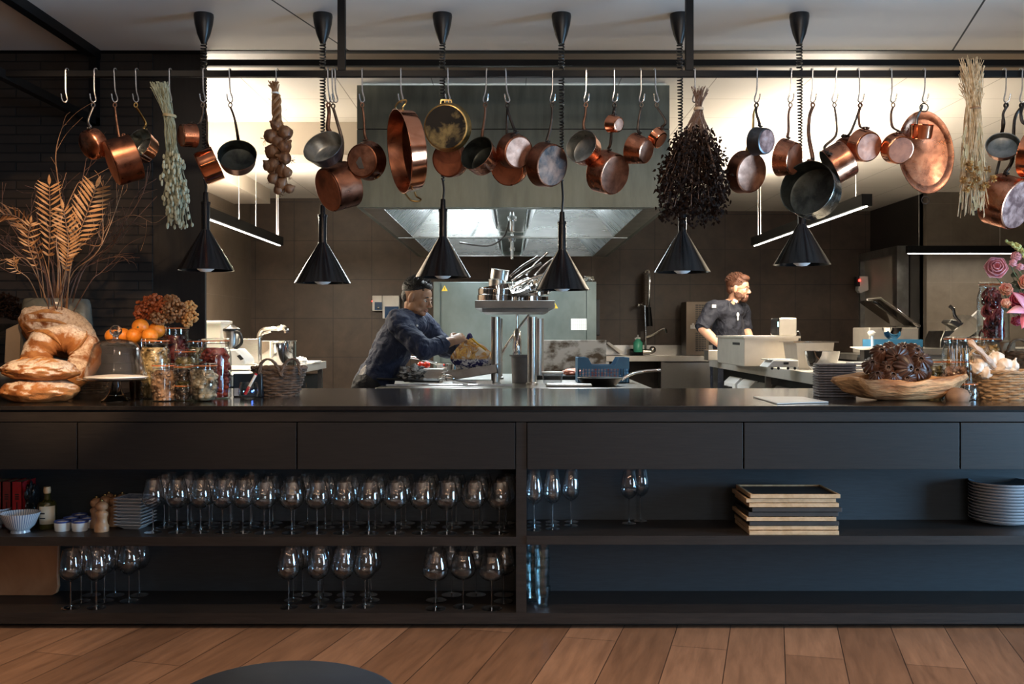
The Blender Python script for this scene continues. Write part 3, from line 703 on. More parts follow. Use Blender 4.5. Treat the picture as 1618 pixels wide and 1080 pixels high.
# spray tap
tp = thing('spray_tap', 'chrome pre-rinse spray tap with coiled hose at the sink bench', 'tap', P(1020, 558, 12.9))
def tq(px, py): return P(px, py, 12.9)
MB().tube(smooth_path([tq(1020, 558), tq(1020, 520), tq(1019, 490), tq(1019, 445)]), .018, 10).tube([tq(1009, 555), tq(1031, 555)], .03, 10).ball(tq(1009, 553), .045).ball(tq(1031, 552), .045).build('body', steel_polish, tp)
pts = []
for k in range(30*8+1):
    t = k/240; a = k/8*2*math.pi; py = 432+t*50
    pts.append(tq(1019.5, py)+Vector((.042*math.cos(a), .042*math.sin(a), 0)))
MB().tube(pts, .008, 5).build('spring_coil', steel_polish, tp)
MB().tube(smooth_path([tq(1018, 440), tq(1019, 430), tq(1023, 427), tq(1026, 432), tq(1026, 470), tq(1025, 500)]), .014, 8).build('hose', steel_polish, tp)
MB().tube([tq(1025, 485), tq(1026, 515)], [.03, .045], 10).build('spray_head', blackmetal, tp)
MB().tube(smooth_path([tq(1021, 532), tq(1030, 529), tq(1046, 520), tq(1051, 520), tq(1053, 526)]), .017, 8).build('spout', steel_polish, tp)
MB().tube([tq(1009, 480), tq(1020, 482)], .012, 8).ball(tq(1009, 482), .03).build('wall_bracket', steel_polish, tp)
sb = thing('soap_bottle', 'pump bottle of green soap beside the spray tap', 'bottle', P(1008, 556, 12.7))
MB().lathe([(0, 0), (.055, 0), (.06, .02), (.06, .12), (.03, .16), (.02, .17), (0, .17)], P(1008, 556, 12.7), n=20).build('bottle', pmat('green_soap', (.10, .50, .33), (.08, .45, .30), .2, scale=3, bmp=0), sb)
MB().lathe([(0, .17), (.022, .17), (.022, .19), (.008, .195), (.008, .22), (0, .22)], P(1008, 556, 12.7), n=14).tube([P(1003, 535, 12.7), P(1012, 534, 12.7)], .012, 8).build('pump', whiteplastic, sb)
tag(MB().poly([P(958, 541, 12.8), P(962, 540, 12.8), P(986, 557, 12.8), P(980, 559, 12.8)], .3).build('chopping_board', whiteplastic, smooth=False), 'pale board leaning at the left end of the sink bench', 'board')
# perforated machine at the right end
mc = thing('ice_machine', 'brown-grey steel cabinet with perforated side on the sink bench, behind the bearded chef', 'machine', P(1104, 557, 12.6))
MB().box((P(1086, 0, 12.5).x, 12.58, z0+.005), (P(1122, 0, 12.5).x, 12.95, P(0, 476, 12.5).z)).build('cabinet', pmat('bronze_steel', (.20, .16, .125), (.17, .135, .105), .4, .6, scale=4), mc, smooth=False, bevel=.004)
for rng in (range(0, 9), range(13, 22)):
  hm = MB()
  for i in range(7):
    for j in rng:
        c = P(1100+i*2.4, 482+j*3.4, 12.57); hm.box((c.x-.006, 12.572, c.z-.009), (c.x+.006, 12.58, c.z+.009))
  hm.build('vent_holes', blackplastic, mc, smooth=False)
wt = MB()
for px, py, a_, b_ in ((1095, 516, 4, 3), (1095, 512.5, 1.5, 2), (1102, 516, 1.6, 4)):
    c = P(px, py, 12.57); wt.box((c.x-a_*.008, 12.568, c.z-b_*.008), (c.x+a_*.008, 12.58, c.z+b_*.008))
wt.build('white_mark', whiteplastic, mc, smooth=False)
# wall boxes
blueglass = pmat('blue_display', (.02, .07, .17), (.015, .05, .13), .15, scale=3, bmp=0)
for (a, b, c, d), (e, f_, g, h), lab in (((589.5, 467, 605, 491), (592, 477, 603.5, 489.5), 'small white control box with blue window on the brown tiled wall'), ((605.5, 467, 632, 503), (608, 484, 630, 502), 'larger white control box with blue window, right beside the small one')):
    p = P(a, d, 11.9); q = P(c, b, 11.9)
    th = thing('control_box', lab, 'control box', p, 'control boxes on the wall')
    MB().box((p.x, 11.83, p.z), (q.x, 11.93, q.z)).build('casing', whiteplastic, th, smooth=False, bevel=.006)
    p = P(e, h, 11.83); q = P(g, f_, 11.83)
    MB().box((p.x, 11.822, p.z), (q.x, 11.835, q.z)).build('window', blueglass, th, smooth=False)
    MB().ball(P((e+g)/2, h-3.5, 11.82), .016).build('knob', steel_polish, th)
o = MB().ball(P(588, 475.5, 11.9), .008).build('indicator_light', emit('red_led', (1, .02, .02), 5)); tag(o, 'tiny red indicator light at the left of the small control box', 'light')
# dispenser on the right side wall
X = 4.70
dsp = thing('soap_dispenser', 'white wall dispenser with red display left of the grey door', 'dispenser', (X-.1, 13.05, CZ+.52))
MB().poly([P(1357, 436, 12.9), P(1372, 436, 12.9), P(1373, 458, 12.9), P(1360, 463, 12.9), P(1356, 458, 12.9)], .12).build('casing', whiteplastic, dsp, bevel=.01)
MB().poly([P(1353.5, 437, 12.88), P(1358, 436, 12.88), P(1359, 452, 12.88), P(1354.5, 452, 12.88)], .10).build('front', blackplastic, dsp, smooth=False)
MB().box((P(1357.2, 0, 12.86).x, 12.86, P(0, 444.5, 12.86).z), (P(1359.6, 0, 12.86).x, 12.88, P(0, 441, 12.86).z)).build('display', emit('red_display', (1, .03, .02), 6), dsp, smooth=False)

# ================================================================ left worktop
WZ = .969
lw = thing('kitchen_worktop', 'stainless worktop along the left kitchen wall, ending beside the brown tiled aisle', 'worktop', (-2.4, 7.7, 0))
MB().box((XL+.01, 5.9, WZ-.065), (-1.69, 9.06, WZ)).build('top', bench_steel, lw, smooth=False, bevel=.003)
MB().box((XL+.01, 5.9, .1), (-1.75, 9.0, WZ-.11)).build('cabinet', blackmetal, lw, smooth=False)
for y in (7.0, 7.9, 8.98): MB().box((-1.75, y-.02, 0), (-1.71, y+.02, WZ-.06)).build('leg', steel_dark, lw, smooth=False)
MB().box((-1.745, 8.3, WZ-.2), (-1.72, 8.34, WZ-.16)).build('handle', steel_polish, lw, smooth=False)
def lp(px, d, z=None): return Vector(((px-809)*d/F, d, WZ if z is None else z))
sp2 = thing('stockpot', 'large polished stockpot on the left worktop behind the handled basket', 'pot', lp(441, 7.75))
k = S(1, 7.75)
MB().lathe([(0, 0), (26.5*k, 0), (27*k, 2*k), (27*k, 39*k), (28*k, 40*k), (26*k, 40*k), (26*k, 3*k), (0, 2*k)], lp(441, 7.75), n=48).build('body', steel_polish, sp2)
MB().tube(smooth_path([lp(430, 7.52, WZ+36*k), lp(431, 7.47, WZ+38*k), lp(450, 7.47, WZ+38*k), lp(451, 7.52, WZ+36*k)]), .006, 8).build('handle', steel_polish, sp2)
tag(MB().box((lp(371, 8.1).x, 8.1, WZ), (lp(408, 8.1).x, 8.13, P(0, 535, 8.1).z)).build('upright_sheet', steel, smooth=False, bevel=.002), 'upright stainless splash panel at the left of the stockpot', 'panel')
fa = thing('swivel_tap', 'angular chrome tap with horizontal spout rising behind the stockpot', 'tap', lp(409, 8.4))
g = lambda px, py: P(px, py, 8.4)
MB().tube([lp(409, 8.4), g(409, 533)], .02, 10).tube(smooth_path([g(409, 536), g(410, 528), g(417, 520), g(440, 519)], 5), .017, 8).build('body', steel_polish, fa)
MB().tube(smooth_path([g(438, 519), g(447, 517), g(452, 521), g(453, 526)], 5), .022, 8).build('spout', steel_polish, fa)
MB().tube(smooth_path([g(413, 534), g(415, 527), g(421, 525), g(428, 523)], 5), .011, 8).build('lever', steel_polish, fa)
wl = emit('x', (1, 1, 1), 0) if False else pmat('translucent_white_tub', (.88, .84, .74), (.84, .80, .70), .4, scale=3, bmp=0, Subsurface_Weight=.2)
wb = thing('plastic_tub', 'white plastic tub with lid on the left worktop behind the tall dark jar', 'tub', lp(339, 7.2))
z1 = P(0, 511, 7.2).z
MB().box((lp(323, 7.2).x, 7.1, WZ), (lp(355, 7.2).x, 7.35, z1)).build('body', wl, wb, smooth=False, bevel=.006)
MB().box((lp(322, 7.2).x, 7.08, z1), (lp(357, 7.2).x, 7.37, z1+.02)).build('lid', whiteplastic, wb, smooth=False, bevel=.004)
bl = thing('food_processor', 'steel jug food processor with curved handle on a white base', 'food processor', lp(368, 7.0))
k = S(1, 7.0); c = lp(366, 7.0)
zj_ = P(0, 553, 7.0).z
MB().lathe([(0, 0), (9*k, 0), (13*k, 29*k), (12.5*k, 30*k), (0, 30*k)], (c.x, 7.0, zj_), n=28).build('jug', steel, bl)
MB().lathe([(0, 30*k), (13.5*k, 30*k), (13.5*k, 34*k), (7*k, 37*k), (4*k, 40*k), (0, 40*k)], (c.x, 7.0, zj_), n=24).build('lid', blackplastic, bl)
MB().tube(smooth_path([P(372, 524, 6.95), P(378, 526, 6.95), P(382, 536, 6.95), P(380, 544, 6.95), P(371, 551, 6.95)], 5), .011, 8).build('handle', blackplastic, bl)
MB().poly([P(353, 577, 6.9), P(352, 552, 6.9), P(372, 551, 6.9), P(386, 566, 6.9), P(388, 574, 6.9), P(384, 577, 6.9)], .26).build('base', whiteplastic, bl, bevel=.012)
MB().poly([P(374, 562, 6.89), P(379, 560, 6.89), P(385, 567, 6.89), P(380, 569, 6.89)], .01).build('display', blackplastic, bl, smooth=False)
for px, py, w_, lab in ((392, 574.5, 14, 'thin steel lid lying before the splash panel'), (381, 583, 22, 'stack of papers on the left worktop below the food processor'), (366, 592, 12, 'small white saucer at the front of the left worktop')):
    c = at_z(px, py, WZ+.01); tag(MB().lathe([(0, 0), (w_*.7*c.y/F, 0), (w_*c.y/F, .008), (w_*c.y/F, .011), (0, .009)], (c.x, c.y, WZ+.001), n=24).build('saucer', whiteplastic), lab, 'plate')
gb = tag(blob(P(475, 570, 8.3), S(9, 8.3), .08, S(6, 8.3), .5, 2.3, 11).build('dish_cloth', whiteplastic), 'crumpled white cloth right of the stockpot', 'cloth')
tag(MB().obox(lp(487, 8.6)+Vector((0, 0, .008)), .17, .3, .012).build('chopping_board', whiteplastic, smooth=False), 'white board at the right end of the left worktop', 'board')

# ================================================================ right worktop
rw = thing('kitchen_worktop', 'stainless worktop at the right, running away from the counter, with bins below', 'worktop', (2.9, 8.1, 0))
RX = 1.94
MB().box((RX, 5.56, WZ-.075), (3.0, 9.8, WZ)).build('top', bench_steel, rw, smooth=False, bevel=.003)
MB().box((RX+.12, 5.6, .1), (2.95, 9.7, WZ-.075)).build('cabinet', blackmetal, rw, smooth=False)
for k, y in enumerate((6.15, 6.7, 7.25, 7.8, 8.35, 8.9)):
    zz = WZ-.20
    MB().poly([(RX+.05, y, .3), (RX+.05, y, zz), (RX+.10, y, zz+.05), (RX+.14, y, zz+.05), (RX+.14, y, .3)], .44).build('tilt_bin', whiteplastic if k > 3 else steel, rw, smooth=False, bevel=.004)
    MB().box((RX+.02, y+.1, zz-.08), (RX+.052, y+.34, zz-.03)).build('handle', blackplastic, rw, smooth=False)
for y in (6.1, 7.7, 9.7): MB().box((RX+.02, y-.02, 0), (RX+.06, y+.02, WZ-.07)).build('leg', steel_dark, rw, smooth=False)
def rp(px, d, z=None): return Vector(((px-809)*d/F, d, WZ if z is None else z))
def boxat(name, lab, cat, a, b, c_, dd, d, mt, bev=.004, zbase=WZ):
    """a,b = px range, c_ = top row, d = front distance, dd = thickness in depth"""
    o = MB().box((rp(a, d).x, d, zbase), (rp(b, d).x, d+dd, P(0, c_, d).z)).build(name, mt, smooth=False, bevel=bev); return tag(o, lab, cat)
t1 = thing('steel_insert', 'low steel tray with round hole in front of the bearded chef', 'tray', rp(1141, 9.2))
MB().box((rp(1119, 9.2).x, 9.2, WZ), (rp(1164, 9.2).x, 9.4, P(0, 553, 9.2).z)).build('body', steel, t1, smooth=False, bevel=.004)
c = P(1143, 560, 9.19); MB().lathe([(0, 0), (.030, 0), (.030, .006), (0, .006)], c, (0, -1, 0), n=20).tube([P(1150, 560, 9.17), P(1162, 563, 9.17)], .01, 6).build('valve', blackplastic, t1)
wbx = thing('water_bath', 'large steel water bath box on the right worktop before the bearded chef', 'water bath', rp(1213, 8.0))
bw_steel = pmat('satin_steel', (.66, .61, .54), (.60, .555, .49), .38, .75, scale=10, bmp=.02)
MB().box((rp(1176, 7.6).x, 7.6, WZ), (rp(1262, 7.6).x, 8.6, P(0, 533, 7.6).z)).build('tank', bw_steel, wbx, smooth=False, bevel=.005)
MB().box((rp(1174, 7.6).x, 7.58, P(0, 534, 7.6).z), (rp(1264, 7.6).x, 8.62, P(0, 530.5, 7.6).z)).build('rim', bw_steel, wbx, smooth=False)
MB().box((rp(1171, 7.7).x, 7.75, P(0, 545, 7.7).z), (rp(1176, 7.7).x, 8.0, P(0, 541, 7.7).z)).build('handle', blackplastic, wbx, smooth=False)
im = thing('immersion_heater', 'boxy steel immersion heater with teal display, clamped on the water bath', 'heater', P(1244, 530, 7.8))
MB().box((P(1231, 0, 7.8).x, 7.8, P(0, 530, 7.8).z), (P(1259, 0, 7.8).x, 8.05, P(0, 502, 7.8).z)).build('casing', bw_steel, im, smooth=False, bevel=.008)
MB().poly([P(1227.5, 527, 7.82), P(1231, 529, 7.8), P(1231.5, 502, 7.8), P(1229, 504, 7.82)], .2).build('control_face', blackplastic, im, smooth=False)
MB().box((P(1229.0, 0, 7.79).x, 7.79, P(0, 516, 7.79).z), (P(1230.6, 0, 7.79).x, 7.80, P(0, 508, 7.79).z)).build('display', emit('teal_display', (.1, .8, .8), 2.5), im, smooth=False)
MB().tube(smooth_path([P(1258, 525, 7.9), P(1262, 524, 7.9), P(1264, 530, 7.9), P(1263, 545, 7.9)]), .006, 6).build('cable', blackplastic, im)
gn = thing('steel_container', 'deep rectangular steel container with flared rim behind the round bowl', 'container', rp(1288, 7.1))
d = 7.0; a, b = rp(1262, d).x, rp(1313, d).x; zt = P(0, 541, d).z
MB().add([(a, d, WZ), (b, d, WZ), (b, d+.3, WZ), (a, d+.3, WZ), (a-.02, d-.01, zt), (b+.02, d-.01, zt), (b+.02, d+.33, zt), (a-.02, d+.33, zt)], [(0, 3, 2, 1), (0, 1, 5, 4), (1, 2, 6, 5), (2, 3, 7, 6), (3, 0, 4, 7)]).build('body', bw_steel, gn, smooth=False)
MB().box((a-.045, d-.03, zt), (b+.045, d-.008, zt+.008)).box((a-.045, d+.33, zt), (b+.045, d+.35, zt+.008)).box((a-.045, d-.01, zt), (a-.018, d+.33, zt+.008)).box((b+.018, d-.01, zt), (b+.045, d+.33, zt+.008)).build('rim', steel_polish, gn, smooth=False)
def bowl(lab, px, py, r, h, mt, zb_, d):
    k = S(1, d); c = (P(px, 0, d).x, d, zb_)
    o = MB().lathe([(0, 0), (r*.45*k, 0), (r*.8*k, h*.3*k), (r*.97*k, h*.8*k), (r*1.02*k, h*k), (r*.95*k, h*k), (r*.9*k, h*.78*k), (r*.72*k, h*.32*k), (r*.4*k, h*.06*k), (0, h*.05*k)], c, n=40).build('mixing_bowl', mt)
    return tag(o, lab, 'bowl')
bowl('round polished mixing bowl at the front of the right worktop', 1299, 0, 27, 33, steel_polish, WZ, 6.6)
sc_ = thing('kitchen_scale', 'white kitchen scale with small feet on the right worktop', 'scale', rp(1236, 6.9))
d = 6.75
MB().poly([P(1212, 580, d), P(1222, 569, d), P(1262, 569, d), P(1262, 580, d)], .22).build('body', whiteplastic, sc_, smooth=False, bevel=.006)
MB().box((P(1214, 0, d).x, d+.02, P(0, 569, d).z), (P(1262, 0, d).x, d+.2, P(0, 567.5, d).z)).build('platform', steel, sc_, smooth=False)
for px in (1220, 1230, 1245, 1256): MB().ball(P(px, 581.5, d-.0), .010).build('foot', blackplastic, sc_)
MB().box((P(1238, 0, d).x, d-.003, P(0, 575.5, d).z), (P(1246, 0, d).x, d, P(0, 572, d).z)).build('display', blackplastic, sc_, smooth=False)
# rear right bench carrying vacuum sealer, crate and slicer
rb = thing('kitchen_worktop', 'pale bench along the grey tiled wall at the far right', 'worktop', (5.4, 10.9, 0))
zr = P(0, 550, 10.3).z
MB().box((P(1445, 0, 10.3).x, 10.3, zr-.07), (7.5, 11.38, zr)).build('top', bench_steel, rb, smooth=False, bevel=.004)
MB().box((P(1450, 0, 10.3).x, 10.35, 0), (7.5, 11.3, zr-.07)).build('cabinet', whiteplastic, rb, smooth=False)
tb = thing('equipment_table', 'dark low bench behind the seed pod bowl carrying the vacuum sealer', 'table', (3.9, 9.3, 0))
zt_ = P(0, 560, 9.0).z
MB().box((P(1355, 0, 9.0).x, 9.0, zt_-.05), (P(1462, 0, 9.0).x, 9.9, zt_)).build('top', steel_dark, tb, smooth=False)
MB().box((P(1360, 0, 9.0).x, 9.05, 0), (P(1458, 0, 9.0).x, 9.85, zt_-.05)).build('cabinet', blackmetal, tb, smooth=False)
vs = thing('vacuum_sealer', 'white and steel vacuum sealer with its lid raised, before the grey door', 'vacuum sealer', P(1410, 558, 9.5))
MB().box((P(1373, 0, 9.4).x, 9.4, zt_), (P(1452, 0, 9.4).x, 9.85, P(0, 517, 9.4).z)).build('body', bw_steel, vs, smooth=False, bevel=.01)
g = lambda px, py, d=9.4: P(px, py, d)
MB().tube([g(1371, 473), g(1391, 471), g(1453, 516), g(1450, 519)], .014, 8).tube([g(1371, 473, 9.8), g(1388, 478, 9.8), g(1422, 508, 9.8)], .012, 8).tube([g(1371, 473), g(1371, 473, 9.8)], .012, 8).build('lid_frame', steel_polish, vs)
lidm = thinglass('smoked_acrylic', (.45, .43, .40), 1.5, .05)
MB().poly([g(1374, 474), g(1391, 472), g(1450, 516), g(1430, 514)], .35).build('lid', lidm, vs, bevel=.02)
crate('plastic_crate', 'blue closed plastic crate behind the dried seed pods', (P(1420, 0, 8.6).x, 8.75, P(0, 566, 8.6).z), S(76, 8.6), .3, S(30, 8.6), notch=False)
sb2 = tag(MB().box((P(1376, 0, 8.6).x, 8.55, 0), (P(1464, 0, 8.6).x, 8.95, P(0, 566, 8.6).z)).build('side_table', blackmetal, smooth=False), 'black trolley under the closed blue crate', 'trolley')
bowl('small polished steel bowl standing on the closed blue crate', 1410, 0, 15, 18, steel_polish, P(0, 536, 8.6).z+.002, 8.7)
wk = thing('brush', 'white brush with pale head standing beside the closed blue crate', 'brush', P(1377, 566, 8.4))
MB().tube([P(1379, 566, 8.4), P(1378, 530, 8.4)], .012, 8).build('handle', pmat('pale_blue_plastic', (.45, .6, .75), (.4, .55, .7), .4), wk)
blob(P(1377, 526, 8.4), S(6, 8.4), S(6, 8.4), S(4, 8.4), .3, 4, 2, 20, 12).build('head', whiteplastic, wk)
tag(MB().lathe([(0, -.02), (.03, -.02), (.12, .0), (.125, .006), (0, .004)], P(1368, 549, 8.2), n=28).build('plate', whiteplastic), 'white plate seen left above the dried seed pods', 'plate')
stt = MB().box((P(1362, 0, 8.2).x, 8.15, WZ+.001), (P(1374, 0, 8.2).x, 8.25, P(0, 549, 8.2).z-.02)).build('plate_stand', blackmetal, smooth=False)
tag(stt, 'black stand under the white plate left above the dried seed pods', 'stand')
# meat slicer
sl = thing('meat_slicer', 'steel slicer with tilted blade guard on the pale bench at the far right', 'slicer', P(1515, 550, 10.6))
g = lambda px, py, d=10.4: P(px, py, d)
MB().poly([g(1486, 537), g(1492, 522), g(1540, 522), g(1545, 550), g(1485, 550)], .4).build('base', steel_dark, sl, bevel=.01)
MB().poly([g(1499, 509), g(1504, 504), g(1545, 515), g(1545, 530), g(1530, 528)], .2).build('carriage', steel_dark, sl, bevel=.01)
MB().tube(smooth_path([g(1500, 483), g(1506, 488), g(1509, 499), g(1518, 509)]), .018, 8, flat=.4).build('lever', steel_polish, sl)
MB().poly([g(1526, 509), g(1547, 490), g(1553, 489), g(1553, 514)], .05).build('feed_plate', whiteplastic, sl, smooth=False)
MB().lathe([(0, 0), (.16, 0), (.16, .012), (0, .02)], g(1520, 517), (-.5, -.6, .6), n=32).build('blade', steel_polish, sl)
from mathutils import noise as mnoise
# ================================================================ hooks, pans and dried bunches on the rack
def metal_mix(name, c1, c2, rough, metal, scale=9, lo=.4, hi=.6, c3=None, rv=.1, bmp=.05):
    m, nt, b = nodes(name); vec = coords(nt)
    st = [(lo, c2), (hi, c1)]
    if c3: st.append((min(hi+.12, 1), c3))
    col, fac = noise_ramp(nt, vec, scale, st, 5, .6, .4)
    nt.links.new(col, b.inputs['Base Color']); setp(b, Metallic=metal)
    _, f2 = noise_ramp(nt, vec, scale*2.3, [(0, (0, 0, 0)), (1, (1, 1, 1))], 4)
    mr = nt.nodes.new('ShaderNodeMapRange'); mr.inputs['From Min'].default_value = .3; mr.inputs['From Max'].default_value = .7
    mr.inputs['To Min'].default_value = max(rough-rv, .03); mr.inputs['To Max'].default_value = rough+rv
    nt.links.new(f2, mr.inputs[0]); nt.links.new(mr.outputs[0], b.inputs['Roughness'])
    bump(nt, b, fac, bmp, .002); return m
copper = metal_mix('aged_copper', (.62, .26, .15), (.36, .13, .07), .27, 1.0)
copper_dark = metal_mix('darkened_copper', (.34, .14, .08), (.16, .065, .04), .33, 1.0)
copper_bright = metal_mix('polished_copper', (.80, .34, .19), (.62, .22, .11), .14, 1.0, rv=.05)
copper_pale = metal_mix('tarnished_copper_base', (.46, .22, .145), (.22, .10, .065), .42, .8, 14, c3=(.48, .32, .25))
copper_mott = metal_mix('mottled_copper_base', (.42, .23, .19), (.15, .07, .06), .45, .75, 22, c3=(.46, .36, .33))
tin_dark = metal_mix('dark_tin_lining', (.085, .095, .085), (.030, .034, .031), .42, .8, 11)
tin = metal_mix('grey_tin_lining', (.36, .36, .34), (.16, .17, .16), .36, .9, 9)
tin_bright = metal_mix('bright_tin_lining', (.62, .62, .57), (.34, .34, .30), .25, 1.0, 9)
iron = metal_mix('forged_iron', (.085, .070, .060), (.040, .032, .028), .45, .85, 20)
ironred = metal_mix('rusty_iron', (.16, .085, .058), (.075, .04, .028), .45, .8, 18)
blacksteel = metal_mix('dark_carbon_steel', (.15, .15, .155), (.075, .075, .078), .38, .9, 12)
brass = metal_mix('old_brass', (.45, .32, .13), (.24, .16, .06), .34, 1.0, 10)
copper_base = metal_mix('matt_copper_base', (.36, .125, .062), (.17, .06, .032), .48, .45, 10, bmp=.1)
burnt = metal_mix('burnt_black_base', (.24, .18, .075), (.012, .010, .008), .6, .5, 8, lo=.50, hi=.62)

HZ = P(0, 164, RD).z
def s_hook(px, pxb=None, lab='', flip=1):
    """S hook over the rail; px top, pxb bottom pixel column"""
    pxb = px if pxb is None else pxb
    X = P(px, 0, RD).x; xb = P(pxb, 0, RD).x
    zt = ry+rt/2; q = S(1, RD); r = .0032
    f = 1 if abs(pxb-px) < 0 else 1
    pts = []
    # over the rail: front to back
    ys = RD-rt/2-.006
    pts.append((X-.004*flip, RD+rt/2+.004, zt-.006)); pts.append((X-.003*flip, RD+rt/2+.002, zt+.004)); pts.append((X, RD, zt+.010)); pts.append((X, ys, zt+.002))
    pts.append((X+(xb-X)*.15, ys-.001, zt-.02)); pts.append((X+(xb-X)*.6, ys-.001, zt-.09))
    # lower bend opens towards the viewer and to the side
    zb_ = HZ
    pts.append((xb+2.5*q*flip, ys-.003, zb_+.022)); pts.append((xb+3.0*q*flip, ys-.006, zb_+.008)); pts.append((xb+.5*q*flip, ys-.010, zb_))
    pts.append((xb-3.2*q*flip, ys-.014, zb_+.008)); pts.append((xb-4.6*q*flip, ys-.018, zb_+.036))
    o = MB().tube(smooth_path(pts, 5), r, 7).build('s_hook', hookmetal)
    tag(o, lab, 's-hook', 'S-hooks on the rail')
    return Vector((xb, ys-.010, zb_))

def hung_pan(name, label, cat, hook, Rm, Bm, r, rb, k, outer, inner, base, hmat, d0=None, dz=0, via=None, hw=1.0, group=True, round_=0, attach=None, hand=True, rivets=False, bow=.35, ringw=1.0):
    """pan seen with rim centre Rm, base centre Bm (px), radii in px; k = how much the base (+) or opening (-) faces the viewer"""
    d = d0 if d0 else RD-.03
    q = S(1, d); Rp = P(Rm[0], Rm[1], d); Bp = P(Bm[0], Bm[1], d)
    img = Vector((Bp.x-Rp.x, 0, Bp.z-Rp.z)); il = img.length
    s = math.sqrt(max(1-k*k, .0004)); h = il/s if s > .15 else max(il/s, S(14, d))
    h = min(h, S(60, d))
    dirn = img.normalized() if il > 1e-5 else Vector((0, 0, -1))
    A = (dirn*s+Vector((0, -k, 0))).normalized()      # from rim to base
    mid_y = d+dz
    C = Vector(((Rp.x+Bp.x)/2, mid_y, (Rp.z+Bp.z)/2)); rim = C-A*(h/2); bot = C+A*(h/2)
    r *= q; rb *= q
    th = thing(name, label, cat, Vector((C.x, C.y, C.z)), 'copper and iron pans on the rack' if group is True else group)
    U = Vector((0, 0, 1))-A*A.z; U = U.normalized() if U.length > .05 else Vector((0, 1, 0))
    t = .0028
    if round_:
        prof = [(0, h)]+[(rb*math.sin(a*math.pi/12), h*(.55+.45*math.cos(a*math.pi/12))) for a in range(1, 6)]+[(r, h*.3), (r*1.0, 0)]
    else:
        prof = [(0, h), (rb-.008, h), (rb-.0025, h-.0025), (rb, h-.009), (r, .004), (r+.0012, .0015), (r+.0005, 0)]
    MB().lathe(prof, rim, A, n=48).build('outer_shell', outer, th)
    if base is not outer and not round_:
        MB().lathe([(0, h+.0012), (rb-.009, h+.0010), (rb-.008, h-.001), (0, h-.001)], rim, A, n=40).build('base_disc', base, th)
    if round_: ip_ = [(r-t*.2, 0.0), (r-t, .002), (rb*.9, h*.55), (rb*.55, h-.012), (0, h-.008)]
    else: ip_ = [(r+.0005, 0), (r-t, .001), (rb-t, h-.009), (rb-.012, h-t), (0, h-t)]
    MB().lathe(ip_, rim, A, n=48).build('lining', inner, th)
    if hand:
        hk = Vector(hook)
        at = attach if attach else None
        ang_ = 0
        side = A.cross(U)
        if at is not None: U = (U*math.cos(R(at))+side*math.sin(R(at))).normalized()
        st = rim+A*.010+U*(r+.001)
        # riveted plate
        pl = MB()
        for j in (-1, 0, 1):
            a = j*.16; uu = (U*math.cos(a)+A.cross(U)*math.sin(a))
            pl.obox(rim+A*.012+uu*(r+.002), .012*hw+.004, .012*hw+.004, .004)
        loop = .0075*ringw
        e = hk+Vector((0, -.001, -.004)); e2 = hk+Vector((0, -.001, -.020))
        if via: mids = [P(vx, vy, d+dz*.5) for vx, vy in via]
        else: mids = [st+U*((e2-st).length*bow)]
        path = smooth_path([rim+A*.022+U*(r+.001), st+U*.006]+mids+[e2], 6)
        n = len(path); rs = [(.0085-.0035*min(i/(n*.75), 1))*hw for i in range(n)]
        hm_ = MB().tube(path, rs, 8, flat=.42, ref=(1, 0, 0))
        ring = [e2+Vector((math.sin(a)*loop, 0, -.002+loop*1.25*(1-math.cos(a)))) for a in [2*math.pi*i/14 for i in range(14)]]
        hm_.tube(ring, .0028*hw, 6, closed=True)
        ho = hm_.build('handle', hmat, th)
        rv = MB()
        for j in (-1, 0, 1):
            a = j*.011*hw/max(r, .01); uu = (U*math.cos(a)+A.cross(U)*math.sin(a))
            rv.ball(rim+A*(.016)+uu*(r+.006 if not rivets else r-.004), .0035, n=8, m=6)
        rv.build('rivets', hmat if not rivets else tin_bright, ho)
    return th

L_ = 's-hook'
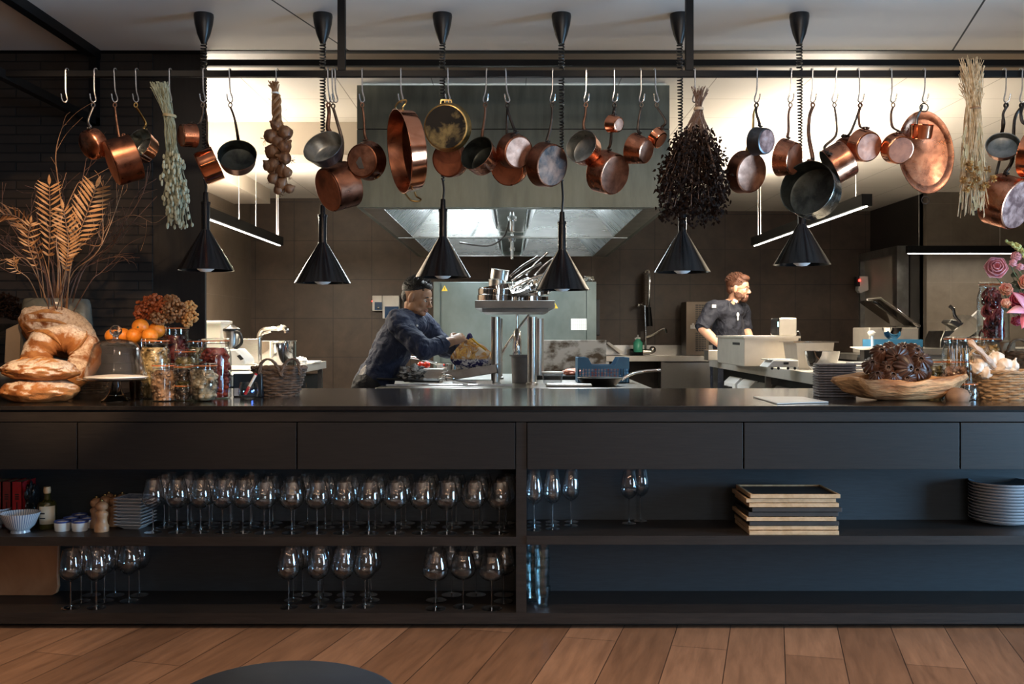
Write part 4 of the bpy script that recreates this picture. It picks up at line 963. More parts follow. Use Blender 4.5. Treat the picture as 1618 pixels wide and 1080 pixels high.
# every hook: (top px, bottom px, label)
hooks = {}
hk_list = [(107, 107, 'empty steel s-hook at the far left end of the rail', 1), (152, 152, 'steel s-hook holding the round-bottomed copper pan', 1), (183, 186, 'steel s-hook holding the large reddish copper saucepan at the left', 1),
 (217, 219, 'steel s-hook holding the bright tin-lined pan', 1), (270, 271, 'steel s-hook holding the grey-green grass bunch', 1), (323, 324, 'steel s-hook beside the leftmost heat lamp cord, holding two copper pots', 1),
 (364, 367, 'steel s-hook holding the dark open pan left of the garlic', 1), (438, 438, 'steel s-hook holding the brown garlic braid', -1), (519, 521, 'steel s-hook holding the grey steel frying pan', 1), (526, 527, 'steel s-hook, middle of three side by side', 1),
 (530.6, 532, 'steel s-hook, right one of three side by side, empty', 1), (573, 574, 'steel s-hook holding the copper pan with dark hexagonal mark', 1), (634, 635, 'steel s-hook holding the large two-handled copper pan', 1),
 (708, 709, 'steel s-hook holding the burnt round pan with brass rim', 1), (769, 767, 'steel s-hook holding the dark-lined copper pan before the hood', -1), (799, 802, 'steel s-hook holding two copper pans one before the other', 1),
 (873, 872, 'steel s-hook holding the copper pan with scorched base', -1), (926, 925, 'steel s-hook holding the grey-lined copper pan before the hood', -1), (970, 970, 'steel s-hook holding the tiny copper pan above a large one', -1),
 (1012, 1012, 'steel s-hook holding the mid-sized copper saucepan left of the smallest shiny one', -1), (1034, 1036, 'steel s-hook nearest the right corner of the hood', 1), (1097, 1096, 'steel s-hook holding the dark dried herb bunch', -1),
 (1195, 1193, 'steel s-hook holding two pans right of the dark bunch', -1), (1249, 1246, 'steel s-hook holding the brown tilted copper pan', -1), (1282, 1281, 'steel s-hook holding the big dark saute pan', -1), (1320, 1315, 'strongly slanted steel s-hook holding the sideways copper pot', -1),
 (1355, 1356, 'steel s-hook left of the oval copper tray by two hooks', -1), (1406, 1407, 'steel s-hook just left of the oval copper tray', -1), (1459, 1457, 'steel s-hook holding the oval copper tray', -1),
 (1586, 1585, 'steel s-hook right of the straw bunch', -1), (1612, 1610, 'rightmost steel s-hook at the photo edge', -1)]
HK = {}
for a, b, l, f_ in hk_list: HK[a] = s_hook(a, b, l, f_)
pan = hung_pan
pan('copper_pan', 'round-bottomed copper pan with grey iron handle, leftmost pan of the rack', 'pan', HK[152], (150, 224), (139, 233), 24, 24, .80, copper, tin, copper_pale, blacksteel, round_=1)
pan('copper_saucepan', 'large reddish copper saucepan turned left, second pan from the left', 'saucepan', HK[183], (211, 246), (179, 260), 36, 36, .45, copper_dark, tin, copper_base, ironred, dz=.0, via=[(190, 222), (184, 190)])
pan('copper_pan', 'copper pan showing bright tin lining, before the dark brick wall', 'pan', HK[217], (217, 227), (227, 235), 27, 23, -.85, copper_bright, tin_bright, copper_base, brass, dz=.03)
pan('copper_saucepan', 'small copper saucepan right of the grey-green grass bunch', 'saucepan', HK[323], (306, 213), (288, 215), 18.5, 18, .62, copper, tin, copper_pale, iron, via=[(314, 196), (320, 180)])
pan('copper_saucepan', 'shiny copper saucepan hanging low beside the leftmost heat lamp', 'saucepan', HK[323]+Vector((.006, .01, 0)), (338, 253), (312, 265), 27, 27, .22, copper_bright, tin, copper_base, iron, dz=.05, via=[(327, 222), (327, 190)])
pan('iron_pan', 'dark open copper pan with blackened lining, left of the garlic braid', 'pan', HK[364], (377, 246), (374, 256), 30, 27, -.86, copper_dark, tin_dark, copper_base, iron, via=[(374, 205), (370, 185)])
pan('frying_pan', 'grey steel frying pan with flared side, open to the dining room', 'pan', HK[519], (515, 236), (521, 249), 32, 25, -.80, blacksteel, tin, blacksteel, ironred, hw=1.6, dz=-.05, rivets=True, via=[(518, 200), (520, 180)])
pan('copper_saucepan', 'large dark copper saucepan hanging below the grey steel frying pan', 'saucepan', HK[526]+Vector((0, .02, 0)), (546, 285), (516, 299), 37, 36, .62, copper_dark, tin, copper_base, iron, dz=.06, hw=1.3, via=[(541, 225), (532, 190)])
p_ = pan('copper_saucepan', 'copper saucepan with dark hexagonal mark on its base', 'saucepan', HK[573], (581, 252), (573, 256), 31, 27, .93, copper_dark, tin, copper_pale, ironred, via=[(576, 210), (575, 185)])
c = P(573, 257, RD-.08)
MB().lathe([(0, 0), (S(10.5, RD), 0), (S(10.5, RD), .003), (0, .003)], P(573, 257, RD-.06), (.1, -1, -.05), n=6).build('hexagonal_mark', pmat('dark_mark', (.035, .028, .025), (.02, .016, .014), .6), p_)
MB().tube(smooth_path([P(590, 281, RD), P(596, 281, RD-.03), P(600, 276, RD-.02), P(598, 270, RD)]), .0035, 7).build('helper_handle', brass, p_)
# large two-handled pan
p_ = pan('copper_pan', 'large shallow copper pan with two brass loop handles, seen almost edge-on', 'pan', HK[634], (631, 240), (656, 236), 66, 62, -.36, copper_bright, copper_dark, copper_base, iron, hand=False)
MB().tube(smooth_path([P(627, 176, RD-.02), P(625, 168, RD-.03), P(632, 160, RD-.04), P(641, 158, RD-.04), P(641, 163, RD-.03), P(636, 170, RD-.03), P(637, 176, RD-.02)], 6), .004, 8).build('loop_handle', brass, p_)
MB().tube(smooth_path([P(640, 305, RD-.02), P(645, 312, RD-.03), P(651, 317, RD-.04), P(661, 318, RD-.04), P(665, 315, RD-.03), P(658, 310, RD-.02), P(655, 303, RD-.02)], 6), .004, 8).build('loop_handle', brass, p_)
p_ = pan('copper_pan', 'round pan with burnt black base and brass rim, bracket handle at its top', 'pan', HK[708], (708, 202), (705, 204), 38, 36, .97, brass, tin, burnt, iron, hand=False, dz=-.03)
g = lambda px, py: P(px, py, RD-.045)
MB().tube([g(696, 168), g(697, 158), g(713, 158), g(714, 168)], .0045, 8, flat=.5).tube([g(703, 167), g(703, 159)], .003, 6).tube([g(709, 167), g(709, 159)], .003, 6).build('bracket_handle', brass, p_)
p_ = pan('copper_pan', 'copper pan almost hidden behind the burnt round pan', 'pan', HK[708], (712, 244), (705, 249), 29, 28, .88, copper_dark, tin, copper_base, iron, dz=.09, hand=False)
MB().tube([P(709, 222, RD+.09), P(709, 168, RD+.015)], .004, 8, flat=.5).build('handle', iron, p_)
pan('copper_pan', 'copper frying pan with black lining, open towards the left, before the hood', 'pan', HK[769], (753, 243), (768, 254), 29, 26, -.76, copper, tin_dark, copper_base, ironred, via=[(763, 205), (766, 185)])
pan('copper_saucepan', 'copper saucepan with pale worn base, left half of the hood', 'saucepan', HK[799], (809, 238), (820, 244), 28, 26, .84, copper_dark, tin, copper_pale, iron, via=[(811, 200), (804, 180)], dz=-.03)
pan('copper_saucepan', 'copper saucepan hanging lower behind the pale-based one', 'saucepan', HK[799]+Vector((0, .01, 0)), (806, 258), (801, 265), 29, 28, .86, copper, tin, copper_base, iron, dz=.07, via=[(801, 215), (801, 190)])
pan('copper_saucepan', 'copper saucepan with scorched dark base, beside the fourth heat lamp cord', 'saucepan', HK[873], (857, 258), (873, 263), 35, 34, .72, copper_dark, tin, metal_mix('scorched_copper', (.26, .13, .08), (.035, .022, .018), .5, .4, 9, .42, .62), iron, via=[(869, 205), (872, 185)])
pan('copper_pan', 'copper pan with grey-green lining facing the dining room', 'pan', HK[926], (917, 232), (930, 238), 27, 25, -.80, copper, tin, copper_base, ironred, via=[(922, 195), (925, 180)])
pan('copper_saucepan', 'tiny copper saucepan hanging high above a large one', 'saucepan', HK[970], (964, 197), (976, 201), 14, 12.5, .72, copper_bright, tin, copper_pale, iron, dz=-.04, hw=.9)
pan('copper_saucepan', 'large copper saucepan below the tiny one, right part of the hood', 'saucepan', HK[970]+Vector((0, .01, 0)), (953, 265), (973, 275), 34, 33, .70, copper, tin, copper_pale, iron, dz=.05, via=[(965, 225), (967, 190)])
pan('copper_saucepan', 'mid-sized copper saucepan turned right, left of the smallest shiny one', 'saucepan', HK[1012], (1000, 234), (1020, 242), 24.5, 20, .62, copper, tin, copper_pale, iron, dz=-.02, via=[(1008, 200), (1011, 180)])
pan('copper_saucepan', 'small shiny copper saucepan at the right corner of the hood', 'saucepan', HK[1034], (1034, 214), (1044, 223), 16, 15, .45, copper_bright, tin, copper_base, iron)
pan('copper_saucepan', 'dark saucepan with mottled silvery pink base, right of the dark bunch', 'saucepan', HK[1195], (1192, 225), (1205, 228), 22, 20.5, .80, blacksteel, tin, copper_mott, iron, dz=-.05, via=[(1200, 195), (1195, 178)])
pan('copper_pan', 'wide copper pan hanging behind the mottled silvery pink base', 'pan', HK[1195]+Vector((0, .01, 0)), (1179, 267), (1190, 272), 34, 32, .84, copper_dark, tin, copper_pale, brass, dz=.05, via=[(1189, 210), (1191, 180)])
pan('copper_pan', 'brown copper pan tilted to the right, left of the rightmost heat lamp cord', 'pan', HK[1249], (1237, 247), (1254, 252), 30, 26, .66, copper, tin, copper_base, ironred, via=[(1246, 205), (1246, 180)])
pan('saute_pan', 'big dark saute pan with black inside and long copper-brown handle', 'pan', HK[1282], (1267, 300), (1291, 307), 43, 42, -.78, tin_bright, tin_dark, blacksteel, ironred, dz=-.03, via=[(1284, 250), (1278, 215), (1279, 185)], hw=1.5)
pan('copper_saucepan', 'copper pot hanging sideways with its side towards the viewer', 'saucepan', HK[1320], (1309, 266), (1338, 249), 30, 30, .12, copper, tin, copper_base, iron, via=[(1303, 232), (1320, 215), (1322, 195)], attach=55, dz=-.02)
pan('copper_saucepan', 'copper saucepan with clean round base, above the linear lamp end', 'saucepan', HK[1355], (1360, 229), (1366, 236), 26, 24, .9, copper_bright, tin, copper_base, ironred, dz=-.03, via=[(1359, 200), (1357, 180)])
pan('copper_saucepan', 'copper saucepan half hidden behind the clean round base', 'saucepan', HK[1355]+Vector((0, .01, 0)), (1350, 232), (1339, 238), 23, 23, .5, copper_dark, tin, copper_base, iron, dz=.05, via=[(1342, 212), (1352, 190)])
p_ = pan('copper_saucepan', 'copper saucepan overlapping the left edge of the oval tray', 'saucepan', HK[1406], (1411, 235), (1413, 242), 24, 22.5, .93, copper_bright, tin, copper_base, ironred, dz=-.05, via=[(1410, 200), (1408, 180)])
MB().poly([P(1402, 236, RD-.12), P(1408, 233, RD-.12), P(1420, 236, RD-.12), P(1417, 240, RD-.12), P(1410, 238, RD-.12)], .0).build('dark_stain', iron, p_, smooth=False) if False else None
# oval tray
ot = thing('oval_tray', 'large oval copper tray with raised rim and hanging ring', 'tray', P(1461, 241, RD+.03))
c = P(1461.5, 241, RD+.03); q = S(1, RD)
tr_ = MB().lathe([(0, 0), (34*q, 0), (35*q, -.002), (40*q, -.013), (42.5*q, -.014), (43*q, -.012), (40.5*q, -.0105), (36*q, .003), (0, .003)], c, (0.10, 1, .0), n=64, sx=1, sy=1.54, ref=(1, 0, 0))
MT = Matrix.Translation(c) @ Matrix.Rotation(R(-7), 4, 'Y') @ Matrix.Translation(-c)
tr2 = MB().merge(tr_, MT); tr2.build('plate', metal_mix('tray_copper', (.62, .30, .19), (.32, .15, .10), .30, 1.0, 13, .4, .6, c3=(.72, .42, .28)), ot)
MB().lathe([(0, 0), (0, 0)], c).build('x', copper, ot) if False else None
rg = [P(1460, 170, RD-.02)+Vector((6.5*q*math.cos(a), 0, 6.5*q*math.sin(a))) for a in [2*math.pi*i/20 for i in range(20)]]
MB().tube(rg, .0026, 6, closed=True).build('ring', iron, ot)
rg = [P(1462, 316, RD+.0)+Vector((6*q*math.cos(a), 0, 6*q*math.sin(a))) for a in [2*math.pi*i/20 for i in range(20)]]
MB().tube(rg, .0026, 6, closed=True).build('ring', iron, ot)
cp_ = thing('copper_measure', 'tiny upright bright copper pot hanging before the oval tray', 'pot', P(1454, 222, RD-.05))
cc = P(1454, 222, RD-.05); cc.z = P(0, 222, RD).z
MB().lathe([(0, 0), (16*q, 0), (17*q, 2*q), (17.6*q, 20*q), (18.2*q, 21*q), (16.8*q, 21*q), (16*q, 2.5*q), (0, 2*q)], cc, (0, -.28, 1), n=36).build('body', copper_bright, cp_)
MB().tube(smooth_path([cc+Vector((.002, .04, 18*q)), cc+Vector((.004, .042, 36*q)), P(1456, 172, RD-.02), P(1457, 166, RD-.03)], 5), .0055, 8, flat=.4, ref=(1, 0, 0)).build('handle', blacksteel, cp_)
pan('copper_pan', 'copper pan with greenish lining, just right of the straw bunch', 'pan', HK[1586], (1582, 230), (1586, 236), 25, 23, -.82, copper_dark, tin, copper_base, iron, hw=1.2, via=[(1586, 195), (1585, 180)])
pan('copper_saucepan', 'shiny copper saucepan cut by the right photo edge, upper one', 'saucepan', HK[1612], (1618, 244), (1632, 250), 38, 36, .75, copper_bright, tin, copper_mott, iron, dz=-.06, hw=1.4, via=[(1618, 195), (1613, 180)])
pan('copper_saucepan', 'large copper saucepan low at the right photo edge with dark pitted base', 'saucepan', HK[1612]+Vector((0, .01, 0)), (1587, 309), (1608, 324), 41, 41, .80, copper, tin_bright, copper_mott, iron, dz=.04, hw=1.4, via=[(1600, 250), (1603, 190)])
pan('iron_pan', 'dark pan hanging behind the pitted copper base below the straw bunch', 'pan', HK[1586]+Vector((0, .01, 0)), (1570, 305), (1576, 316), 22, 24, .5, blacksteel, tin, blacksteel, iron, dz=.12, via=[(1582, 240), (1584, 190)])

# ---- dried bunches
random.seed(11)
def rv(a): return random.uniform(-a, a)
grassm = pmat('grey_green_dry_grass', (.42, .42, .29), (.25, .26, .17), .8, scale=40, bmp=.1)
gd = RD-.07
gb = thing('dried_grass_bunch', 'bunch of grey-green dried bunny-tail grass, tied, before the brick wall', 'dried flowers', P(270, 350, gd))
m = MB(); mh = MB()
for i in range(150):
    tx = 252+rv(16); top = P(tx, 128+abs(rv(12)), gd+rv(.03)); w1 = P(266+rv(8), 182, gd+rv(.02)); w2 = P(270+rv(9), 225, gd+rv(.025))
    ex = 276+rv(19); ey = random.uniform(255, 360); ex += (ey-300)*.10+rv(6)*(ey-240)/100
    e = P(ex, ey, gd+rv(.035))
    m.tube(smooth_path([top, w1, w2, e], 3), .0011, 4, cap=False)
    if ey > 240:
        L = random.uniform(.009, .016); mh.ball(e, .0058+rv(.001), .0058, L, 7, 6)
for i in range(70):
    ey = random.uniform(240, 345); mh.ball(P(277+rv(17)+(ey-290)*.12, ey, gd-.03+rv(.012)), .0055, .0055, .012, 7, 6)
o = m.build('stems', grassm, gb, smooth=False); mh.build('seed_heads', pmat('bunny_tail_heads', (.50, .50, .36), (.36, .36, .25), .85, scale=60, bmp=.3), gb)
MB().lathe([(10*S(1, gd), -.006), (10.6*S(1, gd), 0), (10*S(1, gd), .006), (9.3*S(1, gd), 0)], P(268, 183, gd), (.1, 0, 1), n=20, closed=True).build('string', pmat('twine', (.45, .36, .2), (.3, .24, .13), .8), gb)

garl = pmat('brown_dry_garlic', (.27, .135, .065), (.05, .02, .012), .40, scale=22, stretch=(2.5, 2.5, .5), bmp=.3, lo=.3, hi=.7)
straw_brown = pmat('dry_stalk_brown', (.34, .19, .09), (.18, .09, .04), .75, scale=40, bmp=.2)
gar = thing('garlic_braid', 'braid of brown dried garlic bulbs hanging left of three hooks', 'garlic braid', P(442, 305, gd))
bulbs = [(428, 215, 12), (451, 210, 12), (436, 198, 9), (449, 232, 12), (431, 240, 13), (450, 250, 11), (433, 262, 13), (446, 270, 11), (453, 272, 9), (431, 282, 9), (444, 290, 11), (457, 298, 8), (440, 300, 8), (424, 262, 9), (438, 222, 11), (437, 275, 11)]
for i, (x, y, r) in enumerate(bulbs):
    c = P(x, y, gd+rv(.018)); r = S(r, gd); M = Matrix.Rotation(rv(1.2), 3, 'X') @ Matrix.Rotation(rv(1.2), 3, 'Y')
    mm = MB().lathe([(0, -r*.8), (r*.5, -r*.82), (r*.93, -r*.35), (r, .05*r), (r*.75, .6*r), (r*.3, r), (r*.13, r*1.35), (0, r*1.4)], (0, 0, 0), n=20)
    for v in mm.v:
        a = math.atan2(v.y, v.x); f_ = 1+.05*math.cos(a*7); v.x *= f_; v.y *= f_
    o = MB(); o.merge(mm, Matrix.Translation(c) @ M.to_4x4())
    for j in range(10):
        p = c+M @ Vector((0, 0, -r*.8)); o.tube([p, p+M @ Vector((rv(r*.6), rv(r*.6), -r*.6))], .0007, 3, cap=False)
    o.build('garlic_bulb', garl, gar)
m = MB()
for i in range(60):
    m.tube(smooth_path([P(432+rv(9), 127+abs(rv(9)), gd+rv(.015)), P(435+rv(4), 148, gd+rv(.008)), P(437+rv(8), 175, gd+rv(.014)), P(441+rv(7), 205+rv(12), gd+rv(.014))], 4), .0022, 5)
for i in range(26):
    y = random.uniform(150, 290); p = P(442+rv(10), y, gd-.02); m.tube([p, p+Vector((rv(.03), rv(.02), -.01+rv(.03)))], .0008, 4)
for s_ in range(3):
    pts = [P(437+5.5*math.sin(t*.85+s_*2.1), 150+t*5, gd-.012+.008*math.cos(t*.85+s_*2.1)) for t in range(12)]
    m.tube(smooth_path(pts, 3), .007, 7)
m.build('braided_stalk', straw_brown, gar)
MB().lathe([(.016, -.004), (.018, 0), (.016, .004), (.014, 0)], P(435, 147, gd), n=16, closed=True).build('string', whiteplastic, gar)

dkleaf = pmat('blackish_dried_leaf', (.022, .012, .008), (.009, .0055, .0045), .9, scale=30, bmp=.2, Specular_IOR_Level=.1)
dh = thing('dried_herb_bunch', 'upside-down bunch of blackish dried leaves tied with pale string', 'dried flowers', P(1095, 345, gd))
m = MB(); ml = MB()
for i in range(90):
    top = P(1106+rv(14), 135+abs(rv(12)), gd+rv(.02)); w1 = P(1104+rv(5.5), 172, gd+rv(.012))
    a = random.uniform(-1, 1); e = P(1093+a*54, random.uniform(270, 350)-abs(a)*22, gd+rv(.08)); mid = (w1*.5+e*.5)+Vector((a*.004, 0, .008))
    path = smooth_path([top, w1, mid, e], 4)
    if i < 40: m.tube(path, .0016, 4)
    else: m.tube(path[4:], .0012, 4)
    for p in path[8:]:
        for j in range(7):
            q0 = p+Vector((rv(.03), rv(.03), rv(.04))); q1 = q0+Vector((rv(.018), rv(.018), -.012+rv(.014)))
            ml.leaf(q0, q1, random.uniform(.007, .014), (rv(1), -1, rv(1)), rv(.3), 3)
for i in range(1350):
    y = 195+160*random.random()**.62; hw_ = (5+(y-190)*.43) if y < 300 else 53-(y-300)*.12
    if y > 325 and mnoise.noise(Vector((i*0+random.uniform(-1,1)*4, y*.05, 1))) > .1: continue
    q0 = P(1093+rv(hw_), y, gd+rv(.08)); q1 = q0+Vector((rv(.018), rv(.018), -.012+rv(.012))); ml.leaf(q0, q1, random.uniform(.009, .019), (rv(1), -1, rv(1)), rv(.4), 3)
m.build('stems', pmat('dried_stem_brown', (.20, .12, .085), (.11, .065, .045), .8), dh, smooth=False)
o = ml.build('leaves', dkleaf, dh, smooth=False); o['kind'] = 'stuff'
MB().lathe([(.021, -.006), (.023, 0), (.021, .006), (.017, 0)], P(1104, 172, gd), n=18, closed=True).build('string', pmat('pale_twine', (.6, .45, .32), (.45, .33, .22), .8), dh)

strawm = pmat('straw', (.74, .57, .36), (.46, .33, .19), .75, scale=50, bmp=.15)
sd = RD-.08
sw = thing('straw_bunch', 'tall bunch of pale dried straw, wheat and yellow flower heads at the right', 'dried flowers', P(1540, 355, sd))
m = MB(); me_ = MB(); mf = MB()
for i in range(170):
    top = P(1535+rv(21), random.uniform(90, 150) if i > 20 else random.uniform(85, 110), sd+rv(.03)); w1 = P(1538+rv(12), 170, sd+rv(.02)); 
    ey = random.uniform(230, 345); e = P(1538+rv(26)*(.6+.4*(ey-170)/180), ey, sd+rv(.05))
    path = smooth_path([top, w1, (w1+e)/2+Vector((rv(.01), rv(.01), 0)), e], 3)
    m.tube(path, random.uniform(.001, .0022), 4, cap=False)
for i in range(36):
    e0 = P(1536+rv(20), random.uniform(190, 320), sd-.02+rv(.02)); dr_ = Vector((rv(.012), rv(.005), -.05)).normalized()
    for j in range(9):
        p = e0+dr_*(.006*j)
        for s_ in (-1, 1): me_.leaf(p, p+dr_*.010+Vector((.005*s_, -.003, 0)), .0045, (0, -1, 0), 0, 3)
flp = [(1528, 272), (1545, 280), (1560, 270), (1520, 285), (1536, 290), (1552, 296), (1567, 285), (1524, 297), (1543, 268), (1530, 260), (1560, 292), (1538, 278)]
for x, y in flp:
    c = P(x+rv(3), y+rv(3), sd-.05+rv(.02))
    for j in range(38):
        v = Vector((rv(1), -abs(rv(1)), rv(1))).normalized(); mf.leaf(c+v*.004, c+v*.020, .009, Vector((rv(1), rv(1), rv(1))), .1, 3)
m.build('stems', strawm, sw, smooth=False)
o = me_.build('ears', pmat('wheat_ear', (.50, .42, .24), (.36, .29, .16), .75), sw, smooth=False); o['kind'] = 'stuff'
mf.build('flower_heads', pmat('dry_yellow_flower', (.55, .34, .12), (.30, .16, .06), .75, scale=40), sw, smooth=False)
MB().lathe([(.030, -.004), (.033, 0), (.030, .004), (.027, 0)], P(1538, 172, sd), n=20, closed=True).build('string', straw_brown, sw)
# ================================================================ things on the counter
random.seed(21)
DEP = (CZ-CT)*F
def dy(y): return DEP/(y-HY)
def cp0(px, d, z=0): return Vector(((px-809)*d/F, d, CT+z))
crust = metal_mix('bread_crust', (.60, .30, .12), (.30, .105, .035), .62, 0, 7, .38, .62, bmp=.5)
def breadmat(name, fl=.5):
    """brown crust with flour and darker scores"""
    m, nt, b = nodes(name); vec = coords(nt)
    c1, f1 = noise_ramp(nt, vec, 9, [(.32, (.15, .045, .014)), (.52, (.36, .135, .04)), (.7, (.50, .23, .08))], 5, .6, .5)
    c2, f2 = noise_ramp(nt, vec, 75, [(.30, (.42, .27, .17)), (.55, (.80, .66, .52))], 4, .7)
    _, f3 = noise_ramp(nt, vec, 6.5, [(0, (0, 0, 0)), (1, (1, 1, 1))], 6, .62, .8)
    geo = nt.nodes.new('ShaderNodeNewGeometry'); sp = nt.nodes.new('ShaderNodeSeparateXYZ'); nt.links.new(geo.outputs['Normal'], sp.inputs[0])
    a = nt.nodes.new('ShaderNodeMath'); a.operation = 'MULTIPLY_ADD'; a.inputs[1].default_value = .22; nt.links.new(sp.outputs['Z'], a.inputs[0]); nt.links.new(f3, a.inputs[2])
    mr = nt.nodes.new('ShaderNodeMapRange'); mr.inputs['From Min'].default_value = fl; mr.inputs['From Max'].default_value = fl+.10; nt.links.new(a.outputs[0], mr.inputs[0])
    mx = nt.nodes.new('ShaderNodeMix'); mx.data_type = 'RGBA'; nt.links.new(mr.outputs[0], mx.inputs[0]); nt.links.new(c1, mx.inputs[6]); nt.links.new(c2, mx.inputs[7])
    nt.links.new(mx.outputs[2], b.inputs['Base Color']); setp(b, Roughness=.85, Specular_IOR_Level=.2); bump(nt, b, f2, .7, .006); return m
bread = breadmat('floury_bread_crust', .545); bread2 = breadmat('darker_bread_crust', .62); score = pmat('bread_score', (.56, .27, .08), (.36, .14, .04), .6, scale=40, bmp=.4)
def loaf(name, lab, c, rx, ry, rz, seed, M=None, mt=None, flat=.75, scores=()):
    def dsp(v):
        f = 1+.08*mnoise.noise(v*2.2+Vector((seed, 0, 0)))+.045*mnoise.noise(v*5+Vector((0, seed, 0)))+.018*mnoise.noise(v*14)
        return f
    th = thing(name, lab, 'bread', Vector(c)-Vector((0, 0, rz*flat)), 'loaves of bread on the counter')
    m = MB().ball((0, 0, 0), rx, ry, rz, 88, 56, None, dsp)
    for v in m.v:
        if v.z < -rz*flat: v.z = -rz*flat+(v.z+rz*flat)*.1
    X = Matrix.Translation(c) @ (M.to_4x4() if M else Matrix.Identity(4))
    MB().merge(m, X).build('crust', mt or bread, th)
    for (u0, v0, u1, v1, w_) in scores:
        pts = []
        for t in range(13):
            t /= 12; u = u0+(u1-u0)*t; v = v0+(v1-v0)*t+.10*math.sin(math.pi*t)
            zz = math.sqrt(max(0, 1-u*u-v*v)); p = Vector((u, v, zz)); p *= dsp(p)*1.005
            pts.append(X @ Vector((p.x*rx, p.y*ry, p.z*rz)))
        n = len(pts)
        MB().tube(pts, [w_*max(.15, math.sin(math.pi*i/(n-1))) for i in range(n)], 8, flat=.6).jitter(.004, seed, 40).build('score', score, th)
    return th
d = 4.42
loaf('bread_loaf', 'round dark loaf at the bottom left, lowest of the stacked breads', cp0(62, d, .046), .165, .15, .06, 3, mt=bread2, flat=.75)
loaf('bread_loaf', 'floury scored loaf lying on the lowest round loaf', cp0(63, d, .138), .162, .14, .054, 5, M=Matrix.Rotation(R(2), 3, 'Y'), scores=((-.1, -.75, .15, .1, .010), (.15, -.8, .42, -.05, .010), (-.5, -.6, -.35, .1, .008), (.35, -.75, .62, -.2, .008)), flat=.8)
# ring bread standing on its edge
rb_ = thing('ring_bread', 'floury ring-shaped bread with a hole, standing behind the two stacked loaves', 'bread', cp0(95, 4.74), 'loaves of bread on the counter')
mm = MB(); n1, n2 = 56, 24; vs = []; fs = []
for i in range(n1):
    a = 2*math.pi*i/n1
    for j in range(n2):
        b_ = 2*math.pi*j/n2; rr = .066*(1+.13*mnoise.noise(Vector((math.cos(a)*1.6, math.sin(a)*1.6, 3)))+.12*mnoise.noise(Vector((math.cos(a)*4, math.sin(a)*4, math.sin(b_)*1.5)))+.05*mnoise.noise(Vector((math.cos(a)*11, math.sin(a)*11, math.cos(b_)*4))))
        Rr = .098; x = (Rr+rr*math.cos(b_))*math.cos(a)*1.10; z = (Rr+rr*math.cos(b_))*math.sin(a); y = rr*.95*math.sin(b_)
        vs.append((x, y, z))
for i in range(n1):
    for j in range(n2):
        fs.append((i*n2+j, ((i+1) % n1)*n2+j, ((i+1) % n1)*n2+(j+1) % n2, i*n2+(j+1) % n2))
mm.add(vs, fs)
X = Matrix.Translation(P(97, 564, 4.74)) @ Matrix.Rotation(R(-22), 4, 'X') @ Matrix.Rotation(R(12), 4, 'Z')
MB().merge(mm, X).build('crust', bread, rb_)
for a0, a1 in ((55, 8), (140, 95)):
    pts = []
    for t in range(11):
        t /= 10; a = R(a0+(a1-a0)*t); b_ = R(-30-110*t); rr = .069; Rr = .098
        pts.append(X @ Vector(((Rr+rr*math.cos(b_))*math.cos(a)*1.1, rr*.97*math.sin(b_), (Rr+rr*math.cos(b_))*math.sin(a))))
    MB().tube(pts, [.012*max(.2, math.sin(math.pi*i/10)) for i in range(11)], 8, flat=.5).jitter(.004, 3, 40).build('score', score, rb_)
M = Matrix.Rotation(R(26), 3, 'Y') @ Matrix.Rotation(R(62), 3, 'X')
loaf('bread_loaf', 'big oval loaf with curved scores leaning against the grey vase', P(92, 522, 5.0), .205, .125, .085, 9, M=M, mt=breadmat('grey_flour_crust', .47), flat=.9,
     scores=((-.75, -.15, .0, .5, .011), (-.70, -.45, .35, .22, .011), (-.5, -.72, .6, -.1, .011)))
# wicker
wick = pmat('brown_wicker', (.24, .15, .085), (.10, .06, .035), .65, scale=40, bmp=.3)
wick_l = pmat('pale_wicker', (.50, .33, .18), (.27, .16, .08), .6, scale=40, bmp=.3)
wick_g = pmat('grey_wicker', (.17, .12, .09), (.07, .05, .04), .7, scale=40, bmp=.3)
def basket(name, lab, c, rb, rt, h, mt, sy=1.0, rows=11, nst=18, handles=(), loose=.0):
    c = Vector(c); th = thing(name, lab, 'basket', c); m = MB(); ms = MB()
    for i in range(rows):
        t = i/(rows-1); r = rb+(rt-rb)*t**.8; z = .006+h*t; N = nst*6; pts = []
        for k in range(N):
            a = 2*math.pi*k/N; w_ = .0045*math.sin(nst*a/2+(i % 2)*math.pi)+random.uniform(-loose, loose)
            pts.append(c+Vector(((r+w_)*math.cos(a), (r+w_)*sy*math.sin(a), z+random.uniform(-loose, loose))))
        m.tube(pts, h/rows*.50, 5, closed=True)
    m.build('weave', mt, th)
    for k in range(nst):
        a = 2*math.pi*k/nst; ms.tube([c+Vector((rb*math.cos(a), rb*sy*math.sin(a), .004)), c+Vector((rt*math.cos(a), rt*sy*math.sin(a), h+.008))], .0035, 5)
    ms.build('stakes', mt, th)
    MB().lathe([(0, 0), (rb, 0), (rb, .008), (0, .008)], c, n=24, sy=sy).build('bottom', mt, th)
    rim = MB()
    for s_ in range(3):
        pts = []
        for k in range(60):
            a = 2*math.pi*k/60; q_ = 9*a+s_*2.1
            pts.append(c+Vector(((rt+.005*math.cos(q_))*math.cos(a), (rt+.005*math.cos(q_))*sy*math.sin(a), h+.008+.005*math.sin(q_))))
        rim.tube(pts, .0052, 6, closed=True)
    rim.build('rim', mt, th)
    for pts in handles:
        hh = MB(); p = smooth_path(pts, 6)
        for s_ in range(3):
            hh.tube([v+Vector((.005*math.cos(i*.8+s_*2.1), .005*math.sin(i*.8+s_*2.1), 0)) for i, v in enumerate(p)], .0045, 6)
        hh.build('handle', mt, th)
    return th
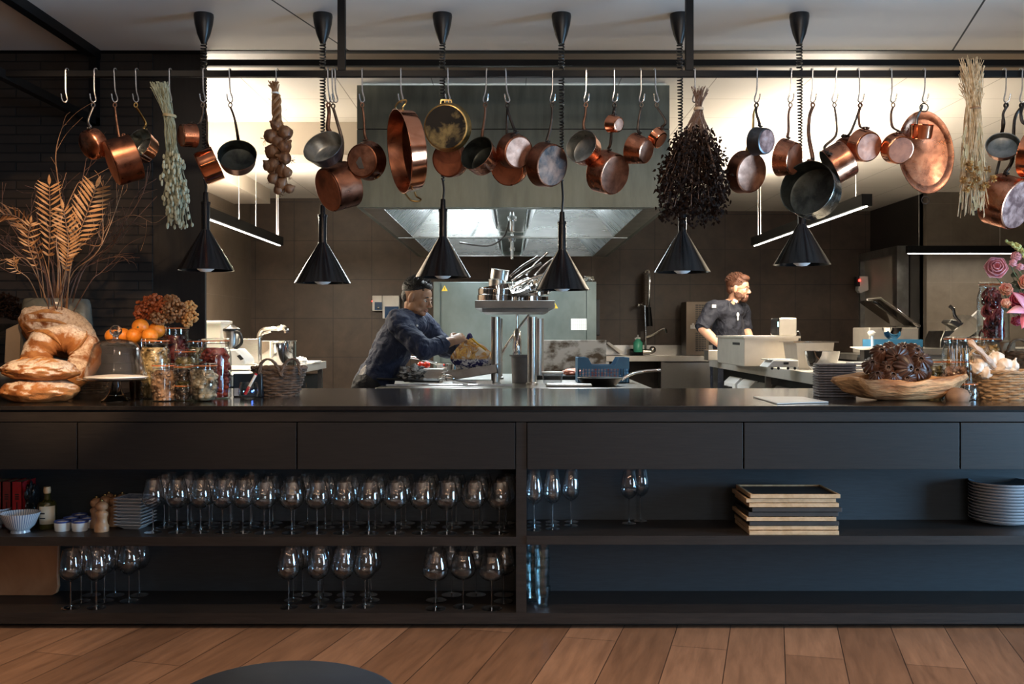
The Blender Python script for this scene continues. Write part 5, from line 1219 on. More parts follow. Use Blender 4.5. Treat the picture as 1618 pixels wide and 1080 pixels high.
basket('wicker_basket', 'low brown wicker tray basket behind the glass cake stand', cp0(118, 5.06), .15, .17, .07, wick, sy=.55, rows=7, loose=.0012)
g = lambda px, py, d=4.75: P(px, py, d)
basket('wicker_basket', 'greyish twig basket with two hooped handles, right of the marker tumbler', cp0(441, 4.80), .088, .128, .128, wick_g, sy=.75, rows=12, nst=16, loose=.0015,
       handles=([g(410, 590, 4.70), g(412, 575, 4.70), g(422, 567, 4.70), g(433, 572, 4.70), g(441, 585, 4.70), g(446, 594, 4.70)], [g(444, 592, 4.70), g(448, 578, 4.70), g(458, 568, 4.70), g(468, 568, 4.70), g(473, 580, 4.70), g(474, 592, 4.70)]))
# vase with branches and fronds
vd = 5.14; vc = cp0(90, vd)
vm = metal_mix('grey_green_glaze', (.22, .225, .20), (.14, .15, .135), .22, 0, 5, rv=.08, bmp=.1)
vs_ = thing('ceramic_vase', 'large grey-green glazed vase behind the breads, filled with branches', 'vase', vc)
zt = P(0, 472, vd).z-CT; rr = S(51, vd)
MB().lathe([(0, 0), (rr*.85, 0), (rr*.95, .02), (rr*1.08, zt*.35), (rr*1.06, zt*.6), (rr*.98, zt*.93), (rr*.94, zt-.006), (rr*.90, zt), (rr*.86, zt-.006), (rr*.9, zt*.9), (rr*.98, zt*.5), (0, zt*.3)], vc, n=48).build('body', vm, vs_)
twig = pmat('brown_twig', (.20, .105, .07), (.10, .05, .035), .7, scale=30, bmp=.2)
twl = pmat('golden_twig', (.52, .29, .15), (.34, .17, .08), .6, scale=30, bmp=.2)
base_ = cp0(90, vd, zt*.5)
random.seed(33)
def branch(pts, r0, mt, lab, sub=3, zz=0):
    """main twig through pixel points (px, py, d)"""
    w3 = [base_+Vector((random.uniform(-.06, .06), random.uniform(-.05, .05), 0))]+[P(*p) for p in pts]
    path = smooth_path(w3, 6); n = len(path); th = MB()
    th.tube(path, [r0*(1-.75*i/n) for i in range(n)], 6)
    for k in range(sub):
        i = random.randint(n//2-2, n-3); p = path[i]; t = (path[i+1]-path[i-1]).normalized()
        dr = (t+Vector((random.uniform(-.9, .9), random.uniform(-.5, .5), random.uniform(-.3, .5)))).normalized(); L = random.uniform(.06, .2)
        q_ = [p, p+dr*L*.5+Vector((random.uniform(-.02, .02), 0, random.uniform(-.02, .02))), p+dr*L+Vector((random.uniform(-.05, .05), 0, random.uniform(-.03, .05)))]
        th.tube(smooth_path(q_, 4), [r0*.4]+[r0*.25]*8, 5)
    return tag(th.build('branch', mt), lab, 'branch', 'dry branches in the grey vase')
bl_ = 'bare brown branch rising from the large grey-green vase'
tw_list = [[(92, 400, 5.1), (97, 330, 5.05), (88, 250, 5.0), (97, 205, 5.0), (105, 196, 5.0)], [(105, 420, 5.0), (118, 350, 4.95), (133, 270, 4.95), (136, 250, 4.95)],
 [(130, 430, 5.1), (170, 390, 5.1), (215, 345, 5.05), (248, 310, 5.0)], [(120, 440, 5.2), (150, 400, 5.2), (175, 372, 5.2), (205, 340, 5.2), (228, 300, 5.15), (234, 262, 5.1)],
 [(110, 430, 4.9), (128, 388, 4.9), (160, 385, 4.85), (162, 330, 4.85), (163, 285, 4.85)], [(70, 430, 5.0), (30, 400, 4.95), (-10, 372, 4.9), (-60, 350, 4.8)],
 [(75, 440, 4.9), (45, 420, 4.9), (15, 395, 4.85), (-25, 370, 4.8)], [(60, 430, 5.1), (20, 360, 5.1), (-20, 300, 5.0)], [(95, 430, 4.85), (90, 370, 4.8), (120, 295, 4.8), (128, 290, 4.8)],
 [(125, 440, 5.0), (150, 415, 5.0), (190, 405, 4.95), (205, 417, 4.95)], [(80, 400, 5.2), (58, 340, 5.2), (90, 300, 5.2), (80, 265, 5.2)], [(140, 450, 4.95), (160, 430, 4.95), (190, 402, 4.9)],
 [(50, 420, 4.85), (10, 410, 4.8), (-20, 420, 4.8)], [(60, 440, 5.05), (15, 430, 5.0), (-30, 400, 4.95)], [(100, 400, 5.15), (140, 340, 5.15), (190, 345, 5.1), (230, 360, 5.1)],
 [(85, 430, 4.95), (62, 380, 4.95), (48, 345, 4.9), (60, 300, 4.9)], [(110, 410, 5.05), (150, 370, 5.05), (205, 340, 5.0), (240, 352, 5.0)], [(95, 440, 5.2), (70, 400, 5.2), (20, 380, 5.15)]]
random.seed(77)
for k in range(14):
    x1 = random.uniform(-10, 215); y1 = random.uniform(300, 400); s_ = (x1-90)/120
    tw_list.append([(90+s_*25, 440, random.uniform(4.85, 5.2)), (90+s_*70+random.uniform(-15, 15), 395, random.uniform(4.8, 5.2)), (x1, y1, random.uniform(4.8, 5.2)), (x1+s_*35+random.uniform(-20, 20), y1-random.uniform(-5, 45), random.uniform(4.8, 5.1))])
for i, t in enumerate(tw_list): branch(t, .0042 if i < 9 else .003, twig if i % 4 else twl, bl_, 5)
fernm = pmat('golden_fern', (.74, .41, .18), (.50, .25, .10), .55, scale=14, stretch=(1, 1, 4), bmp=.15)
fern_b = pmat('brown_fern', (.42, .20, .08), (.27, .12, .05), .6, scale=14, bmp=.15)
def frond(pts, wd, lab, mt, n=16, start=.35, tilt=(0, -1, 0)):
    path = smooth_path([P(*p) for p in pts], 8); N = len(path)
    th = thing('fern_frond', lab, 'dried fern', path[0], 'dried fern fronds in the grey vase')
    MB().tube(path, [.0028*(1-.7*i/N) for i in range(N)], 6).build('stem', twl, th)
    m = MB()
    for k in range(n):
        f_ = start+(1-start)*(k/(n-1)); i = min(int(f_*(N-1)), N-2); p = path[i]; t = (path[i+1]-path[i]).normalized()
        s_ = t.cross(Vector(tilt)).normalized(); w_ = wd*(.35+.65*math.sin(math.pi*(.18+.80*(1-k/(n-1)))**.9))*(1 if k < n-1 else .7)
        for sg in (-1, 1):
            e = p+(s_*sg*.83+t*.55).normalized()*w_+Vector((0, random.uniform(-.02, .01), random.uniform(-.006, .004)))
            m.leaf(p, e, wd*.125, (random.uniform(-.3, .3), -1, random.uniform(-.3, .5)), random.uniform(-.05, .12)*-1, 5)
    e = path[-1]; t = (path[-1]-path[-3]).normalized(); m.leaf(e, e+t*wd*.6, wd*.2, (0, -1, 0), 0, 5)
    m.build('leaflets', mt, th, smooth=False)
frond([(80, 470, 5.05), (77, 420, 4.95), (79, 350, 4.88), (78, 292, 4.85)], .085, 'upright golden dried fern frond, tallest and leftmost of the three upright ones', fernm, 17, .42)
frond([(92, 470, 5.0), (108, 410, 4.85), (132, 350, 4.8), (152, 296, 4.78)], .105, 'golden dried fern frond leaning right towards the large saucepan', fernm, 19, .36)
frond([(98, 470, 4.95), (104, 420, 4.78), (108, 380, 4.75), (100, 330, 4.72)], .085, 'golden dried fern frond hanging low in the middle of the bouquet', fernm, 17, .30)
frond([(70, 470, 5.0), (60, 400, 4.85), (30, 345, 4.75), (-12, 338, 4.7)], .085, 'brown dried fern frond arching to the left photo edge', fern_b, 21, .30, (0, -.6, -.8))
frond([(66, 470, 5.0), (58, 425, 4.8), (45, 385, 4.75), (48, 352, 4.72)], .065, 'small golden dried fern frond low at the left', fernm, 9, .4, (0, -.7, -.7))
frond([(60, 470, 5.0), (45, 440, 4.85), (24, 424, 4.8), (22, 412, 4.8)], .045, 'curled golden fern tip low at the left', fernm, 7, .5)
# dark pot, dark flowers and paper bag at the far left
pt_ = thing('black_pot', 'black round pot at the left photo edge behind the stacked loaves', 'pot', cp0(6, 4.85))
MB().lathe([(0, 0), (.07, 0), (.115, .03), (.13, .08), (.12, .13), (.09, .155), (.085, .15), (.11, .12), (.11, .06), (0, .02)], cp0(6, 4.85), n=32).build('body', blackplastic, pt_)
bagm = pmat('brown_paper', (.36, .28, .20), (.30, .23, .16), .8, scale=6, bmp=.15)
pb = MB(); d = 5.02
a = [P(8, 562, d), P(9, 520, d), P(31, 510, d), P(50, 545, d), P(52, 568, d)]
z0 = CT+.001
pb.poly([Vector((P(4, 0, d).x, d, z0)), a[1], a[2], a[3], Vector((P(56, 0, d).x, d, z0))], .1)
tag(pb.build('paper_bag', bagm, bevel=.004), 'tan folded paper bag between black pot and leaning oval loaf', 'bag')
gp = thing('glass_dish', 'shallow glass dish carrying dark dried flowers at the far left', 'dish', cp0(10, 4.98))
MB().lathe([(0, 0), (.05, 0), (.02, .02), (.015, .25), (.03, .27), (.175, .345), (.18, .35), (.17, .35), (.03, .29), (0, .285)], cp0(-22, 5.22), n=32).build('dish', glass, gp)
fl = thing('dried_flowers', 'clump of blackish dried flowers on the glass dish at the far left', 'dried flowers', P(10, 500, 5.1))
m = MB(); random.seed(8)
for i in range(620):
    u = random.uniform(-1, 1); x = 10+u*58; top = 462+abs(u)*26+(10 if u > .3 else 0); y = random.uniform(top, 500+max(0, u)*14)
    c = P(x, y, 5.12+random.uniform(-.05, .05))
    for j in range(3): v = Vector((random.uniform(-1, 1), random.uniform(-1, .2), random.uniform(-1, 1))).normalized(); m.leaf(c, c+v*.018, .010, Vector((random.uniform(-1, 1), -1, random.uniform(-1, 1))), .2, 3)
o = m.build('petals', dkleaf, fl, smooth=False); o['kind'] = 'stuff'

# ---- cake stand
cd_ = 4.42; cc = cp0(183, cd_)
cs = thing('cake_stand', 'glass pedestal cake stand with a folded white napkin under a dome', 'cake stand', cc)
q = S(1, cd_); h1 = P(0, 602, cd_).z-CT
pressed = glassmat('pressed_glass', (.96, .97, .97), .02, 1.45)
gl2 = thinglass('thick_glass', (.90, .93, .93), 2.0, .03, .05)
MB().lathe([(0, 0), (22*q, 0), (22.5*q, 2*q), (17*q, 5*q), (11*q, 12*q), (8*q, 22*q), (7*q, h1), (0, h1)], cc, n=40).build('foot', pressed, cs)
MB().lathe([(0, h1), (50*q, h1+1.5*q), (57*q, h1+3*q), (59*q, h1+4.5*q), (57*q, h1+5*q), (0, h1+3*q)], cc, n=56).build('plate', gl2, cs)
zp = h1+4.6*q
m = MB().lathe([(0, 0), (50*q, 0), (53*q, 1.5*q), (51*q, 3.5*q), (40*q, 5*q), (0, 5.5*q)], cc+Vector((0, 0, zp)), n=9).jitter(.006, 4, 14)
linen = pmat('white_linen', (.80, .77, .74), (.72, .69, .66), .85, scale=30, bmp=.2)
tag(m.build('napkin', linen, sub=2), 'white napkin lying on the glass cake stand under the dome', 'napkin')
dm_ = thing('glass_dome', 'clear glass dome with round knob covering the cake stand', 'glass dome', cc+Vector((0, 0, zp)))
z1 = P(0, 597, cd_).z-CT; z2 = P(0, 536, cd_).z-CT
hh = z2-z1
MB().lathe([(49*q, z1-.004), (48.5*q, z1), (42*q, z1+hh*.4), (37*q, z1+hh*.72), (33*q, z1+hh*.88), (24*q, z1+hh*.97), (6*q, z1+hh*1.02), (0, z1+hh*1.02), (0, z1+hh), (6*q, z1+hh*.995), (23*q, z1+hh*.95), (32*q, z1+hh*.86), (36*q, z1+hh*.7), (41*q, z1+hh*.39), (47.8*q, z1)], cc, n=56, closed=True).build('bell', thinglass('dome_glass', (.985, .985, .985), 2.0), dm_)
MB().lathe([(0, z2), (4.5*q, z2), (4*q, z2+4*q), (5*q, z2+6*q), (9*q, z2+10*q), (9.6*q, z2+14*q), (8*q, z2+19*q), (4*q, z2+22*q), (0, z2+22.5*q)], cc, n=28).build('knob', pressed, dm_)

# ---- preserving jars
def chunk(name, c1, c2, sc_=14, rough=.3): return metal_mix(name, tuple(min(1, x*1.5) for x in c1), tuple(x*.6 for x in c2), rough, 0, sc_*1.6, .40, .60, bmp=.2, rv=.1)
lidsteel = steel_polish
def jar(lab, px, d, wpx, yg, contents, zb=0, style='straight', fillm=None, tone=None, shape='chunk', yb=None, clab='', fill=.92, sc_=1.0, n=34, glassm=None):
    """clip-top preserving jar: yg = row of the rubber seal, wpx = width in pixels"""
    c = cp0(px, d, zb); r = S(wpx/2, d); H = P(0, yg, d).z-c.z
    th = thing('preserving_jar', lab, 'jar', c, 'preserving jars on the counter')
    nk = r*.84
    if style == 'round': prof = [(0, 0), (r*.62, 0), (r*.80, H*.08), (r, H*.38), (r*.98, H*.58), (r*.86, H*.82), (nk, H*.93), (nk, H)]
    else: prof = [(0, 0), (r*.92, 0), (r, H*.03), (r, H*.74), (r*.96, H*.82), (nk, H*.92), (nk, H)]
    t = .0025; inner = [(max(a-t, 0), max(b, t)) for a, b in prof]
    MB().lathe(prof+inner[::-1], c, n=36).build('glass_body', glassm or glass, th)
    MB().lathe([(nk-.003, H), (nk+.004, H), (nk+.005, H+.002), (nk+.004, H+.0045), (nk-.003, H+.0045)], c, n=36, closed=True).build('rubber_seal', rubber, th)
    MB().lathe([(0, H+.0045), (nk+.003, H+.0045), (nk+.004, H+.010), (nk-.004, H+.014), (nk*.6, H+.013), (0, H+.016)], c, n=36).build('glass_lid', gl2, th)
    cl = MB(); ps_ = c+Vector((nk*.55, -nk*.80, 0))
    s_ = random.choice((-1, 1)); ps_ = c+Vector((nk*.6*s_, -nk*.78, 0))
    cl.tube(smooth_path([ps_+Vector((-.008, -.004, H+.012)), ps_+Vector((-.010, -.006, H-.004)), ps_+Vector((-.008, -.004, H-.028)), ps_+Vector((.008, -.004, H-.028)), ps_+Vector((.010, -.006, H-.004)), ps_+Vector((.008, -.004, H+.012))], 4), .0013, 5)
    cl.tube([c+Vector((nk*1.02*math.cos(a), nk*1.02*math.sin(a), H-.010)) for a in [2*math.pi*i/28 for i in range(28)]], .0011, 5, closed=True)
    cl.build('wire_clip', hookmetal, th)
    m = MB(); rr_ = r*.90; top = H*fill
    if shape == 'stick':
        for i in range(26):
            a = random.uniform(0, 6.28); q_ = rr_*math.sqrt(random.random())*.93; x, y = q_*math.cos(a), q_*math.sin(a)
            m.tube([c+Vector((x, y, .006)), c+Vector((x*1.0+random.uniform(-.002, .002), y, top*.5)), c+Vector((x*.9, y*.9, top*random.uniform(.85, 1)))], [.0052, .0048, .003], 7)
    elif shape == 'ring':
        for i in range(n):
            zz = .01+(top-.02)*i/n; a = random.uniform(0, 6.28); q_ = rr_*random.uniform(.15, .5); cc_ = c+Vector((q_*math.cos(a), q_*math.sin(a), zz)); r0 = rr_*random.uniform(.28, .5)
            ax_ = Vector((random.uniform(-1, 1), -1, random.uniform(-.6, .6))).normalized(); u = ax_.orthogonal().normalized(); w2 = ax_.cross(u)
            m.tube([cc_+u*r0*math.cos(b)+w2*r0*math.sin(b)*.8 for b in [2*math.pi*k/16 for k in range(16)]], .0038*sc_, 6, closed=True)
    else:
        s0 = .0115*sc_; k = 0; cnt = int(n*4*(r/.055)**1.2/sc_)
        for i in range(cnt):
            a = random.uniform(0, 6.28); q_ = (rr_-s0*.42)*math.sqrt(random.uniform(.55, 1)); zz = random.uniform(s0, top-s0)
            lim = 1
            if style == 'round': lim = min(1, .70+.7*zz/H) if zz < H*.5 else min(1, 1.05-.45*(zz/H-.5))
            M = Matrix.Rotation(random.uniform(0, 3), 3, 'X') @ Matrix.Rotation(random.uniform(0, 3), 3, 'Z')
            m.ball(c+Vector((q_*lim*math.cos(a), q_*lim*math.sin(a), zz)), s0*random.uniform(.8, 1.25), s0*random.uniform(.6, 1), s0*random.uniform(.45, .8), 10, 7, M)
        lw_ = .72 if style == 'round' else .86
        m.lathe([(0, .004)]+[(q_*.80, max(z_, .005)) for q_, z_ in prof[1:] if z_ < top]+[(nk*.72, top*.97), (0, top*.97)], c, n=28)
    o = m.build('preserved_food', contents); tag(o, clab, 'preserved food', None, 'stuff')
    return th
wal = chunk('walnut_cream', (0.322, 0.223, 0.105), (0.140, 0.084, 0.033)); walb = chunk('brown_chunks', (0.248, 0.143, 0.087), (0.074, 0.037, 0.021)); purple = chunk('purple_plums', (0.136, 0.028, 0.025), (0.035, 0.006, 0.008), 10, .2)
olive = chunk('olive_green', (0.136, 0.105, 0.037), (0.042, 0.033, 0.014)); redd = chunk('red_pickles', (0.211, 0.040, 0.028), (0.060, 0.008, 0.008), 10, .2); cream = chunk('cream_slices', (0.347, 0.273, 0.180), (0.140, 0.098, 0.056))
darkc = chunk('dark_preserve', (.055, .035, .025), (.02, .013, .011)); amber = chunk('amber_sticks', (0.310, 0.161, 0.043), (0.126, 0.056, 0.014), 16); gold = chunk('golden_mushrooms', (0.322, 0.174, 0.056), (0.093, 0.042, 0.019)); pink = chunk('pink_chunks', (0.285, 0.149, 0.099), (0.093, 0.042, 0.028))
onion = chunk('pickled_onion', (0.248, 0.040, 0.040), (0.070, 0.009, 0.014), 8, .15)
jar('tall jar of cream-coloured nuts right of the cake dome', 245, 4.62, 47, 539, wal, clab='cream-brown preserved nuts filling the tall jar right of the dome')
jar('jar of brown and purple chunks in front of the cream nut jar', 259, 4.44, 40, 578, walb, clab='brown and pinkish chunks in the front jar beside the cake stand')
jar('dark plum-coloured jar under the dried hydrangea', 277, 4.92, 47, 519, purple, style='round', clab='dark purple fruit in the jar under the dried hydrangea')
jar('small olive-green jar behind the stacked dark jars', 293, 4.74, 36, 556, olive, clab='olive-green preserve in the small jar behind the dark ones')
jl = jar('small dark jar, lower one of a stack of two', 290, 4.46, 30, 610, darkc, clab='dark preserve in the lower small jar', n=20)
jar('small dark jar, upper one of a stack of two', 290, 4.46, 32, 580, darkc, zb=P(0, 606, 4.46).z-CT+.008, clab='dark preserve in the upper small jar', n=20)
jar('rounded jar of pale fruit slices, front right of the jar group', 322, 4.42, 46, 578, cream, style='round', clab='pale fruit slices in the rounded front jar', sc_=1.7)
jar('tallest dark red jar at the right end of the left jar group', 340, 4.62, 50, 539, redd, clab='dark red fruit in the tallest jar', sc_=1.4)
jar('greenish jar half hidden behind the tallest dark red jar', 312, 4.95, 34, 540, olive, clab='greenish preserve half hidden behind the dark red jar')
tb_ = thing('glass_tumbler', 'brownish glass tumbler half hidden behind the cake stand foot', 'glass', cp0(213, 4.62)); q = S(1, 4.62)
MB().lathe([(0, 0), (7*q, 0), (9*q, 30*q), (8.4*q, 30*q), (6.4*q, 2*q), (0, 2*q)], cp0(213, 4.62), n=24).build('glass', thinglass('amber_glass', (.45, .30, .16), 1.6), tb_)
# oranges on a dark stand
od = 4.84; zs_ = P(0, 543, od).z
stn = thing('fruit_stand', 'dark round fruit stand behind the glass dome, under the oranges', 'stand', cp0(218, od))
MB().lathe([(0, 0), (.08, 0), (.08, .008), (.02, .02), (.018, zs_-CT-.02), (.16, zs_-CT-.008), (.165, zs_-CT), (0, zs_-CT-.002)], cp0(218, od), n=36).build('stand', blackmetal, stn)
orm = pmat('orange_peel', (.80, .27, .025), (.68, .20, .015), .42, scale=90, bmp=.35, bd=.002)
dot = pmat('orange_stem_end', (.12, .13, .05), (.07, .08, .03), .7, scale=30)
for i, (x, y, r, dd, lab) in enumerate([(222, 516, 13.2, 0, 'orange on top of the pile, its dark stem spot facing forward'), (248, 521, 13, .03, 'orange at the upper right of the pile beside the hydrangea'), (237, 530.5, 12.6, -.07, 'orange low in front at the right of the pile'),
      (212, 530.5, 12.5, -.02, 'orange low in the middle of the pile, behind the dome knob'), (194, 530, 12.6, .0, 'orange left of the middle one, seen through the dome'), (178, 531, 12, .03, 'leftmost orange, peeking out left of the dome knob')]):
    c = P(x, y, od+dd); r = S(r, od+dd)
    if y > 525: c.z = zs_+r+.001
    th = thing('orange', lab, 'orange', c-Vector((0, 0, r)), 'oranges on the fruit stand')
    MB().ball(c, r, r, r*.96, 28, 18).build('peel', orm, th)
    v = Vector((.05, -1, -.05)) if i == 0 else Vector((random.uniform(-1, 1), random.uniform(-.2, 1), 1))
    v.normalize(); MB().lathe([(0, -.001), (r*.13, -.001), (r*.12, .0012), (0, .0015)], c+v*(r*.985), v, n=10).build('stem_end', dot, th)
# dried hydrangea
hy = thing('dried_hydrangea', 'dried hydrangea heads, orange to brown, lying on the plum-coloured jar', 'dried flowers', P(262, 512, 4.9))
hc1 = pmat('hydrangea_orange', (.55, .13, .03), (.34, .075, .02), .7, scale=40, bmp=.3); hc2 = pmat('hydrangea_brown', (.42, .20, .08), (.22, .10, .04), .7, scale=40, bmp=.3); hc3 = pmat('hydrangea_tan', (.60, .32, .11), (.40, .20, .07), .7, scale=40, bmp=.3)
random.seed(5)
for name, mt, cl in (('orange_flower_head', hc1, [(233, 486, 17), (244, 478, 14), (222, 494, 10), (256, 488, 12)]), ('brown_flower_head', hc2, [(262, 497, 16), (277, 488, 17), (270, 478, 13), (290, 496, 15), (250, 502, 11)]), ('tan_flower_head', hc3, [(300, 486, 10), (303, 500, 9), (296, 509, 7)])):
    m = MB()
    for x, y, r in cl:
        c0 = P(x, y, 4.88+random.uniform(-.03, .03)); R0 = S(r, 4.88)
        for k in range(int(r*7)):
            v = Vector((random.gauss(0, 1), random.gauss(0, 1), random.gauss(0, 1))).normalized(); c = c0+v*R0*random.uniform(.8, 1.03)
            m.ball(c, random.uniform(.006, .0095), None, None, 7, 5)
    m.build(name, mt, hy)
# tumbler, marker, little black device
tum = thing('stemless_glass', 'stemless glass holding a marker pen, right of the tall red jar', 'glass', cp0(393, 4.52)); q = S(1, 4.52)
MB().lathe([(0, 0), (9*q, 0), (14*q, 4*q), (16.5*q, 11*q), (15*q, 20*q), (13*q, 28*q), (12.5*q, 28*q), (14.5*q, 20*q), (15.9*q, 11*q), (13.4*q, 5*q), (8.5*q, 1.4*q), (0, 1.4*q)], cp0(393, 4.52), n=32).build('glass', gl2, tum)
pen = thing('marker_pen', 'white marker pen with red cap ends standing in the stemless glass', 'pen', P(389, 622, 4.52))
a, b = P(387, 623, 4.51), P(405, 590, 4.54); redp = pmat('red_plastic', (.60, .02, .03), (.5, .015, .02), .3, scale=5, bmp=0)
MB().tube([a, a+(b-a)*.38], .0068, 12).build('cap', redp, pen); MB().tube([a+(b-a)*.38, a+(b-a)*.93], .0062, 12).build('barrel', whiteplastic, pen); MB().tube([a+(b-a)*.93, b], .0064, 12).build('end_plug', redp, pen)
dv = thing('card_terminal', 'small black electronic box with a blue light behind the stemless glass', 'device', cp0(391, 4.72))
x0, x1 = cp0(368, 4.7).x, cp0(414, 4.7).x
MB().box((x0, 4.70, CT), (x1, 4.80, P(0, 590, 4.7).z)).build('casing', pmat('dark_navy_casing', (.012, .02, .03), (.008, .014, .022), .3, scale=8, bmp=0), dv, bevel=.005)
MB().box((x0+.006, 4.697, P(0, 625, 4.7).z), (x0+.034, 4.701, P(0, 613, 4.7).z)).build('label', pmat('label_grey', (.35, .4, .45), (.3, .35, .4), .5, scale=90), dv, smooth=False)
MB().ball(P(398.5, 618, 4.695), .0042).build('indicator_light', emit('blue_led', (.05, .15, 1), 14), dv)

# ================================================================ right side of the counter
paper = pmat('cream_paper', (.82, .77, .70), (.78, .73, .66), .7, scale=5, bmp=.02)
a = [at_z(x, y, CT+.002) for x, y in ((1190, 627), (1267, 627.5), (1309, 635.5), (1228, 638))]
tag(MB().poly([v+Vector((0, 0, 0)) for v in a], .004, (0, 0, 1)).build('menu_sheet', paper, smooth=False), 'cream menu folder lying flat on the counter left of the napkins', 'menu')
nap = pmat('charcoal_napkin', (.24, .225, .23), (.15, .14, .145), .9, scale=60, bmp=.3)
for i in range(13):
    z = i*.0122; jx = random.uniform(-.002, .002)
    m = MB().obox(cp0(1318, 4.74, z+.006)+Vector((jx, 0, 0)), .17, .15, .0095, R(-6)+random.uniform(-.02, .02)); m.jitter(.0015, i, 20)
    tag(m.build('napkin', nap, bevel=.003), 'charcoal folded napkin in the stack left of the wooden bowl', 'napkin', 'stack of charcoal napkins')
for i in range(7):
    tag(MB().obox(cp0(1372, 5.2, i*.022+.011), .19, .14, .014, random.uniform(-.04, .04)).build('paper_stack', whiteplastic if i in (3, 5, 6) else paper, bevel=.003), 'pale bundle of paper in the pile behind the wooden bowl', 'paper', 'paper pile behind the bowl')
# driftwood bowl
wd = 4.50
wood = pmat('weathered_root_wood', (.66, .36, .16), (.30, .13, .05), .75, scale=5, stretch=(1.2, 5, 7), bmp=1.0, lo=.36, hi=.58, bd=.02)
bw = MB(); N, Mr = 64, 14
c0 = cp0(1420, wd); outer_ = []; 
def rimr(a):
    base = 1+.10*math.cos(2*a+.3)+.07*math.sin(3*a+1)+.03*math.sin(7*a)
    return base
vs = []; fs = []
prof = [(0, 0), (.35, .0), (.62, .10), (.86, .42), (1.0, .84), (.97, 1.0), (.86, 1.0), (.70, .93), (.62, .72), (.52, .48), (.35, .36), (0, .33)]
for pi_, (r, h) in enumerate(prof):
    for k in range(N):
        a = 2*math.pi*k/N; q_ = rimr(a) if r > .3 else 1
        left = max(0, -math.cos(a)); hgt = .098*(1+.18*left-.10*max(0, -math.sin(a))+.10*max(0, math.cos(a)))
        x = r*q_*.262*math.cos(a); y = r*q_*.125*math.sin(a)
        if pi_ >= 6: x += -.0+.030*left*-.0; x = x*(1-.18*left)
        vs.append(c0+Vector((x, y, h*hgt)))
for i in range(len(prof)-1):
    for k in range(N):
        fs.append((i*N+k, i*N+(k+1) % N, (i+1)*N+(k+1) % N, (i+1)*N+k))
bw.add(vs, fs)
for v in bw.v:
    n_ = mnoise.noise(v*9)*.030+mnoise.noise(v*30)*.010; v.x += n_; v.z += n_*.8 if v.z > CT+.02 else 0; v.z = max(v.z, CT+.0005)
bo = bw.build('wooden_bowl', wood); tag(bo, 'rough driftwood bowl holding dark seed pods, in front at the right', 'bowl')
podm = metal_mix('dark_seed_pod', (.085, .036, .021), (.022, .011, .008), .45, 0, 16, .35, .65, bmp=.4)
podd = pmat('pod_inside', (.05, .02, .013), (.02, .01, .007), .6, scale=30)
pods = [(1391, 557, 15, 4.56), (1418, 563, 17, 4.50), (1378, 577, 15, 4.50), (1445, 556, 16, 4.58), (1404, 583, 15, 4.46), (1430, 580, 19, 4.44), (1456, 571, 16, 4.50), (1410, 596, 15, 4.44), (1450, 589, 13, 4.46), (1387, 594, 13, 4.46), (1434, 599, 13, 4.44), (1428, 551, 12, 4.6), (1406, 552, 12, 4.6), (1420, 588, 16, 4.52), (1462, 586, 11, 4.54)]
random.seed(12)
for i, (x, y, r, d) in enumerate(pods):
    c = P(x, y, d); r = S(r, d)*.86; th = thing('seed_pod', 'dark brown woody seed pod with curled lobes, heaped on the driftwood bowl', 'seed pod', c, 'dark seed pods in the wooden bowl')
    ax_ = Vector((random.uniform(-.6, .6), -1, random.uniform(-.1, .9))).normalized(); u = ax_.orthogonal().normalized(); w2 = ax_.cross(u); ph = random.uniform(0, 1)
    core = MB().ball(c-ax_*r*.1, r*.62, None, None, 14, 10); core.build('core', podd, th)
    for k in range(7):
        a = ph+2*math.pi*k/7; dr = u*math.cos(a)+w2*math.sin(a); m = MB(); sd_ = ax_.cross(dr)
        rows = []
        for j in range(7):
            t = j/6; p = c+dr*(r*(.18+.95*math.sin(t*2.0)))+ax_*(r*(.70-1.25*t)*1.0); w_ = r*.44*math.sin(math.pi*(t*.86+.07)); n_ = (dr*.6+ax_*(.8-t)).normalized()
            rows.append([p-sd_*w_+n_*-.25*w_, p-sd_*w_*.5+n_*.10*w_, p-n_*.18*w_, p+sd_*w_*.5+n_*.10*w_, p+sd_*w_+n_*-.25*w_])
        vs = [v for rw_ in rows for v in rw_]; fs = [(a_*5+b_, a_*5+b_+1, (a_+1)*5+b_+1, (a_+1)*5+b_) for a_ in range(6) for b_ in range(4)]
        m.add(vs, fs); o = m.build('lobe', podm, th); s_ = o.modifiers.new('thickness', 'SOLIDIFY'); s_.thickness = .0035
# jars at the right
jar('jar of golden stalks, left one of the two big jars behind the garlic', 1513, 4.86, 46, 536, amber, shape='stick', clab='golden pickled stalks in the big jar behind the garlic')
jar('big jar of golden mushrooms behind the garlic stalk', 1556, 4.98, 50, 536, gold, style='straight', clab='golden mushrooms in the big jar behind the garlic stalk')
jar('squat jar of yellow-green fruit beside the seed pods', 1474, 4.76, 36, 572, olive, clab='yellow-green fruit in the squat jar beside the seed pods', sc_=1.3)
jar('squat jar of pinkish chunks in front of the golden stalks', 1509, 4.66, 42, 572, pink, clab='pinkish chunks in the squat jar before the golden stalks', sc_=1.3)
jar('small nearly dark jar between round stone and garlic basket', 1530, 4.52, 31, 607, darkc, clab='dark preserve in the small jar beside the garlic basket', n=18)
lg = pmat('log_bark', (.42, .28, .17), (.24, .15, .09), .85, scale=14, stretch=(1, 1, .3), bmp=.6)
tag(MB().lathe([(0, 0), (.092, 0), (.09, .04), (.095, P(0, 540, 5.12).z-CT-.004), (.09, P(0, 540, 5.12).z-CT), (0, P(0, 540, 5.12).z-CT)], cp0(1572, 5.12), n=28).jitter(.004, 3, 20).build('tree_log', lg), 'pale log section under the tall jar of pickled onions', 'log')
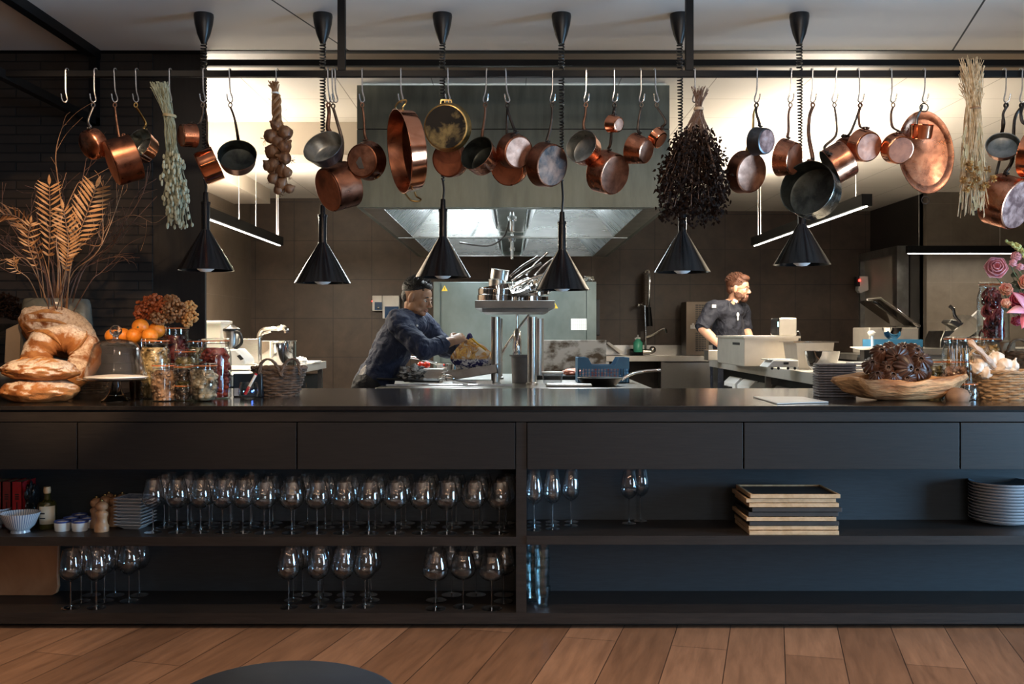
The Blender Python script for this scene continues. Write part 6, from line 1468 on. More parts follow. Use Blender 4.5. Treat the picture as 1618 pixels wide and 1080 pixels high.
jar('tallest jar, filled with red pickled onions, standing on the log', 1569, 5.10, 47, 450, onion, zb=P(0, 540, 5.12).z-CT+.003, shape='ring', n=95, clab='red pickled onion rings filling the tallest jar', sc_=1.3)
tag(MB().ball(cp0(1512, 4.44, .0), .052, .05, .056, 28, 18).build('x', lg) if False else MB().lathe([(0, 0), (.046, 0), (.052, .012), (.051, .030), (.040, .048), (.020, .058), (0, .060)], cp0(1513, 4.44), n=32).build('round_stone', pmat('brown_stone', (.30, .19, .12), (.19, .115, .075), .75, scale=18, bmp=.3)), 'small brown dome-shaped stone between bowl and garlic basket', 'stone')
basket('wicker_basket', 'pale wicker basket of garlic at the right photo edge', cp0(1594, 4.56), .122, .158, .118, wick_l, sy=.72, rows=11, nst=20, loose=.0008,
       handles=([P(1549, 592, 4.5), P(1538, 578, 4.52), P(1533, 562, 4.6), P(1541, 552, 4.7), P(1556, 556, 4.75)],))
basket('wicker_basket', 'brown wicker basket behind the garlic basket at the right edge', cp0(1630, 5.05), .11, .145, .195, wick, sy=.7, rows=13, nst=18,
       handles=([P(1592, 556, 5.0), P(1598, 541, 5.0), P(1612, 536, 5.0), P(1626, 545, 5.0)],))
garlw = pmat('white_garlic', (.80, .70, .58), (.66, .52, .40), .55, scale=10, stretch=(4, 4, .5), bmp=.15)
random.seed(9)
gpos = [(1551, 571, 13), (1563, 582, 12), (1574, 567, 13), (1586, 577, 13), (1596, 588, 11), (1545, 582, 10), (1580, 590, 12), (1600, 578, 10), (1558, 590, 11), (1570, 592, 11), (1588, 592, 10), (1566, 572, 11)]
for i, (x, y, r) in enumerate(gpos):
    d = 4.52+random.uniform(-.02, .06); c = P(x, y, d); r = S(r, d)
    th = thing('garlic_bulb', 'white garlic bulb heaped in the pale wicker basket', 'garlic', c, 'garlic bulbs in the pale basket')
    M = (Matrix.Rotation(random.uniform(-1, 1), 3, 'X') @ Matrix.Rotation(random.uniform(-1, 1), 3, 'Y'))
    mm = MB().lathe([(0, -r*.75), (r*.4, -r*.8), (r*.9, -r*.4), (r, 0), (r*.8, .5*r), (r*.35, .85*r), (r*.16, 1.15*r), (r*.12, 1.5*r), (0, 1.5*r)], n=32)
    for v in mm.v:
        a = math.atan2(v.y, v.x); f_ = 1+.06*math.cos(a*8); v.x *= f_; v.y *= f_
    MB().merge(mm, Matrix.Translation(c) @ M.to_4x4()).build('bulb', garlw, th)
st_ = MB()
for k in range(9): st_.tube(smooth_path([P(1532+random.uniform(-3, 3), 540+random.uniform(-3, 3), 4.5), P(1545+random.uniform(-2, 2), 551, 4.49), P(1560+random.uniform(-2, 2), 567, 4.5), P(1572, 580, 4.52)], 4), [.007, .009]+[.0095]*11, 8)
st_.jitter(.006, 3, 45)
tag(st_.build('garlic_stalk', pmat('garlic_stalk_skin', (.62, .44, .32), (.40, .25, .17), .6, scale=30, bmp=.4)), 'thick white plaited garlic stalk leaning out of the basket to the left', 'garlic stalk')
# flowers at the right edge
fv = thing('flower_vase', 'glass vase of the flower bouquet, standing just past the right photo edge', 'vase', cp0(1668, 4.85))
MB().lathe([(0, 0), (.06, 0), (.075, .1), (.06, .22), (.07, .25), (.066, .25), (.056, .22), (.07, .1), (.055, .01), (0, .01)], cp0(1668, 4.85), n=28).build('body', glass, fv)
green = pmat('flower_stem_green', (.12, .17, .06), (.07, .10, .04), .6, scale=30); gleaf = pmat('dark_green_leaf', (.05, .07, .035), (.025, .035, .02), .45, scale=20)
random.seed(17)
def rose(lab, x, y, r, d, m1, cat='rose', opn=1.0, face=(-.3, -1, .2)):
    c = P(x, y, d); r = S(r, d); th = thing('rose' if cat == 'rose' else cat.replace(' ', '_'), lab, 'flower', c, None)
    ax_ = Vector(face).normalized(); u = ax_.orthogonal().normalized(); w2 = ax_.cross(u)
    base = c-ax_*r*.7
    for ring, (n_, rad, lift) in enumerate(((3, .30, 1.25), (4, .52, 1.15), (5, .80, .95), (6, 1.02, .60))):
        for k in range(n_):
            a = 2*math.pi*(k+ring*.37)/n_; dr = u*math.cos(a)+w2*math.sin(a); sd_ = ax_.cross(dr); rows = []
            for j in range(6):
                t = j/5; p = base+dr*r*rad*opn*math.sin(t*1.6)**.8+ax_*r*lift*t*1.15; w_ = r*(.75*rad+.2)*math.sin(math.pi*(.12+t*.72)); 
                cup = .45*w_
                rows.append([p-sd_*w_-dr*cup, p-sd_*w_*.5-dr*cup*.25, p+dr*(.1*w_*t), p+sd_*w_*.5-dr*cup*.25, p+sd_*w_-dr*cup])
            m = MB().add([v for q_ in rows for v in q_], [(a_*5+b_, a_*5+b_+1, (a_+1)*5+b_+1, (a_+1)*5+b_) for a_ in range(5) for b_ in range(4)])
            o = m.build('petal', m1, th); s_ = o.modifiers.new('thickness', 'SOLIDIFY'); s_.thickness = .0012
    e = cp0(1668, 4.85, .2)
    MB().tube(smooth_path([base, base-ax_*.03+Vector((.01, 0, -.03)), (base+e)/2+Vector((.02, 0, -.02)), e]), .0025, 6).build('stem', green, th)
pinkp = pmat('dusty_pink_petal', (.86, .50, .54), (.74, .32, .40), .5, scale=18, bmp=.1); peach = pmat('peach_petal', (.90, .52, .34), (.86, .32, .28), .5, scale=18, bmp=.1); hot = pmat('deep_pink_petal', (.72, .13, .20), (.50, .06, .12), .5, scale=18, bmp=.1)
rose('large dusty pink rose, furthest left of the bouquet', 1574, 422, 17, 4.72, pinkp)
rose('dusty pink rosebud at upper right of the bouquet', 1606, 404, 9, 4.75, pinkp, opn=.7)
rose('small pink rosebud below the upper buds', 1601, 415, 7, 4.70, pinkp, opn=.6)
rose('small round pink bud near the right photo edge', 1612, 421, 7, 4.72, pinkp, opn=.6)
rose('peach rose right above the tall onion jar', 1590, 456, 11, 4.70, peach, opn=.85)
rose('peach and green rosebud low in the bouquet', 1588, 479, 9, 4.68, peach, opn=.7, face=(-.9, -.6, -.1))
rose('deep pink rose at the right edge beside the peach rose', 1608, 474, 13, 4.74, hot)
rose('pale peach rose cut by the right photo edge', 1622, 445, 12, 4.74, peach)
rose('deep pink bud hanging lowest of the bouquet', 1607, 508, 10, 4.72, hot, opn=.7, face=(-.3, -.8, -.6))
lily = pmat('lily_petal', (.74, .16, .26), (.86, .46, .50), .45, scale=7, bmp=.05)
ly = thing('lily', 'pink lily with long pointed petals at the right edge, lowest large bloom', 'flower', P(1622, 495, 4.66))
c = P(1624, 492, 4.68)
for k, (x, y, d) in enumerate([(1590, 494, 4.60), (1598, 460, 4.66), (1614, 520, 4.62), (1650, 470, 4.64), (1655, 510, 4.66), (1626, 452, 4.72)]):
    e = P(x, y, d); o = MB().leaf(c, e, .052, (0, -.8, .6), .12, 8).build('petal', lily, ly); s_ = o.modifiers.new('thickness', 'SOLIDIFY'); s_.thickness = .0015
e = cp0(1668, 4.85, .2); MB().tube(smooth_path([c, (c+e)/2+Vector((.03, 0, 0)), e]), .003, 6).build('stem', green, ly)
bs = thing('green_bud_spray', 'spray of yellow-green buds at the top of the bouquet', 'flower', P(1604, 390, 4.75))
m = MB(); ybud = pmat('yellow_green_bud', (.55, .55, .22), (.38, .42, .14), .5, scale=20)
for k in range(46):
    t = random.random(); c = P(1589+t*34+random.uniform(-6, 6)*t, 380+t*18+random.uniform(-7, 9)*t, 4.74+random.uniform(-.03, .03)); m.ball(c, .0055+.003*t, None, .008, 8, 6)
m.build('buds', ybud, bs)
MB().tube(smooth_path([P(1590, 380, 4.74), P(1606, 392, 4.74), P(1630, 410, 4.78), e]), .002, 6).build('stem', green, bs)
lfm = thing('leaf_spray', 'dark green leaves between the roses of the bouquet', 'leaves', P(1590, 440, 4.8))
m = MB()
for k in range(16):
    a = P(1602+random.uniform(-12, 14), 440+random.uniform(-14, 70), 4.80+random.uniform(-.03, .03)); b = a+Vector((random.uniform(-.075, .03), random.uniform(-.04, .02), random.uniform(-.045, .05))); m.leaf(a, b, .030, (random.uniform(-.4, .4), -1, .3), .1, 5)
    m.tube([a, a+(e-a)*.3], .0015, 4)
m.tube(smooth_path([P(1600, 450, 4.8), P(1630, 500, 4.82), e]), .003, 6)
o = m.build('leaves', gleaf, lfm, smooth=False)
# ================================================================ shelves
ZU = zc(848); ZUR = zc(846); ZL = zc(968)
wg = thinglass('wine_glass', (.975, .985, .99), 2.3, .012, .07)
wgf = glassmat('wine_glass_foot', (.95, .97, .98), .02)
def glass_profile(H, rb, tall, kind):
    """returns bowl, stem and foot profiles; tall = height of the bowl"""
    zb = H-tall; rim = rb*(.68 if kind != 'D' else .74)
    pts = []
    for i in range(13):
        t = i/12
        if t < .42: r = rb*math.sin((t/.42)*math.pi/2)**.62
        else: r = rb+(rim-rb)*((t-.42)/.58)**1.6
        pts.append((max(r, .003), zb+tall*(.02+.98*t**1.15)))
    inner = [(max(r-.0011, .0), z+.0018) for r, z in pts[:-1]]+[(pts[-1][0]-.0009, pts[-1][1])]
    bowl_ = [(0, zb)]+pts+inner[::-1]+[(0, zb+.004)]
    stem = [(0, zb+.001), (.0040, zb), (.0028, zb-.012), (.0026, .035), (.0034, .014), (.006, .006), (0, .006)]
    fr = rb*.82
    foot = [(0, .0085), (.006, .0075), (.014, .0048), (fr*.7, .0026), (fr*.95, .0024), (fr, .0014), (fr*.97, .0002), (0, .0)]
    return bowl_, stem, foot
def make_glass(H, rb, tall, kind, lab, grp, name='wine_glass'):
    th = thing(name, lab, 'wine glass', (0, 0, 0), grp); a, b, c = glass_profile(H, rb, tall, kind)
    MB().lathe(a, n=32).build('bowl', wg, th); MB().lathe(b, n=10).build('stem', wgf, th); MB().lathe(c, n=32).build('foot', wgf, th)
    return th
def put_glasses(pts, z, spec, lab, grp):
    first = None
    for i, (x, y) in enumerate(pts):
        p = at_z(x, y, z); p.z = z+.0005
        if first is None: first = make_glass(*spec, lab, grp); first.location = p
        else: dup(first, p, random.uniform(0, 6), lab, grp)
A = [(242, 841), (280, 841), (317, 841), (352, 841), (384, 841), (260, 833), (297, 833), (331, 833), (364, 833), (396, 833), (267, 827), (302, 827), (335, 827), (366, 827), (398, 827)]
put_glasses(A, ZU, (.226, .0455, .128, 'A'), 'tall clear wine glass at the left end of the upper left shelf rows', 'tall wine glasses on the upper left shelf')
B = [(417.6, 842), (461, 842), (501, 842), (542, 842), (582.5, 842), (624.5, 842), (666, 842), (706, 842), (748, 842), (789, 842),
     (426, 833), (465, 833), (514, 833), (552, 833), (593, 833), (634, 833), (674, 833), (714, 833), (757, 833), (797, 833),
     (431, 826.5), (486, 826.5), (525, 826.5), (563.5, 826.5), (602.5, 826.5), (641, 826.5), (680, 826.5), (721, 826.5), (762, 826.5), (800, 826.5)]
put_glasses(B, ZU, (.218, .0515, .122, 'B'), 'wide clear wine glass in the long rows on the upper left shelf', 'wide wine glasses on the upper left shelf')
C1 = [(112, 960), (152.6, 960), (128.5, 950), (165, 949), (204, 949), (144.6, 940), (182, 940), (220, 940)]
put_glasses(C1, ZL, (.246, .0475, .135, 'C'), 'clear wine glass beside the cutting board on the lower left shelf', 'wine glasses beside the cutting board')
C2 = [(456, 959), (503, 958), (542, 958), (577, 958), (463, 948), (506, 948), (543.5, 948), (586, 948), (478, 939.5), (511, 939.5), (546, 939.5), (582.5, 939.5)]
put_glasses(C2, ZL, (.246, .0475, .135, 'C'), 'clear wine glass in the middle group on the lower left shelf', 'wine glasses in the middle of the lower shelf')
D_ = [(688, 961), (732, 958), (777, 961), (689, 948), (796, 950), (713.6, 939.5), (752, 939.5), (796, 939.5)]
put_glasses(D_, ZL, (.224, .0545, .112, 'D'), 'round-bowled wine glass beside the counter divider on the lower left shelf', 'round wine glasses beside the divider')
E1 = [(844, 837), (844, 831), (844, 825.5), (873, 835.5), (873, 829.5), (873, 824.5), (902, 830), (903, 824)]
put_glasses(E1, ZUR, (.235, .0375, .130, 'E'), 'slim wine glass right of the divider on the upper right shelf', 'slim wine glasses beside the divider')
E2 = [(994, 827), (1012, 823)]
for (x, y), lab in zip(E2, ('slim wine glass, left and front one of the lone pair', 'slim wine glass, right and rear one of the lone pair')):
    p = at_z(x, y, ZUR); t = make_glass(.235, .0375, .130, 'E', lab, None); t.location = p+Vector((0, 0, .0005))
# stacked ribbed tumblers
def tumbler(lab):
    th = thing('stacked_tumbler', lab, 'glass', (0, 0, 0), 'stacked ribbed tumblers'); m = MB(); n = 40
    prof = [(0, 0), (.021, 0), (.0235, .004), (.0245, .040), (.030, .052), (.0335, .088), (.0315, .088), (.028, .053), (.0225, .041), (.021, .008), (0, .008)]
    m.lathe(prof, n=n)
    for v in m.v:
        r = math.hypot(v.x, v.y)
        if r > .02 and v.z < .08: a = math.atan2(v.y, v.x); f_ = 1+.035*math.cos(a*10); v.x *= f_; v.y *= f_
    m.build('tumbler', gl2, th); return th
t0 = None
for (x, y, n, lab) in ((857, 958, 6, 'ribbed glass tumbler in the taller front stack beside the divider'), (843, 949, 6, 'ribbed glass tumbler in the rear stack beside the divider')):
    for k in range(n):
        p = at_z(x, y, ZL)+Vector((random.uniform(-.002, .002), 0, .0005+k*.040))
        if t0 is None: t0 = tumbler(lab); t0.location = p
        else: dup(t0, p, k*.3, lab)
# wooden trays
tw = metal_mix('pale_tray_edge', (.62, .42, .24), (.48, .30, .15), .55, 0, 20, bmp=.1); slate = pmat('dark_tray_face', (.050, .044, .040), (.030, .027, .025), .5, scale=12, stretch=(1, 8, 1), bmp=.1)
random.seed(3)
trl = ['lowest', 'second from the bottom', 'third from the bottom', 'fourth from the bottom', 'middle', 'fourth from the top', 'third from the top', 'second from the top', 'topmost']
offs = [(0, 0), (0, .01), (.002, .006), (-.012, 0), (-.002, .004), (.012, .0), (.0, .002), (-.012, .004), (.004, -.004)]
for i in range(9):
    z = ZUR+.0005+i*.0192; cx = 1.178+offs[i][0]; yf = 4.155+offs[i][1]; w_, dp = .375, .27; dark = i in (2, 4, 5)
    th = thing('wooden_tray', 'flat wooden tray with dark face in the tray stack, '+trl[i], 'tray', (cx, yf+dp/2, z), 'stack of wooden trays')
    MB().box((cx-w_/2+.006, yf+.006, z), (cx+w_/2-.006, yf+dp-.006, z+.010)).build('face_panel', slate, th, smooth=False)
    m = MB().box((cx-w_/2, yf, z), (cx+w_/2, yf+.010, z+.0165)).box((cx-w_/2, yf+dp-.010, z), (cx+w_/2, yf+dp, z+.0165)).box((cx-w_/2, yf+.010, z), (cx-w_/2+.010, yf+dp-.010, z+.0165)).box((cx+w_/2-.010, yf+.010, z), (cx+w_/2, yf+dp-.010, z+.0165))
    m.build('edge_frame', slate if dark else tw, th, smooth=False, bevel=.001)
# plates at the right
chn = pmat('grey_blue_china', (.50, .50, .52), (.44, .44, .46), .3, scale=6, bmp=0); chi = pmat('textured_blue_glaze', (.10, .17, .24), (.05, .09, .14), .3, scale=90, bmp=.6, bd=.002)
pc = at_z(1582, 826, ZUR); pr = S(48, pc.y)
p0 = None
for k in range(13):
    z = ZUR+.0005+k*.0132
    if p0 is None:
        p0 = thing('deep_plate', 'round pale grey plate with rolled rim, in the tall stack at the right edge', 'plate', (0, 0, 0), 'stack of round plates')
        MB().lathe([(0, 0), (pr*.50, 0), (pr*.56, .003), (pr*.86, .012), (pr*.99, .025), (pr, .028), (pr*.985, .0285), (pr*.84, .015), (pr*.54, .006)], n=56).build('outer_glaze', chn, p0)
        MB().lathe([(pr*.985, .0285), (pr*.84, .0152), (pr*.54, .0062), (0, .0055)], n=56).build('inner_glaze', chi, p0)
        p0.location = (pc.x, pc.y, z)
    else: dup(p0, (pc.x, pc.y, z), k*.2)
# left shelf: books, bottle, bowl, ramekins, mills, square plates
redb = pmat('red_cloth_cover', (.38, .012, .018), (.30, .009, .014), .5, scale=50, bmp=.1); redb2 = pmat('dull_red_cover', (.20, .02, .018), (.15, .014, .013), .5, scale=50, bmp=.1)
pages = pmat('book_pages', (.62, .56, .46), (.5, .45, .36), .8, scale=80, stretch=(20, 1, 1)); ink = pmat('black_ink', (.012, .01, .01), (.01, .008, .008), .5, scale=5)
for x0_, x1_, mt, lab, td in ((-22, 2.5, redb2, 'dull red book at the left photo edge on the upper shelf', 0), (3, 17.5, redb2, 'dull red book in the middle, next to the bright red one', 1), (18.5, 35, redb, 'bright red book at the right of the row', 1)):
    d = 4.36; a = P(x0_, 0, d).x; b = P(x1_, 0, d).x; z = ZU+.0005; zt = P(0, 761, d).z
    th = thing('book', lab, 'book', ((a+b)/2, d+.06, z), 'red books on the upper left shelf')
    MB().box((a, d, z), (b, d+.003, zt)).box((a, d, z), (a+.003, d+.125, zt)).box((b-.003, d, z), (b, d+.125, zt)).build('cover', mt, th, smooth=False)
    MB().box((a+.003, d+.003, z+.003), (b-.003, d+.12, zt-.004)).build('pages', pages, th, smooth=False)
    if td:
        m = MB(); cx = (a+b)/2
        for k in range(3): m.box((cx-.008, d-.0008, P(0, 782+k*3.4, d).z), (cx+.008, d, P(0, 780+k*3.4, d).z))
        m.box((cx-.0022, d-.0008, P(0, 812, d).z), (cx+.0022, d, P(0, 793, d).z)); m.build('spine_text', ink, th, smooth=False)
tag(blob(P(50, 786, 4.42), S(9, 4.42), .04, S(26, 4.42), .5, 2.2, 6).build('plastic_bundle', pmat('shiny_black_wrap', (.02, .024, .028), (.012, .014, .016), .18, scale=9, bmp=.6)), 'crumpled shiny black bundle between the red books and the oil bottle', 'bundle')
def up(px, d, z): return Vector(((px-809)*d/F, d, z+.0005))
d = 4.33; q = S(1, d); bt = thing('oil_bottle', 'corked oil bottle with cream label on the upper left shelf', 'bottle', up(74.5, d, ZU)); c = up(74.5, d, ZU); Hb = 64*q
oilg = pmat('olive_oil_glass', (.045, .040, .008), (.03, .027, .006), .08, scale=3, bmp=0)
MB().lathe([(0, 0), (13*q, 0), (14*q, 2*q), (14*q, 38*q), (12*q, 42*q), (5*q, 45*q), (4.6*q, 52*q), (5.4*q, 54*q), (4*q, 56*q), (0, 56*q)], c, n=28).build('glass', oilg, bt)
MB().lathe([(0, 55*q), (5*q, 55*q), (5.6*q, 59*q), (5*q, 65*q), (0, 66*q)], c, n=16).build('cork', tw, bt)
lb = MB(); n = 12; r0 = 14.2*q; ring = []
vs = []
for k in range(n+1):
    a = R(-118+k*9); vs += [c+Vector((r0*math.cos(a), r0*math.sin(a), 8*q)), c+Vector((r0*math.cos(a), r0*math.sin(a), 36*q))]
lb.add(vs, [(2*k, 2*k+2, 2*k+3, 2*k+1) for k in range(n)])
o = lb.build('label', pmat('cream_label', (.68, .62, .48), (.64, .58, .45), .6, scale=5, bmp=0), bt)
s_ = o.modifiers.new('t', 'SOLIDIFY'); s_.thickness = .0004
m = MB().box((c.x-.018, c.y-r0-.0012, c.z+24*q), (c.x+.008, c.y-r0-.0004, c.z+26.5*q)).box((c.x-.014, c.y-r0-.0012, c.z+17*q), (c.x+.01, c.y-r0-.0004, c.z+18.5*q)); m.build('label_text', ink, o, smooth=False)
bluew = brickmat('blue_striped_china', (.55, .60, .66), (.50, .56, .62), (.09, .14, .26), .008, 3, .0028, .25, rot=(0, 0, 0), offset=0, bmp=0)
def stripe_mat():
    m, nt, b = nodes('blue_striped_glaze'); t = nt.nodes.new('ShaderNodeTexCoord'); s_ = nt.nodes.new('ShaderNodeSeparateXYZ'); nt.links.new(t.outputs['Object'], s_.inputs[0])
    at = nt.nodes.new('ShaderNodeMath'); at.operation = 'ARCTAN2'; nt.links.new(s_.outputs[1], at.inputs[0]); nt.links.new(s_.outputs[0], at.inputs[1])
    mu = nt.nodes.new('ShaderNodeMath'); mu.operation = 'MULTIPLY'; mu.inputs[1].default_value = 48; nt.links.new(at.outputs[0], mu.inputs[0])
    si = nt.nodes.new('ShaderNodeMath'); si.operation = 'SINE'; nt.links.new(mu.outputs[0], si.inputs[0])
    r = nt.nodes.new('ShaderNodeValToRGB'); r.color_ramp.elements[0].color = (.58, .60, .62, 1); r.color_ramp.elements[0].position = .2; r.color_ramp.elements[1].color = (.10, .15, .26, 1); r.color_ramp.elements[1].position = .75
    nt.links.new(si.outputs[0], r.inputs[0]); nt.links.new(r.outputs[0], b.inputs['Base Color']); setp(b, Roughness=.2); return m
stripe = stripe_mat()
def sbowl(px, d, r, h, lab):
    q = S(1, d); c = up(px, d, ZU); o = MB().lathe([(0, 0), (r*.48*q, 0), (r*.46*q, h*.12*q), (r*.72*q, h*.35*q), (r*q, h*q), (r*.97*q, h*q), (r*.68*q, h*.38*q), (0, h*.2*q)], c, n=48).build('china_bowl', stripe); tag(o, lab, 'bowl')
sbowl(32, 4.24, 30, 31, 'blue and white striped bowl at the front of the upper left shelf'); sbowl(-10, 4.34, 26, 31, 'striped bowl cut by the left photo edge')
wc = pmat('white_ramekin_glaze', (.66, .67, .66), (.6, .61, .6), .25, scale=5, bmp=0); bc = pmat('blue_rim_glaze', (.05, .08, .26), (.04, .06, .2), .25, scale=5, bmp=0)
rm = None
for x, y, lab in ((99, 838, 'white ramekin with blue rim, front left of the group'), (126.5, 838, 'white ramekin with blue rim, front right of the group'), (113, 832.5, 'white ramekin between and behind the front two'), (139, 832.5, 'white ramekin partly behind the wooden mills'), (126, 827, 'white ramekin at the very back of the group')):
    p = at_z(x, y, ZU); p.z = ZU+.0005
    if rm is None:
        rm = thing('ramekin', lab, 'ramekin', (0, 0, 0), 'ramekins with blue rim'); r = .0345
        MB().lathe([(0, 0), (r*.86, 0), (r*.93, .003), (r, .036), (r*.94, .036), (r*.88, .006), (0, .005)], n=36).build('body', wc, rm)
        MB().lathe([(r, .0362), (r*1.03, .040), (r*1.02, .0435), (r*.96, .0435), (r*.94, .0362)], n=36, closed=True).build('rim', bc, rm); rm.location = p
    else: dup(rm, p, 0, lab)
mw = metal_mix('turned_beech_wood', (.48, .27, .14), (.33, .17, .085), .4, 0, 10, bmp=.1)
ml = None
for x, y, s_, lab in ((160.5, 839, 1.0, 'wooden pepper mill at the very front of the mill group'), (152.5, 833, 1.0, 'wooden mill just behind and left of the front one'), (166, 829, 1.0, 'wooden mill behind the front one'), (182, 830, 1.0, 'wooden mill right of the front one'), (172, 824.5, 1.03, 'wooden mill furthest back in the middle'), (193, 825.5, 1.0, 'darker mill at the right of the group')):
    p = at_z(x, y, ZU); p.z = ZU+.0005
    if ml is None:
        ml = thing('pepper_mill', lab, 'pepper mill', (0, 0, 0), 'wooden mills on the upper left shelf')
        MB().lathe([(0, 0), (.0295, 0), (.030, .002), (.030, .024), (.026, .030), (.022, .046), (.0225, .060), (.027, .072), (.026, .080), (.016, .088), (.015, .091), (0, .091)], n=28).build('body', mw, ml)
        MB().lathe([(0, .091), (.018, .091), (.024, .096), (.0265, .108), (.024, .118), (.014, .126), (.010, .128), (0, .128)], n=28).build('head', mw, ml)
        MB().lathe([(0, .127), (.0065, .127), (.0075, .131), (.006, .136), (0, .137)], n=14).build('finial', brass, ml); ml.location = p
    else: dup(ml, p, x, lab)
sqm = pmat('white_blue_square_plate', (.60, .61, .62), (.54, .55, .57), .25, scale=6, bmp=0); sqi = pmat('blue_pattern_inside', (.10, .14, .24), (.30, .34, .40), .3, scale=70, bmp=0)
pp = at_z(214, 833, ZU)
sq = None
for k in range(9):
    z = ZU+.0005+k*.0142
    if sq is None:
        sq = thing('square_plate', 'white square plate with blue inside in the stack beside the wine glasses', 'plate', (0, 0, 0), 'stack of square plates')
        m = MB(); a, b, h_ = .038, .066, .022
        pr_ = [(a*.9, 0), (a, .004), (b, h_), (b*.97, h_+.001), (a*.95, .007)]
        m.lathe([(0, 0)]+[(r*1.414, z_) for r, z_ in pr_]+[(0, .006)], n=4)
        M = Matrix.Rotation(R(45), 4, 'Z'); MB().merge(m, M).build('body', sqm, sq, smooth=False)
        MB().merge(MB().lathe([(0, .0065), (a*.95*1.414, .0075), (b*.95*1.414, h_+.0002), (b*.97*1.414, h_+.0014)], n=4), M).build('inside', sqi, sq, smooth=False)
        sq.location = (pp.x, pp.y, z); sq.rotation_euler = (0, 0, R(-8))
    else: dup(sq, (pp.x, pp.y, z), R(-8)+random.uniform(-.02, .02))
# cutting board on the lower shelf
bd = thing('cutting_board', 'large wooden cutting board with rounded corners leaning on the lower left shelf', 'cutting board', (P(20, 0, 4.3).x, 4.3, ZL))
cb = metal_mix('oiled_board_wood', (.40, .20, .10), (.26, .12, .055), .45, 0, 3, bmp=.1)
d = 4.41; w0, w1 = P(-160, 0, d).x, P(92, 0, d).x; zt = ZU-.055; zb_ = ZL+.0005
out = [(w0, zb_), (w1-.03, zb_), (w1-.008, zb_+.012), (w1, zb_+.04), (w1-.004, zb_+.09), (w1, zt-.03), (w1-.002, zt), (w0, zt)]
MB().poly([(x, d+(z-zb_)*.02, z) for x, z in out], .022).build('board', cb, bd, bevel=.004)

# ================================================================ people
def skinmat(name, c1, c2): return pmat(name, c1, c2, .48, scale=14, bmp=.06, Subsurface_Weight=.08)
class Head:
    def __init__(s, C, f, up=(0, 0, 1), sc_=1.0):
        s.C = Vector(C); s.x = Vector(f).normalized(); u = Vector(up); s.z = (u-s.x*u.dot(s.x)).normalized(); s.y = s.z.cross(s.x); s.s = sc_
        s.M = Matrix((s.x, s.y, s.z)).transposed()
    def L(s, x, y, z): return s.C+(s.x*x+s.y*y+s.z*z)*s.s
    def ball(s, m, c, r, n=16, k=12):
        r = r if isinstance(r, tuple) else (r, r, r); m.ball(s.L(*c), r[0]*s.s, r[1]*s.s, r[2]*s.s, n, k, s.M)
    def tube(s, m, pts, r, **k): m.tube([s.L(*p) for p in pts], [q*s.s for q in r] if isinstance(r, list) else r*s.s, 8, **k)
    def skin(s, m):
        b = s.ball
        b(m, (-.012, 0, .028), (.098, .077, .090), 24, 16); b(m, (.030, 0, -.030), (.060, .060, .078), 24, 16); b(m, (.066, 0, -.084), (.024, .028, .021)); b(m, (.045, 0, .035), (.045, .062, .055))
        for y in (-1, 1):
            b(m, (.008, .045*y, -.055), (.034, .020, .034)); b(m, (.060, .036*y, -.024), (.026, .024, .026)); b(m, (-.004, .085*y, -.008), (.020, .012, .034)); b(m, (.101, .0115*y, -.033), (.010, .008, .008)); b(m, (-.012, .080*y, -.010), (.014, .010, .022))
            b(m, (.040, .040*y, -.070), (.030, .018, .018))
        s.tube(m, [(.084, 0, .012), (.098, 0, -.008), (.112, 0, -.028), (.104, 0, -.036)], [.008, .0095, .0125, .009])
        s.tube(m, [(.074, -.045, .017), (.087, -.02, .020), (.088, 0, .017), (.087, .02, .020), (.074, .045, .017)], [.006, .008, .007, .008, .006])
    def face(s, par, eyec, browm, lipm):
        for y in (-1, 1):
            m = MB(); s.ball(m, (.0745, .031*y, .000), .0115, 14, 10); e = m.build('eye', whiteplastic, par)
            m = MB(); s.ball(m, (.0830, .030*y, -.001), .0058, 10, 8); m.build('iris', eyec, e)
            m = MB(); s.tube(m, [(.084, .014*y, .020), (.090, .030*y, .026), (.080, .048*y, .020)], [.0035, .0042, .002]); m.build('eyebrow', browm, par)
            m = MB(); s.tube(m, [(.0885, .018*y, .004), (.0900, .031*y, .008), (.083, .044*y, .002)], [.0022, .003, .002]); m.build('upper_eyelid', par['_skin'] if False else s.skinm, par)
        m = MB(); s.tube(m, [(.082, -.023, -.060), (.092, -.008, -.056), (.094, 0, -.0575), (.092, .008, -.056), (.082, .023, -.060)], [.002, .005, .005, .005, .002]); s.tube(m, [(.082, -.022, -.061), (.090, -.007, -.067), (.091, .007, -.067), (.082, .022, -.061)], [.002, .0062, .0062, .002]); m.build('lips', lipm, par)
